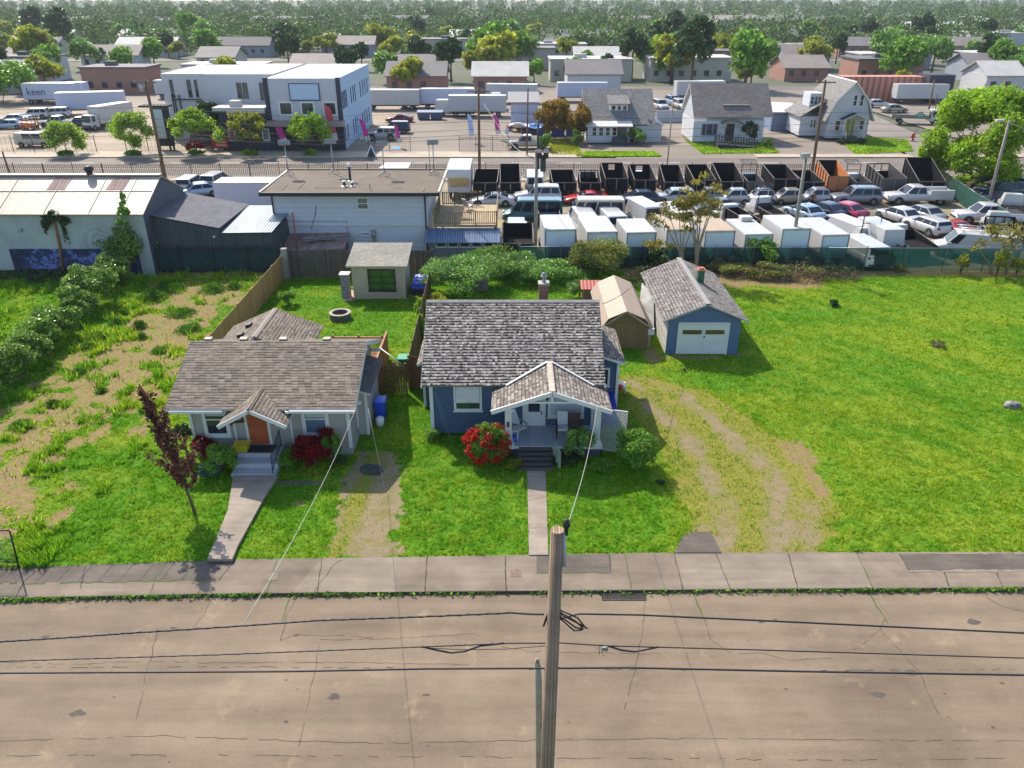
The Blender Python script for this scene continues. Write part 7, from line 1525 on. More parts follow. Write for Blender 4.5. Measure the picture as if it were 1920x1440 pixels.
def signpost():
    x,y=P(1717,252); T=thing('street_sign','green street name blades on a pole at the corner','street sign',(x,y,0)); b=MB(); b.tube([(0,0,0),(0,0,3.1)],.04,6); b.build('pole',M_galv,T)
    for z,rz in ((2.75,0.),(3.05,1.1)): b=MB(); b.cbox(0,0,z,1.5,.04,.42,0,rz*.6); b.cbox(0,-.03,z,1.0,.01,.12,1,rz*.6); b.build('name_blade',[plain('sign_green',(.0,.22,.11),.5,0,.05),M_white],T)
    x,y=P(1710,264); T=thing('fire_hydrant','orange-red fire hydrant at the corner lawn','hydrant',(x,y,0)); b=MB(); b.lathe([(0,0),(.3,0),(.3,.1),(.2,.12),(.2,.85),(.26,.9),(.22,1.05),(.08,1.15),(0,1.15)],0,0,12); b.tube([(-.34,0,.65),(.34,0,.65)],.1,8); b.build('body',plain('hydrant_red',(.45,.06,.02),.5,0,.1),T)
signpost()
# ================================================================ POLES AND WIRES
M_pole=striped('pole_wood',(.31,.215,.14),.05,0,.5,.6,.9,0,.3,.2,((.17,.135,.105),1.2,.58)); M_pole2=plain('pole_brown',(.14,.085,.05),.9,0,.3,2,.4); M_pgrey=plain('pole_greybrown',(.26,.235,.20),.9,0,.2,2,.3); M_wire=plain('wire_black',(.02,.02,.022),.6,0,0)
M_wireg=plain('wire_pale',(.32,.31,.29),.6,0,0)
def pole(px_,py_,ptx,pty,label,r=.14,mat=M_pgrey,name='utility_pole',arms=(),extra=None,rt=None,base=None,D=None):
    """base pixel (ground) and top pixel, kept on the same depth plane"""
    x,y=P(px_,py_) if base is None else base
    tx,ty,tz=W(ptx,pty,y); T=Thing(name,label,'pole',(x,y,0)); b=MB(); b.tube([(x,y,-.1),((x+tx)/2,y,tz/2),(tx,y,tz)],[r,r*.9,rt or r*.75],12); T.part('post',b,mat)
    for dz,L,th in arms:
        b=MB(); b.box(tx-L/2,tx+L/2,y-.14-th,y-.14,tz-dz,tz-dz+.12); 
        T.part('crossarm',b,mat)
        for i in range(4): b=MB(); u=tx-L/2+.1+(L-.2)*i/3; b.lathe([(.05,tz-dz+.12),(.06,tz-dz+.2),(.03,tz-dz+.3),(0,tz-dz+.3)],u,y-.2,8); T.part('insulator',b,M_galv)
    if extra: extra(T,tx,y,tz)
    return T,(tx,y,tz)
# near pole
def near_extra(T,tx,y,tz):
    b=MB(); b.lathe([(.0,tz+.02),(.04,tz+.02),(.05,tz+.06),(.075,tz+.10),(.05,tz+.14),(.05,tz+.2),(0,tz+.22)],tx+.16,y,10); b.box(tx+.13,tx+.19,y-.02,y+.02,tz-.12,tz+.02); T.part('insulator',b,M_black)
    b=MB(); b.tube([(tx+.12,y,tz-.1),(tx+.15,y-.02,tz-.8)],.035,8); T.part('conduit',b,plain('conduit_grey',(.35,.38,.4),.5))
    rr=random.Random(4); b=MB(); z0=W(1050,1155,11)[2]
    for i in range(5):
        a=rr.uniform(0,.3); b.tube([(tx+.1,y,z0+.15-.05*i),(tx+.35+a,y-.1,z0+.05-.08*i),(tx+.5+a,y-.05,z0-.22-.02*i)],.016,6)
    b.tube([(tx-.12,y,z0+.1),(tx-.2,y,z0-.25)],.02,6); T.part('cable_tails',b,M_black)
    b=MB()
    for k in range(14): z=tz-.6-.37*k; b.cyl(tx+rr.uniform(-.07,.07),y-.117,z,z+.03,.014,6)
    T.part('bolt',b,M_galv)
NB=W(1028,1259,11.0)
T_,NT=pole(0,0,1045,993,'weathered wooden utility pole in the foreground with cut cables',.16,M_pole,extra=near_extra,rt=.118,base=(W(1028,1259,11.0)[0],11.0))
b=MB(); x,y,z=W(1008,1238,11.6); rr=random.Random(3); b.tube([(x+.17,y+.12,-.1),(x+.03,y,z-.6),(x,y,z-.15)],[.08,.075,.075],9)
for i in range(7): a=i*.9; b.tube([(x+.04*math.cos(a),y+.04*math.sin(a),z-.2),(x+.03*math.cos(a),y+.03*math.sin(a),z+rr.uniform(-.05,.1))],[.035,.012],5)
solo('splintered_post',b,plain('pale_splinter',(.32,.28,.22),.9,0,.3,6),'short pale splintered post left of the foreground utility pole','pole',(x,y,0))
def wire(label,pts,r=.02,mat=M_wire,sag=0,n=14,name='power_line',group='overhead wires',twist=0):
    b=MB(); q=[]
    for a,c in zip(pts,pts[1:]):
        a=Vector(a);c=Vector(c)
        for i in range(n): t=i/n; p=a.lerp(c,t); p.z-=4*sag*t*(1-t); q.append(p)
    q.append(Vector(pts[-1])); b.tube(q,r,6)
    if twist:
        L=len(q); w2=[]
        for i in range((L-1)*8+1): 
            t=i/8; k=min(int(t),L-2); p=q[k].lerp(q[k+1],t-k); a=i*1.3; w2.append(p+Vector((0,math.cos(a)*r*.9,math.sin(a)*r*.9)))
        b.tube(w2,r*.6,4)
    o=b.build(name,mat); tag(o,label,'wire',group); return o
D=11.
wire('upper thick cable leaving the foreground pole to the left',[W(1020,1152,D),W(960,1149,D),W(600,1163,D),W(240,1187,D),W(0,1203,D),(-16,D,6.8),(-38,D,8.2)],.017,sag=.01,n=6,twist=1); wire('upper thick cable leaving the foreground pole to the right',[W(1040,1163,D),W(1085,1151,D),W(1200,1153,D),W(1500,1167,D),W(1920,1187,D),(17,D,6.9),(38,D,8.3)],.018,n=6)
wire('second cable across the street, left of the pole, with a drooping loop',[W(1022,1206,D),W(960,1206,D),W(790,1213,D),W(400,1228,D),W(0,1240,D),(-16,D,6.5),(-38,D,7.8)],.012,n=6,twist=1)
wire('second cable across the street, right of the pole',[W(1042,1205,D),W(1140,1211,D),W(1400,1218,D),W(1920,1234,D),(17,D,6.5),(38,D,7.8)],.013,n=6)
wire('drooping splice loop hanging left of the pole',[W(790,1212,D),W(815,1218,D),W(845,1224,D),W(872,1221,D),W(900,1211,D),W(945,1206,D)],.02,n=3); wire('drooping splice loop hanging right of the pole',[W(1140,1211,D),W(1165,1219,D),W(1190,1222,D),W(1215,1217,D),W(1235,1213,D)],.02,n=3)
wire('lowest cable crossing in front of the pole',[(-38,D,7.2),W(-10,1262,D),W(540,1259,D),W(800,1254,D),W(1028,1253,D),W(1180,1252,D),W(1500,1259,D),W(1930,1266,D),(38,D,7.2)],.02,n=5)
wire('thin messenger cable under the second cable',[W(790,1214,D),W(860,1218,D),W(950,1217,D),W(1022,1211,D)],.008,n=4)
rr=random.Random(7); b=MB(); c=Vector(W(1134,1216,D))
for i in range(6): a=rr.uniform(0,6.28); b.tube([c,c+Vector((.1*math.cos(a),.03,.1*math.sin(a)-.03)),c+Vector((.14*math.cos(a+.6),0,.14*math.sin(a+.6)-.06))],.006,4)
b.cbox(c.x,c.y,c.z,.12,.06,.08,1); solo('cable_clamp',b,[M_black,M_galv],'silver cable clamp with loose coils right of the foreground pole','clamp',tuple(c))
# service drops
wire('pale twisted service wire from the foreground pole to the blue house porch',[(NT[0]+.16,11,NT[2]+.05),W(1120,760,30.0)],.009,M_wireg,.55,18,twist=1)
a=W(455,1172,D); wire('pale twisted service wire running up to the grey house eave',[(a[0],D,a[2]),W(667,765,29.75)],.009,M_wireg,.35,18,twist=1)
wire('thin guy line from the right eave of the grey house down to the driveway',[W(690,765,30.2),P3(722,921,.02)],.008,M_wireg,0,3); wire('first thin line from the blue house corner to the lawn',[W(815,735,32.1),P3(838,820,.02)],.006,M_wireg,0,3); wire('second thin line from the blue house corner to the lawn',[W(818,735,32.1),P3(849,838,.02)],.006,M_wireg,0,3)
wire('thin line hanging beside the lattice panel',[W(1145,855,30.7),P3(1152,920,.02)],.008,M_wireg,0,3)
wire('wire over the tan shed roof between the blue house and the garage',[W(1130,570,36.2),W(1188,535,41.),W(1205,523,44)],.015,M_wire,.12,6)
# other poles
LP='brown leaning utility pole behind the cream warehouse roof'
def P_arm(T,tx,y,tz):
    b=MB(); b.cyl(tx-.5,y,tz-1.2,tz-.3,.28,12); T.part('transformer',b,M_galv)
pole(309,332,272,150,LP,.2,M_pole2,arms=((.3,2.4,.1),),extra=P_arm,base=(W(309,330,90.5)[0],90.5)); pole(18,322,4,284,'short dark pole at the far left of the avenue',.12,M_pole2,base=(W(18,322,91)[0],91.))
_,A=pole(899,313,897,165,'tall grey-brown pole on the avenue behind the flat roofed building',.17,M_pole2,base=(W(899,312,91.0)[0],91.0),arms=((.4,2.4,.1),))
def lum(T,tx,y,tz):
    for s_ in (-1,1): b=MB(); b.cbox(tx+.45+s_*.25,y-.3,tz-.2,.35,.5,.5,0,0,.4); b.cbox(tx+.5,y-.1,tz-.9-s_*.3,.4,.4,.6); T.part('floodlight',b,plain('lamp_dark',(.03,.035,.04),.5))
    b=MB(); b.beam((tx-.6,y,tz-.1),(tx+.7,y,tz-.1),.1,.1); T.part('crossarm',b,M_pgrey)
pole(1004,482,1006,282,'grey wooden pole with floodlights beside the leftmost box truck',.15,M_pgrey,extra=lum,base=(W(1004,480,59.3)[0],59.3))
pole(1009,325,1009,228,'dark square pole with a pale cap behind the floodlight pole',.16,M_black,base=(W(1009,324,91.2)[0],91.2)); pole(988,293,990,165,'thin brown pole on the far pavement by the rubbish heap',.12,M_pole2,base=P(988,294))
pole(1251,308,1262,190,'thin grey lamp pole on the near side of the avenue',.09,M_pgrey,name='lamp_pole',base=(W(1251,308,91.2)[0],91.2))
pole(1484,479,1512,289,'grey wooden pole standing among the box trucks',.15,M_pgrey,extra=lambda T,tx,y,tz:[T.part('bracket',(lambda b:b.cbox(tx-.1,y-.1,tz-.1,.7,.3,.35,0,.3))(MB()),M_galv)],base=(W(1484,479,58.7)[0],58.7))
pole(1524,318,1548,150,'tall dark brown pole on the avenue left of the corner house',.18,M_pole2,arms=((.3,2.2,.1),),base=(W(1524,316,91)[0],91.))
def cobra(T,tx,y,tz):
    b=MB(); b.beam((tx,y,tz-.2),(tx-.9,y-.2,tz+.05),.07,.07); b.cbox(tx-1.,y-.2,tz+.05,.7,.35,.18); T.part('lamp_head',b,plain('lamp_pale',(.5,.45,.42),.5))
pole(1849,398,1893,226,'leaning pale lamp pole in front of the big green tree',.15,M_pgrey,name='lamp_pole',extra=cobra,base=(W(1849,397,74.)[0],74.))
pole(1738,225,1752,150,'brown pole beside the flatbed truck',.15,M_pole2); pole(1752,232,1757,175,'short bare post beside the flatbed truck',.1,M_pole2)
for i,(z,px0,py0,px1,py1) in enumerate(((0,-20,225,1760,238),(0,-20,250,1760,262),(0,-20,257,1700,272),(0,-20,205,1600,215),(0,-20,240,1750,247))):
    y=98.+i; pts=[W(px0,py0,y),W(270,py0-4,y),W(585,py0+14,y),W(897,py0+2,y),W(1220,py0+18,y),W(1545,py0+6,y),W(2000,py1-6,y)]
    wire(['highest','second highest','middle','second lowest','lowest'][[3,0,1,2,4].index(i) if False else i]+' wire strung along the avenue',pts,.022,M_wire,.1,6)
wire('pale diagonal wire crossing the avenue to the floodlight pole',[W(908,195,118),W(960,270,100),(W(1003,295,60)[0],59.3,W(1003,295,59.3)[2])],.025,M_wireg,.25,10)
wire('wire from the lamp pole to the right edge',[W(1893,228,74),W(1990,275,74)],.03,M_wireg,.1,6)
# ================================================================ VEGETATION
M_bark=plain('bark',(.11,.08,.055),.95,0,.3,4,.5); M_barkp=plain('bark_pale',(.24,.20,.15),.95,0,.25,4,.4); M_twig=plain('dry_twig',(.17,.115,.075),.95,0,.35,3)
L_lime=leafmat('leaf_lime',[(0,(.13,.26,.01)),(.5,(.25,.42,.015)),(1,(.40,.56,.05))],.5,.5); L_lime2=leafmat('leaf_yellowlime',[(0,(.15,.19,.012)),(.5,(.28,.32,.02)),(1,(.42,.44,.06))],.5,.5)
L_mid=leafmat('leaf_mid',[(0,(.06,.15,.012)),(.5,(.14,.30,.03)),(1,(.26,.46,.06))],.45,.4); L_laurel=leafmat('leaf_laurel',[(0,(.05,.12,.012)),(.5,(.14,.28,.03)),(.88,(.30,.44,.07)),(1,(.55,.60,.28))],.35,.35)
L_ivy=leafmat('leaf_ivy',[(0,(.05,.13,.02)),(.5,(.15,.30,.05)),(1,(.32,.50,.12))],.4,.35); L_dark=leafmat('leaf_dark',[(0,(.012,.04,.01)),(.6,(.035,.085,.02)),(1,(.08,.15,.035))],.5,.2)
L_red=leafmat('leaf_maroon',[(0,(.09,.004,.006)),(.6,(.22,.008,.012)),(1,(.36,.02,.02))],.5,.4); L_plum=leafmat('leaf_plum',[(0,(.04,.008,.010)),(.6,(.10,.022,.022)),(1,(.22,.08,.05))],.5,.3)
L_moss=leafmat('leaf_mossy',[(0,(.07,.09,.015)),(.5,(.19,.22,.035)),(1,(.36,.38,.09))],.6,.35); L_orange=leafmat('leaf_orange',[(0,(.10,.09,.01)),(.5,(.24,.17,.02)),(1,(.42,.20,.02))],.6,.35)
L_blue=leafmat('leaf_bluish',[(0,(.02,.06,.05)),(1,(.09,.16,.14))],.6,.2); L_flow=leafmat('petal_red',[(0,(.40,.008,.006)),(.6,(.62,.02,.012)),(1,(.8,.10,.06))],.5,.3)
L_bronze=leafmat('leaf_bronze',[(0,(.10,.07,.012)),(.5,(.24,.22,.03)),(1,(.38,.36,.06))],.5,.4)
def clump_pts(rng,n,c,r,k=14,spread=.34,shell=.72,fl=0):
    """n points in k uneven clumps round the ellipsoid r centred c"""
    d=rng.normal(size=(k,3)); d/=np.linalg.norm(d,axis=1)[:,None]; d[:,2]=np.where(d[:,2]<-.35,-d[:,2]*.6,d[:,2])
    cc=d*(shell+rng.uniform(-.18,.22,(k,1))); s=spread*rng.uniform(.6,1.35,k); w_=s**2; w_/=w_.sum()
    i=rng.choice(k,n,p=w_); p=rng.normal(size=(n,3)); p/=np.linalg.norm(p,axis=1)[:,None]+1e-9; p*=rng.random((n,1))**.45
    q=cc[i]+p*s[i][:,None]; q=q*np.array(r)+np.array(c)
    if fl is not None: q[:,2]=np.maximum(q[:,2],fl)
    return q
def foliage(name,T,pts,size,mat,rng,elong=1.6,up=None,flat=0):
    V,Fc=leaves_arr(pts,size,rng,elong,flat=flat,up=up); return T.raw(name,V,Fc,mat) if isinstance(T,Thing) else npmesh(name,V,Fc,mat,T)
def shrub(label,px_,py_,r,h,mat,n=3500,size=.07,seed=1,name='shrub',cat='shrub',group=None,stems=4,extra=None,k=16,xy=None,elong=1.6,lift=0,sx=1,sy=1,barkm=M_bark):
    x,y=P(px_,py_) if xy is None else xy; rng=np.random.default_rng(seed); T=thing(name,label,cat,(x,y,0),0,group)
    pts=clump_pts(rng,n,(0,0,lift+h*.5),(r*sx,r*sy,h*.52),k,fl=.03+lift*.5)
    foliage('foliage',T,pts,size,mat,rng,elong)
    b=MB(); rr=random.Random(seed)
    for i in range(stems): a=rr.uniform(0,6.28); q=rr.uniform(.2,.6)*r; b.tube([(0,0,0),(q*.4*math.cos(a),q*.4*math.sin(a),(lift+h)*.4),(q*math.cos(a),q*math.sin(a),lift+h*.75)],[.035,.025,.01],5)
    b.build('stem',barkm,T)
    if extra: extra(T,rng)
    return T
def branch(b,p,d,L,r,depth,rr,tips,spread=.7,m=0,bend=.25):
    p=Vector(p); pts=[p]; d=Vector(d).normalized(); n=4
    for i in range(n): d=(d+Vector((rr.uniform(-1,1),rr.uniform(-1,1),rr.uniform(-.3,.7)))*bend*.5).normalized(); p=p+d*L/n; pts.append(p)
    b.tube(pts,[r*(1-.5*i/n) for i in range(n+1)],6 if r>.03 else 4,m)
    if depth==0: tips.append(tuple(p)); tips.append(tuple(pts[-2])); return
    for i in range(rr.choice((2,3)) if depth<3 else 3):
        v=Vector((rr.uniform(-1,1),rr.uniform(-1,1),rr.uniform(-.2,.6))); branch(b,pts[-1] if i<2 else pts[-2],(d+v*spread),L*rr.uniform(.6,.85),r*.5,depth-1,rr,tips,spread,m,bend)
def tree(label,px_,py_,H,crown,mat,n,size,seed,name='street_tree',cat='tree',group=None,trunk=.12,th=.35,depth=3,shape='round',bark=M_bark,lean=(0,0),xy=None,clump=.55,spread=.7,limbs=5,dz=.45):
    """crown: radius. branches carry the leaf clumps"""
    x,y=P(px_,py_) if xy is None else xy; rng=np.random.default_rng(seed); rr=random.Random(seed); T=thing(name,label,cat,(x,y,0),0,group)
    b=MB(); tips=[]; top=Vector((lean[0],lean[1],H*th)); b.tube([(0,0,-.05),(lean[0]*.4,lean[1]*.4,H*th*.5),top],[trunk,trunk*.85,trunk*.7],9)
    b.tube([top,top+Vector((lean[0]*.3,lean[1]*.3,H*.3)),Vector((lean[0]*1.5,lean[1]*1.5,H*.93))],[trunk*.7,trunk*.4,trunk*.1],7)
    for i in range(limbs*2):
        t=(i+.5)/(limbs*2); z=H*(th*.85+(1-th)*.75*t); a=i*2.4+rr.uniform(-.4,.4); base=Vector((lean[0]*(z/H)*1.4,lean[1]*(z/H)*1.4,z))
        prof={'round':math.sin(PI*(.18+.72*t)),'cone':1.05*(1-t)+.12,'up':.35+.3*math.sin(PI*t),'wide':1-.45*t}[shape]
        L=crown*prof; d=(math.cos(a),math.sin(a),dz+.7*t if shape!='up' else 2.2)
        branch(b,base,d,L*(.62 if depth>1 else .9),trunk*.38*(1-.5*t),depth-1,rr,tips,spread)
    b.build('trunk',bark,T)
    tp=np.array(tips); 
    lim=np.hypot(tp[:,0]-lean[0]*tp[:,2]/H*1.4,tp[:,1]-lean[1]*tp[:,2]/H*1.4)
    i=rng.choice(len(tp),n); w_=rng.uniform(.5,1.5,len(tp))[i][:,None]*clump
    g=rng.normal(size=(n,3)); g/=np.linalg.norm(g,axis=1)[:,None]; g*=rng.random((n,1))**.5
    pts=tp[i]+g*w_*np.array([1,1,.85]); foliage('crown',T,pts,size,mat,rng); return T
def wispy(label,xy,H,lean,seed):
    rr=random.Random(seed); rng=np.random.default_rng(seed); T=thing('plum_tree',label,'tree',(*xy,0)); b=MB(); f=lambda t:Vector((lean[0]*t+.08*math.sin(t*5),lean[1]*t,H*t*.97))
    b.tube([f(i/9) for i in range(10)],[.06*(1-.9*i/9)+.006 for i in range(10)],7); L=[]
    for i in range(36):
        t=.2+.72*i/36; p=f(t); a=i*2.4+rr.uniform(-.5,.5); ln=(1.5 if t<.5 else 1.15)*(1.1-t)*rr.uniform(.6,1.35)+.3; up=rr.uniform(.2,1.0) if t<.4 else rr.uniform(.9,2.0)
        d=Vector((math.cos(a),math.sin(a),up)).normalized(); q=[p]; 
        for k in range(5): d=(d+Vector((rr.uniform(-.12,.12),rr.uniform(-.12,.12),.12))).normalized(); q.append(q[-1]+d*ln/5)
        b.tube(q,[.018,.015,.012,.009,.006,.004],4,cap=False)
        for k in range(int(ln*46)):
            u=rr.random()**.8*4.99; j=int(u); c=q[j].lerp(q[j+1],u-j); L.append((c.x,c.y,c.z))
    b.build('trunk',M_bark,T); L=np.array(L); L=np.repeat(L,2,0)+rng.normal(size=(len(L)*2,3))*.075; V,Fc=leaves_arr(L,.078,rng,1.5); npmesh('crown',V,Fc,L_plum,T)
def vegetation():
    # laurel hedge row on the left lot
    HG='laurel bushes in a diagonal row on the left lot'
    for i,(a,c,r,h,lb) in enumerate(((253,508,1.95,3.1,'largest laurel bush at the top end of the diagonal hedge row'),(214,540,1.2,1.9,'laurel bush right below the largest one in the diagonal row'),(180,572,1.45,2.2,'broad pale-flecked laurel bush, third from the top of the diagonal row'),(150,596,1.1,1.7,'fourth laurel bush from the top of the diagonal row'),(118,632,1.3,1.8,'laurel bush midway down the diagonal row'),(84,655,1.15,1.6,'laurel bush in the lower half of the diagonal row, beside dark stumps'),(52,688,1.2,1.6,'second laurel bush from the left frame edge'),(14,718,1.35,1.8,'laurel bush cut by the left frame edge'),(-30,752,1.3,1.6,'laurel bush just outside the left frame edge'))):
        shrub(lb,a,c,r*1.08,h*1.25,L_laurel,int(7500*r),.085,20+i,'laurel_bush','bush',HG,k=26)
    # hedge and ivy behind the blue house
    shrub('big light green bush behind the dark fence and the blue tarp',872,545,2.75,2.5,L_ivy,15000,.085,41,'hedge_bush','bush',None,k=40,sx=1.05); shrub('lower green bush between the big bush and the pole',962,522,2.0,1.9,L_ivy,9000,.08,42,'hedge_bush','bush',k=34)
    shrub('dark ivy bush beneath the wooden pole by the box truck',1028,524,2.2,1.5,L_ivy,8000,.08,43,'hedge_bush','bush',k=30,sx=1.2); shrub('green bush with dark gaps behind the lower green bush',915,508,1.8,1.7,L_mid,6000,.08,47,'hedge_bush','bush',k=26,sx=1.4)
    shrub('olive mossy bush in front of the second box truck',1118,522,2.15,2.9,L_moss,12000,.075,44,'mossy_bush','bush',k=36); shrub('small round pale bush left of the tan shed roof',1086,560,.95,1.5,L_ivy,4000,.06,45,k=20,name='round_bush',cat='bush')
    shrub('yellow-green bush behind the left end of the blue house roof',815,585,.9,1.3,L_lime2,2600,.07,46,name='round_bush',cat='bush'); 
    for i,(a,c) in enumerate(((793,640),(790,602))): shrub(('lower' if i==0 else 'upper')+' bright green conifer between the dark fence and the blue house',a,c,.42,1.7,L_lime,2600,.05,48+i,'conifer_shrub','shrub',k=14)
    shrub('small leafy shrub on the backyard lawn left of the fire pit',541,572,.62,1.15,L_mid,1900,.075,50); 
    # brush pile along the fence
    def twigs(T,rng,n=120,r=1.6,h=1.2):
        b=MB(); rr=random.Random(int(rng.integers(9999)))
        for i in range(n):
            x=rr.uniform(-r,r);y=rr.uniform(-r*.5,r*.5);a=rr.uniform(0,6.28);L=rr.uniform(.5,1.6);z=rr.uniform(0,h)*(1-abs(x)/r*.6); p=Vector((x,y,z*.5)); q=p+Vector((math.cos(a)*L*.5,math.sin(a)*L*.35,rr.uniform(-.1,.7)*h*.5)); e=q+Vector((math.cos(a+.6)*L*.4,math.sin(a+.6)*L*.25,rr.uniform(-.4,.4))); 
            for v in (p,q,e): v.z=max(.02,v.z)
            b.tube([p,q,e],[.022,.016,.006],4,cap=False)
        b.build('twigs',M_twig,T)
    for i,(a,c,lb,m,n,r,h) in enumerate(((1215,524,'dark brush heap between the two sheds below the fence',L_dark,1500,1.6,1.1),(1375,514,'yellowish brush heap right behind the blue garage',L_moss,3200,1.8,1.15),(1440,520,'mossy brush heap in the middle of the long twig pile',L_moss,3000,1.9,1.3),(1500,522,'bare brown twig pile with pale sticks, right half',L_moss,500,2.0,1.4),(1560,520,'bare twig pile end near the open fence stretch',L_dark,700,1.7,1.1),(1318,505,'brush behind the garage roof ridge',L_bronze,1500,1.6,1.4))):
        shrub(lb,a,c,r,h*.8,m,n,.07,60+i,'brush_pile','brush','brush heaped along the green fence',extra=lambda T,rng,r=r,h=h:twigs(T,rng,170,r,h),k=18,stems=0,sy=.6) if True else 0
    shrub('dark green leafy bush against the fence right of the sapling',1425,502,1.5,2.3,L_mid,5000,.08,70,'fence_bush','bush'); shrub('ivy hanging on the fence below the third box truck',1235,508,1.,1.9,L_dark,3000,.08,71,'fence_bush','bush')
    for i,(a,c,h) in enumerate(((1800,515,1.6),(1868,518,2.2),(1905,516,1.3),(1690,510,.5))): shrub(['small light bush by the ladder rack van','leafy weed bush at the right end of the fence','low bush at the right frame edge by the fence','low weed below the black dump bed'][i],a,c,.6,h,L_lime2 if i!=3 else L_moss,900,.09,75+i,'fence_bush','bush',stems=6)
    # foundation planting
    shrub('round light green shrub left of the grey steps',421,884,.72,1.25,L_mid,6500,.045,80,k=34); shrub('round light green shrub right of the grey steps',545,876,.52,.95,L_mid,4200,.042,81,k=26)
    shrub('wide maroon shrub under the right window of the grey house',588,872,.95,1.35,L_red,6500,.06,82,k=26,name='maroon_shrub'); shrub('taller maroon shrub touching the right window corner',612,858,.5,1.75,L_red,2600,.06,83,k=14,name='maroon_shrub'); shrub('maroon shrub under the left window of the grey house',383,862,.55,1.3,L_red,3200,.06,84,k=16,name='maroon_shrub')
    shrub('green topiary ball on a stem right of the maroon shrub',626,870,.42,1.2,L_mid,2800,.05,85,k=16,lift=.35,name='topiary'); shrub('dark green topiary ball left of the maroon shrub under the left window',352,856,.42,.85,L_dark,2800,.05,86,k=16,lift=.75,name='topiary')
    shrub('low bluish-green shrub at the left corner bed',393,890,.55,.55,L_blue,2400,.045,87,k=18); shrub('small dark plant at the right corner of the grey house',641,873,.35,.5,L_dark,1000,.05,88); shrub('low dry plants at the foot of the plum tree bed',340,880,.5,.4,L_bronze,1200,.05,89)
    def blooms(T,rng):
        d=rng.normal(size=(105,3)); d/=np.linalg.norm(d,axis=1)[:,None]; d[:,1]=-np.abs(d[:,1])*.95+.1; cl=d*rng.uniform(.88,1.08,(len(d),1))*np.array([1.02,1.02,.92])+np.array([0,0,.90]); cl=cl[cl[:,2]>.15]; pts=np.repeat(cl,60,0)+rng.normal(size=(len(cl)*60,3))*.055; V,Fc=leaves_arr(pts,.055,rng,1.2); npmesh('blossoms',V,Fc,L_flow,T)
    shrub('rhododendron covered in red blossoms beside the porch',914,862,.92,1.75,L_mid,6500,.065,90,'rhododendron','shrub',k=26,extra=blooms)
    shrub('large glossy shrub right of the lattice panel',1190,878,.98,1.75,L_mid,9500,.062,91,k=34,name='round_shrub'); 
    shrub('loose rose bush with pale tips in front of the right porch column',1088,862,.68,1.75,L_ivy,3200,.065,92,k=20,name='rose_bush'); shrub('small yellow-green plants left of the brown steps',962,878,.35,.45,L_lime2,900,.06,93); shrub('dark low plants below the right half of the porch',1055,868,.9,.35,L_dark,1800,.06,94,sy=.5); shrub('small leafy plant at the left corner of the blue house',815,826,.35,.6,L_mid,1100,.06,95); shrub('small dark weed clump at the lawn edge near the driveway',1237,910,.2,.25,L_dark,400,.05,96)
    shrub('low plants right of the rose bush',1125,880,.5,.35,L_mid,900,.06,97)
    shrub('lone dark weed on the big lawn',1562,574,.35,.4,L_dark,260,.12,98,name='weed'); 
    def heap(T,rng): 
        b=MB(); rr=random.Random(9)
        for i in range(70): a=rr.uniform(0,6.28); L=rr.uniform(.15,.5); b.tube([(rr.uniform(-.3,.3),rr.uniform(-.25,.25),.03),(L*math.cos(a),L*math.sin(a)*.8,rr.uniform(.1,.4))],[.012,.004],4,cap=False)
        b.build('twigs',M_barkp,T)
    shrub('small heap of dry brush on the big lawn',1757,650,.45,.35,L_moss,500,.06,99,'brush_pile','brush',extra=heap,stems=0)
    # low ground ivy below the mural
    shrub('dark ivy patch below the painted mural',70,520,3.2,.5,L_dark,7000,.08,100,'ivy_patch','ivy',k=40,sy=.5,stems=0,sx=1.5); shrub('ivy patch left of the largest laurel bush',180,522,2.6,.55,L_mid,6000,.08,101,'ivy_patch','ivy',k=34,sy=.6,stems=0)
    # trees
    x,y=P(365,962); 
    wispy('dark purple plum tree leaning left on the front lawn of the grey house',(x,y),5.9,(-1.0,.15),7)
    SG='street trees on the far pavement'
    for i,(a,c,H,r,m,n,lb,sh) in enumerate(((127,291,3.5,2.0,L_lime,7500,'leftmost street tree, low and round, in front of the gravel yard','wide'),(254,291,5.0,2.2,L_lime,8000,'street tree just left of the brown leaning pole','round'),(370,291,6.6,2.4,L_lime,11000,'tallest street tree, cone shaped, right of the sign tower','cone'),(471,291,5.4,2.1,L_lime2,5200,'thin yellowish street tree in front of the dark wing','round'),(584,291,4.6,2.4,L_lime,6500,'street tree in front of the dark shopfronts','wide'))):
        t=tree(lb,a,c,H,r*.95,m,int(n*1.5),.15,200+i,'street_tree','tree',SG,trunk=.07,th=.27,depth=3,shape=sh,clump=.7 if i!=3 else .4,bark=M_bark,limbs=7,dz=.2)
        x,y=P(a-2,293); rng=np.random.default_rng(i); T=thing('grass_tuft',('tall green grass tuft at the foot of the '+['leftmost street tree','street tree by the leaning pole','tallest cone shaped street tree','thin yellowish street tree','street tree by the shopfronts'][i]),'grass tuft',(x,y,.14),0,'grass tufts at the street tree feet'); pts=clump_pts(rng,1500,(0,0,.25),(1.0,.45,.35),14,fl=.05); foliage('blades',T,pts,.16,L_lime if i>2 else L_mid,rng,2.4,up=.5)
    tree('large bright green tree at the right behind the storage lot',0,0,10.2,3.9,L_lime,140000,.16,301,'broadleaf_tree','tree',trunk=.36,th=.13,depth=4,shape='round',clump=1.05,lean=(2.6,0),dz=-.05,xy=(P(1800,356)[0]+.3,P(1800,356)[1]),spread=.75,limbs=8)
    tree('second green tree at the right frame edge behind the lamp pole',0,0,11,4.8,L_mid,24000,.22,305,'broadleaf_tree','tree',trunk=.28,th=.2,depth=3,shape='round',clump=1.0,xy=(P(1950,335)[0]+5,P(1950,335)[1]+4),limbs=6)
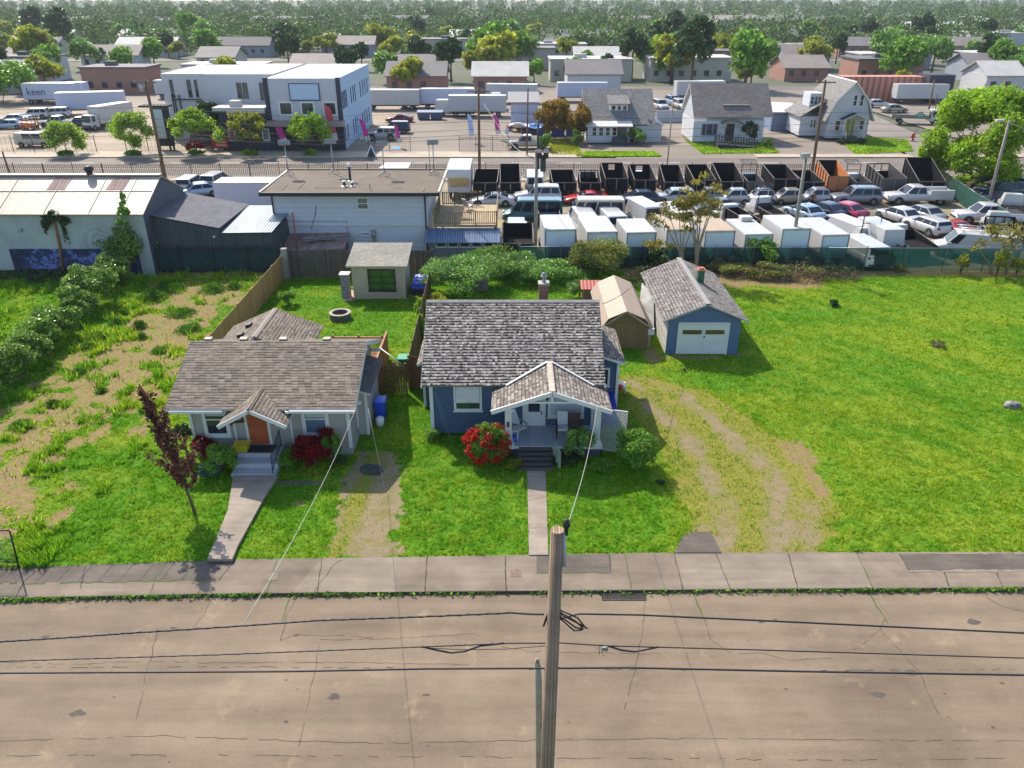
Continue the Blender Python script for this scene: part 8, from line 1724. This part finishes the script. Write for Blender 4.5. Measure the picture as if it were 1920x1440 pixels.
    tree('bare branching tree with few leaves at the right edge',0,0,5.2,3.2,L_ivy,900,.12,306,'bare_tree','tree',trunk=.1,th=.15,depth=3,shape='wide',clump=.5,xy=(P(1860,330)[0]+2,P(1860,330)[1]),bark=M_barkp)
    # sapling group (ailanthus) in the middle
    def sapling(label,base,top,seed,n=900,forks=5,tall=.5):
        x,y=base; rr=random.Random(seed); rng=np.random.default_rng(seed); T=thing('sapling_tree',label,'tree',(x,y,0),0); b=MB(); tx=top[0]-x; tz=top[2]; tips=[]
        for i in range(forks):
            t=rr.uniform(.25,.55) if i else .5; u=(i/(max(1,forks-1))-.5)*2
            q=[(0,0,0),(tx*.35+u*.15,0,tz*.3),(tx*.7+u*.9,rr.uniform(-.4,.4),tz*.62),(tx+u*1.7,rr.uniform(-.7,.7),tz*(1-.16*abs(u)-rr.uniform(0,.12)))]
            b.tube(q,[.085,.06,.035,.012],6); tips.append(q[-1]); tips.append(tuple(Vector(q[2]).lerp(Vector(q[3]),.5)))
            for j in range(3):
                s=Vector(q[2]).lerp(Vector(q[3]),rr.uniform(-.3,.8)); e=s+Vector((rr.uniform(-.9,.9),rr.uniform(-.5,.5),rr.uniform(.2,.8))); b.tube([s,s.lerp(e,.5)+Vector((0,0,.1)),e],[.025,.015,.008],4); tips.append(tuple(e))
        b.build('trunk',M_barkp,T); tp=np.array(tips); i=rng.choice(len(tp),n); g=rng.normal(size=(n,3)); g/=np.linalg.norm(g,axis=1)[:,None]; g*=rng.random((n,1))**.5*.5; g[:,2]*=.5
        V,Fc=leaves_arr(tp[i]+g,.10,rng,2.4); npmesh('foliage',V,Fc,L_bronze,T); return T
    sapling('tall thin sapling with bronze-yellow leaves in front of the box trucks',(P(1300,508)[0],56.3),W(1318,325,56.3),11,1700,6); sapling('second multi-stemmed sapling in front of the tan-roofed box truck',(P(1278,508)[0],56.6),W(1272,372,56.6),12,1000,5); sapling('short pale stem with a tuft of leaves left of the sapling group',(P(1262,512)[0],56.2),W(1264,440,56.2),13,350,1)
    sapling('thin sapling with yellow leaf tufts at the right frame edge',(P(1893,520)[0],56.2),W(1912,412,56.2),14,900,4); sapling('slender stem with a leaf tuft near the ladder rack van',(P(1858,515)[0],56.3),W(1864,440,56.3),15,300,2)
    # vine covered dead trunk and thin wall tree
    x,y=P(124,514); T=Thing('dead_trunk','reddish dead trunk wrapped in ivy at its top against the warehouse','tree',(x,y,0)); a=W(99,398,y-.3); b=MB(); b.tube([(x,y-.3,0),((x+a[0])/2+.05,y-.3,a[2]*.5),(a[0],y-.3,a[2])],[.12,.1,.06],8); T.part('trunk',b,plain('red_bark',(.26,.11,.055),.9,0,.3,4))
    rng=np.random.default_rng(3); pts=np.concatenate([clump_pts(rng,1300,(W(105,402,y)[0],y-.4,W(105,402,y)[2]-.3),(.95,.4,.7),16,fl=None),clump_pts(rng,280,(W(128,440,y)[0],y-.4,W(128,440,y)[2]),(.16,.2,1.7),12,fl=None),clump_pts(rng,350,(W(96,425,y)[0],y-.4,W(96,425,y)[2]),(.4,.3,.9),8,fl=None)]); V,Fc=leaves_arr(pts,.1,rng); T.raw('ivy',V,Fc,L_dark)
    x,y=P(245,512); y=55.5; T=Thing('young_tree','slim young tree with mid green leaves at the warehouse corner','tree',(x,y,0)); a=W(231,368,y); b=MB(); b.tube([(x,y,0),(a[0],y,a[2])],[.07,.02],7); b.tube([(x+.5,y,0),(x+.9,y,3.)],[.05,.03],6); T.part('trunk',b,M_barkp); c=[]
    for t,r_,nn in ((.55,.38,500),(.68,.5,700),(.8,.5,700),(.9,.3,350),(.97,.2,200)): c.append(clump_pts(rng,nn,(x+(a[0]-x)*t,y,a[2]*t),(r_,r_,.5),8,fl=None))
    V,Fc=leaves_arr(np.concatenate(c),.11,rng); T.raw('crown',V,Fc,L_ivy)
    # far plants
    tree('dark spiky evergreen between the white blocks',0,0,6.5,1.9,L_dark,5000,.22,401,'evergreen_tree','tree',trunk=.15,th=.2,depth=2,shape='round',clump=.7,xy=(W(396,235,113)[0],112.3))
    shrub('orange-leaved bush right of the white storage building',1040,262,2.9,5.4,L_orange,8500,.2,402,'orange_bush','bush',k=26); shrub('orange-yellow bush against the left side of the white cottage',1086,268,1.6,5.6,L_orange,4500,.2,403,'orange_bush','bush',k=18,sy=1.5)
    shrub('green bush below the orange bush beside the cottage',1080,273,1.,2.,L_mid,1500,.15,404,'round_bush','bush'); shrub('round green bush right of the cottage porch',1193,270,1.5,2.3,L_mid,3500,.13,405,'round_bush','bush'); shrub('dark green bush behind the dark ramp',1397,268,1.5,2.9,L_dark,3500,.13,406,'round_bush','bush'); shrub('small round bush on the lawn right of the ramp',1439,279,.75,1.3,L_mid,1200,.12,407,'round_bush','bush')
    shrub('dark red shrub behind the iron fence by the sign tower',369,286,1.2,1.5,L_red,1800,.13,408,'maroon_shrub','shrub'); shrub('yellow-green tuft left of the red banner',404,268,.9,1.2,L_lime2,1200,.13,409,'round_bush','bush'); shrub('small dark bushes left of the white corner house steps',1583,270,1.,.8,L_dark,1200,.12,410,'round_bush','bush'); shrub('small dark bush right of the white corner house steps',1614,270,.8,.8,L_dark,900,.12,411,'round_bush','bush')
    shrub('ivy covered fence corner right of the car park',1022,284,.8,2.6,L_mid,2500,.14,412,'ivy_bush','bush'); shrub('green weeds behind the lot fence under the big tree',1850,352,3.5,1.2,L_lime,3500,.14,413,'weed_bush','bush',stems=0,k=24)
    shrub('dark green tree crown at the upper left frame corner',0,0,7,7,L_mid,9000,.3,414,'broadleaf_tree','tree',xy=(W(18,190,165)[0],163),k=30)
    # small lawns of the far houses
    for nm,pl in (('a',[(1283,262),(1430,262),(1462,287),(1318,289)]),('b',[(1625,258),(1700,262),(1713,284),(1605,290),(1578,268)]),('c',[(1098,285),(1225,285),(1240,294),(1090,295)]),('d',[(1028,262),(1082,262),(1090,292),(1035,292)])):
        q=[(*P(a_,b_),.012) for a_,b_ in pl]; mb=MB(); mb.poly(q); solo('lawn',mb,grass_far,None,None,kind='structure')
        rng=np.random.default_rng(ord(nm)); xs=[p[0] for p in q]; ys=[p[1] for p in q]; n=9000; x=rng.uniform(min(xs),max(xs),n); y=rng.uniform(min(ys),max(ys),n); k=inpoly(x,y,[(p[0],p[1]) for p in q]); c=np.stack([x[k],y[k],np.full(k.sum(),.08)],1); V,Fc=leaves_arr(c,.16,rng,1.8,up=.4); o=npmesh('grass',V,Fc,L_lime if nm!='d' else L_lime2); tag(o,{'a':'bright green grass around the dark ramp','b':'bright green grass of the corner house lawn','c':'green grass strip in front of the dormer cottage','d':'yellowish grass beside the blue booths'}[nm],'grass',kind='stuff')
grass_far=plain('grass_far',(.09,.16,.015),.95,0,.35,.8)
# kerb weeds
def kerb_weeds():
    rng=np.random.default_rng(6); x=rng.uniform(-24,26,6000); dn=np.interp(x,[-24,-14,-9,-5,3,7,10.5,11.5,26],[1,1,.85,.5,.12,.5,.25,1,1]); x=x[rng.random(len(x))<dn*(.35+.65*(fbm(x*.9,x*0,3)>.45))]
    y=yat(CURB,x)-np.abs(rng.normal(size=len(x)))*.055-.01; c=np.stack([x,y,-.1+rng.random(len(x))*.12],1); V,Fc=leaves_arr(c,.055,rng,2.2,up=.4); tag(npmesh('weeds',V,Fc,L_mid),'green weeds growing along the kerb','weeds',kind='stuff')
# tall tufts on the left lot
def lot_tufts():
    rng=np.random.default_rng(12); cs=[]
    for a,c,r,h in ((262,615,.5,.55),(268,635,.3,.4),(225,530,.4,.5),(285,560,1.1,.6),(325,545,.8,.55),(400,545,.9,.6),(440,540,.6,.5),(185,635,.6,.5),(170,650,.7,.4),(230,590,.4,.4),(150,700,.5,.35),(190,735,.3,.3),(100,760,.4,.3),(340,590,.9,.4),(355,620,.8,.4),(300,660,.5,.35),(40,800,.5,.35),(310,540,.6,.6),(220,610,.5,.5)):
        x,y=P(a,c); n=int(900*r*r+250); p=rng.normal(size=(n,2))*r*.45; cs.append(np.stack([x+p[:,0],y+p[:,1],rng.random(n)*h*np.exp(-(p**2).sum(1)/(r*r))],1))
    V,Fc=leaves_arr(np.concatenate(cs),.05,rng,4.5,up=.55); tag(npmesh('tall_grass',V,Fc,leafmat('tuft_green',[(0,(.04,.12,.01)),(.6,(.09,.22,.015)),(1,(.16,.30,.03))],.5,.4)),'tall grass tufts growing on the left lot','grass',kind='stuff')
# ================================================================ SMALL THINGS
def small():
    # storm drain
    x0,y0=P(1129,1126,-.12); x1,y1=P(1209,1113,-.12); b=MB(); b.frame(0,1,0,1,.06,0,.01) if False else None
    b=MB(); z=-.105; b.box(x0,x1,y0,y0+.03,z-.02,z+.01); b.box(x0,x1,y1-.03,y1,z-.02,z+.01); b.box(x0,x1,y0+.03,y1-.03,z-.012,z-.008,1); n=26  # black sheet under the bars stands in for shade in the drain
    for i in range(n+1): x=x0+(x1-x0)*i/n; b.box(x-.012,x+.012,y0+.03,y1-.03,z-.008,z+.006)
    solo('storm_drain',b,[plain('cast_iron',(.07,.065,.06),.7,.5,.3,8),plain('drain_shade',(.005,.005,.005),1,0,0)],'iron storm drain grate in the gutter right of the utility pole','drain',((x0+x1)/2,(y0+y1)/2,-.11))
    for a,c,lb in ((967,1075,'small square utility cover in the pavement left of the pole'),(512,1082,'small pale utility cover in the left pavement')):
        x,y=P(a,c); b=MB(); b.box(x-.2,x+.2,y-.2,y+.2,.0,.012); b.frame(x-.24,x+.24,0,.02,.03,y-.24,y+.24) if False else None; solo('utility_cover',b,M_walk2 if a<900 else plain('rusty_cover',(.17,.12,.09),.9,0,.3,8),lb,'cover',(x,y,0))
    # rock with letters
    x,y=P(1897,764); rng=random.Random(4); b=MB(); n=14; b.lathe([(0,.0),(.42,.0),(.46,.12),(.40,.25),(.2,.33),(0,.34)],x,y,n,0,1,.6); b.v=[(p[0]+rng.uniform(-.03,.03),p[1]+rng.uniform(-.03,.03),max(0,p[2]+rng.uniform(-.02,.02))) for p in b.v]
    ro=solo('rock',b,plain('rock_grey',(.24,.23,.22),.9,0,.3,5,.4),'grey rock with black letters on the big lawn','rock',(x,y,0)); text_mesh('N D',.3,M_black,ro,(-.26,-.30,.16),(R(38),0,0))
    # wire gate frame at the left edge
    x,y=P(36,1066); b=MB(); z=1.35; a=P(-60,1066); t=W(18,995,y)[2]
    b.tube([(x,y,0),(W(18,995,y)[0],y,t)],.03,6); b.tube([(W(18,995,y)[0],y,t),(a[0],y,t)],.025,6); b.tube([(x,y,.1),(a[0],y,.1)],.02,6); T=thing('wire_gate','black wire mesh gate panel at the left frame edge','gate',(x,y,0))
    b.v=[(p[0]-x,p[1]-y,p[2]) for p in b.v]; b.build('frame',M_black,T); b=MB()
    for i in range(22): u=-i*.11; b.tube([(u,0,.1),(u+(W(18,995,y)[0]-x),0,t)],.005,4)
    for i in range(12): v=.1+(t-.1)*i/12; k=(v-.1)/(t-.1)*(W(18,995,y)[0]-x); b.tube([(k,0,v),(-2.4,0,v)],.005,4)
    b.build('mesh',M_galv,T)
    # trash and stones
    rr=random.Random(10)
    x,y=P(775,560); 
    for i,(a,c) in enumerate(((779,557),(781,545),(783,570))): x,y=P(a,c); b=MB(); b.lathe([(0,0),(.22,0),(.2,.06),(0,.08)],x,y,8,0,1,.7); solo('stepping_stone',b,plain('stone_pale',(.4,.4,.38),.9,0,.2,4),['nearest','middle','farthest'][[2,0,1].index(i) if False else (1,2,0)[i]]+' pale stepping stone right of the beige shed','stone',(x,y,0),group='stepping stones by the beige shed')
    x,y=P(1206,757+0); b=MB(); T=thing('bench_chair','white plastic bench chair at the right side of the blue house','chair',P3(1162,735)); x=0;y=0
    b.box(-.25,.3,-.3,.3,.42,.47); b.build('seat',M_white,T); b=MB(); b.box(-.3,-.25,-.3,.3,.47,.95); b.build('backrest',M_white,T)
    for sx_ in(-.22,.26):
        for sy_ in(-.26,.26): b=MB(); b.beam((sx_,sy_,0),(sx_,sy_,.42),.05,.05); b.build('leg',M_white,T)
    x,y=P(1165,682,1.5); b=MB(); b.lathe([(0,1.3),(.1,1.3),(.14,1.5),(.1,1.55),(0,1.55)],5.45,34.6,10); solo('hanging_pot',b,plain('pot_red',(.5,.03,.02),.5,0,.1),'red pot on the side corner of the blue house','pot',(5.45,34.6,1.3))
    x,y=P(1152,770); b=MB(); b.hexa([(4.35,33.2,0),(5.2,33.2,0),(5.2,34.4,0),(4.35,34.4,0)],[(4.45,33.3,.9),(5.15,33.3,1.0),(5.1,34.4,1.25),(4.45,34.4,1.2)]); solo('covered_grill',b,plain('cover_blue',(.015,.03,.30),.5,0,.2,4),'deep blue cover over something at the right side of the blue house','cover',(4.8,33.8,0),bevel=.05)
    x,y=P(1283,697); b=MB(); b.lathe([(0,0),(.07,0),(.07,.22),(0,.24)],x,y,8); solo('lawn_marker',b,M_black,'tiny black marker post on the lawn in front of the garage','marker',(x,y,0))
    x,y=P(903,545); b=MB(); b.cbox(x,y,.5,.9,.5,1.,0,.3,.2); solo('stone_block',b,plain('rock_tan',(.2,.18,.15),.9,0,.3,3,.4),'grey-brown block leaning by the big light green bush','block',(x,y,0),bevel=.06)
def small2():
    x,y=P(733,655); b=MB(); b.lathe([(0,0),(.1,0),(.16,.28),(0,.27)],-6.75,39.9,10); solo('flower_pot',b,plain('pot_terra',(.4,.15,.07)),'small terracotta pot beside the green bin','pot',(-6.75,39.9,0))
    x,y=P(525,838); b=MB(); b.lathe([(0,0),(.09,0),(.12,.22),(0,.22)],-10.2,29.9,10); rng=np.random.default_rng(1); solo('flower_pot',b,plain('pot_dark',(.2,.05,.04)),'small dark pot beside the steps railing','pot',(-10.2,29.9,0))
    # person
    T=thing('person','person in dark brown jacket bending beside the silver small city car','person',(*P(1520,392),0),-.3)
    me=bpy.data.meshes.new('body'); J=[(0,0,.92),(0,.02,1.12),(.06,-.04,1.36),(.08,-.10,1.48),(.09,-.15,1.60),(.09,-.16,1.70),
        (-.1,0,.88),(-.13,-.06,.5),(-.14,.02,.08),(-.14,-.14,.04),(.1,0,.88),(.14,.02,.48),(.15,.08,.08),(.15,-.08,.04),
        (-.13,-.03,1.40),(-.2,-.1,1.14),(-.12,-.32,1.02),(-.1,-.39,1.0),(.25,-.05,1.40),(.3,-.12,1.14),(.2,-.34,1.05),(.17,-.41,1.03)]
    E=[(0,1),(1,2),(2,3),(3,4),(4,5),(0,6),(6,7),(7,8),(8,9),(0,10),(10,11),(11,12),(12,13),(2,14),(14,15),(15,16),(16,17),(2,18),(18,19),(19,20),(20,21)]
    rd=[.15,.14,.17,.06,.10,.085,.10,.07,.045,.04,.10,.07,.045,.04,.07,.05,.038,.03,.07,.05,.038,.03]
    me.from_pydata(J,E,[]); o=bpy.data.objects.new('body',me); COL.objects.link(o); o.parent=T; sk=o.modifiers.new('skin','SKIN')
    for v,r in zip(me.skin_vertices[0].data,rd): v.radius=(r,r)
    me.skin_vertices[0].data[0].use_root=True; o.modifiers.new('sub','SUBSURF').levels=2; o.modifiers['sub'].render_levels=2
    m,nt,ns,ls,b=_m('clothed_body'); tc=N(ns,'ShaderNodeTexCoord'); s=N(ns,'ShaderNodeSeparateXYZ'); ls.new(tc.outputs['Object'],s.inputs[0])
    ls.new(ramp(ns,ls,mth(ns,ls,'DIVIDE',s.outputs[2],1.8),[(0,(.02,.02,.025)),(.50,(.025,.025,.04)),(.52,(.10,.06,.05)),(.815,(.12,.07,.055)),(.83,(.35,.2,.14))]),b.inputs['Base Color']); b.inputs['Roughness'].default_value=.85; ls.links if False else None; me.materials.append(m)
    b=MB(); b.lathe([(0,1.83),(.07,1.81),(.1,1.74),(.1,1.68),(.085,1.64)],.09,-.14,12); b.build('hair',plain('hair_dark',(.02,.015,.01),.8),T)
# ================================================================ BEYOND THE UPPER EDGE OF THE PHOTOGRAPH
ORD='first second third fourth fifth sixth seventh eighth ninth tenth eleventh twelfth thirteenth fourteenth fifteenth sixteenth seventeenth eighteenth nineteenth twentieth'.split()
ORD=ORD+['twenty-'+w_ for w_ in ORD[:9]]+['thirtieth']+['thirty-'+w_ for w_ in ORD[:9]]+['fortieth']+['forty-'+w_ for w_ in ORD[:9]]+['fiftieth']
def beyond():
    rr=random.Random(77); WG='plain buildings far behind the avenue'
    cols=[plain('far_wall_%d'%i,c,.8,0,.08,.2) for i,c in enumerate(((.45,.46,.48),(.36,.33,.29),(.25,.27,.32),(.42,.40,.35),(.30,.16,.12)))]; rf=[plain('far_roof_%d'%i,c,.8,0,.2,.3) for i,c in enumerate(((.16,.15,.15),(.42,.41,.39),(.22,.19,.17),(.10,.10,.11)))]
    k=0
    for row,(y,stepx,hw_) in enumerate(((178,21,9),(205,24,10),(240,28,12),(290,36,15),(360,46,19),(460,60,25),(600,80,32))):
        n=int((y*.72+10)*2/stepx); bi=0
        for i in range(n):
            x=-(y*.72+10)+stepx*(i+.5)+rr.uniform(-3,3); 
            if row==0 and (55<x<68): continue
            if rr.random()<.14: continue
            big=rr.random()<.4; w_=rr.uniform(.6,.95)*stepx*.42*(1.1 if big else .75); d=rr.uniform(8,13)*(1 if y<300 else 1.6); h=rr.uniform(3.2,5.5) if big else rr.uniform(3,4)
            bi+=1; T=Thing('distant_building',None,'building',(x,y,0),WG); b=MB(); b.box(x-w_,x+w_,y,y+d,-.2,h)
            i1=rr.randrange(5); i2=rr.randrange(4); m1=cols[i1]; m2=rf[i2]
            T.o['label']='%s %s building with %s roof, %s from left, %s far row'%(('white','tan','blue-grey','cream','brick red')[i1],'flat' if big else 'gabled',('dark grey','pale','brown','black')[i2],ORD[bi-1],ORD[row])
            if not big: b.prism([(y,h),(y+d,h),(y+d/2,h+2.2)],x-w_+.1,x+w_-.1,'x')
            T.part('wall',b,m1); b=MB()
            if big: b.box(x-w_-.3,x+w_+.3,y-.3,y+d+.3,h,h+.3); b.box(x-w_*.4,x-w_*.1,y+3,y+5,h+.3,h+1.2)
            else: gable_roof(b,x-w_-.5,x+w_+.5,y-.6,y+d+.6,h-.1,h+2.5,'x',.2)
            T.part('roof',b,m2)
            if y<300:
                b=MB()
                for j in range(int(w_/1.6)): u=x-w_+1+j*3.1; b.box(u,u+1.2,y-.05,y,1.1,2.4)
                T.part('window',b,M_glass)
    rng=np.random.default_rng(9); protos=[]
    for i,(m,H,r) in enumerate(((L_mid,9,4.2),(L_dark,11,3.6),(L_lime2,8,4.),(L_ivy,10,4.6))):
        pts=clump_pts(rng,2300,(0,0,H*.6),(r,r,H*.42),24,.36,.62,fl=.5); V,Fc=leaves_arr(pts,.55,rng); t=thing('distant_tree','distant leafy tree among the far buildings','tree',(0,0,0),0,'trees far behind the avenue'); npmesh('crown',V,Fc,m,t); b=MB(); b.tube([(0,0,0),(0,0,H*.7)],[.3,.12],6); b.build('trunk',M_bark,t); protos.append(t)
    sp=[]
    for y0,y1,n in ((172,200,20),(200,240,36),(240,320,60),(320,400,44)):
        for i in range(n): y=rr.uniform(y0,y1); sp.append((rr.uniform(-1,1)*(y*.72+8),y,rr.uniform(.7,1.15)*rr.choice((.7,1,1,1.25))))
    used=set(); sp=[t for t in sp if not(54<t[0]<69 and t[1]<240)]; sp.sort(key=lambda t:(0 if t[1]<200 else 1 if t[1]<240 else 2 if t[1]<320 else 3,t[0])); cnt={}
    for i,(x,y,s) in enumerate(sp):
        q=rr.randrange(4); bd=0 if y<200 else 1 if y<240 else 2 if y<320 else 3; cnt[(q,bd)]=cnt.get((q,bd),0)+1
        lb='%s tree, %s of its colour from left in the %s'%(('mid green','dark green','yellow-green','pale green')[q],ORD[cnt[(q,bd)]-1],('nearest far tree belt','second far tree belt','third far tree belt','fourth far tree belt')[bd])
        if q not in used: used.add(q); t=protos[q]; t.location=(x,y,-.2); t.scale=(s,)*3; t.rotation_euler.z=rr.uniform(0,6); t['label']=lb
        else: copy_tree(protos[q],None,(x,y,-.2),rr.uniform(0,6),s,label=lb)
    cs=[]
    for i in range(2600):
        y=300*math.exp(rr.random()*1.9); x=rr.uniform(-1,1)*(y*.75+20)
        if vnoise(x*.012,y*.02,5)<.36: continue
        cs.append((x,y,rr.uniform(3,6.5),rr.uniform(4.5,7.5)*(1+y/1500)))
    pts=[];sz=[]
    for (x,y,r,h) in cs:
        k=int(210 if y<600 else 110); d=rng.normal(size=(k,3)); d/=np.linalg.norm(d,axis=1)[:,None]; d*=rng.uniform(.6,1.1,(k,1)); pts.append(d*np.array([r*1.3,r,h*.55])+np.array([x,y,h*.55])); sz.append(np.full(k,.8 if y<600 else 1.5))
    pts=np.concatenate(pts); pts[:,2]=np.maximum(pts[:,2],0); V,Fc=leaves_arr(pts,np.concatenate(sz),rng,1.4)
    tag(npmesh('distant_woods',V,Fc,leafmat('leaf_far',[(0,(.03,.07,.015)),(.5,(.07,.14,.025)),(1,(.13,.22,.04))],.7,.2,(.02,.4))),'distant woods and treetops fading towards the horizon','woods',kind='stuff')
    sheet('road',-400,400,184,193,-.1,M_asph); sheet('road',-600,600,270,280,-.1,M_asph)
    sheet('yard',-170,170,150,184,-.06,M_lot2)
    # trailers parked beyond the car park
    TR=((-68,168,M_vwhite,0),(-52,171,None,.1),(-22,150,M_vwhite,0),(-12,152,None,.05),(0,160,M_vwhite,-.1),(-6,141,M_vwhite,0),(14,163,None,0),(38,166,M_vwhite,.1),(80,160,M_vwhite,0),(-90,163,None,.1))
    for i,(x,y,c,rz) in enumerate(TR):
        trailer('%s box trailer, %s from the left among those beyond the avenue lots'%('white' if c else 'bluish',ORD[sorted(q_[0] for q_ in TR).index(x)]),x-5,x+5,y,y+2.5,.9,3.5,rz,'box_trailer',c,group='box trailers beyond the lots')
vegetation(); kerb_weeds(); lot_tufts(); small(); small2(); beyond()
blades()
def haze():
    b=MB(); b.box(-1900,1900,-40,2600,-1.3,23.5); m=bpy.data.materials.new('haze'); m.use_nodes=True; ns=m.node_tree.nodes; ls=m.node_tree.links
    for n in list(ns):
        if n.type!='OUTPUT_MATERIAL': ns.remove(n)
    v=ns.new('ShaderNodeVolumePrincipled'); v.inputs['Color'].default_value=(.80,.87,.95,1); v.inputs['Density'].default_value=.00013; v.inputs['Anisotropy'].default_value=.2
    ls.new(v.outputs[0],[n for n in ns if n.type=='OUTPUT_MATERIAL'][0].inputs['Volume']); tag(b.build('haze',m),kind='stuff')
    SC.cycles.volume_bounces=0
haze()
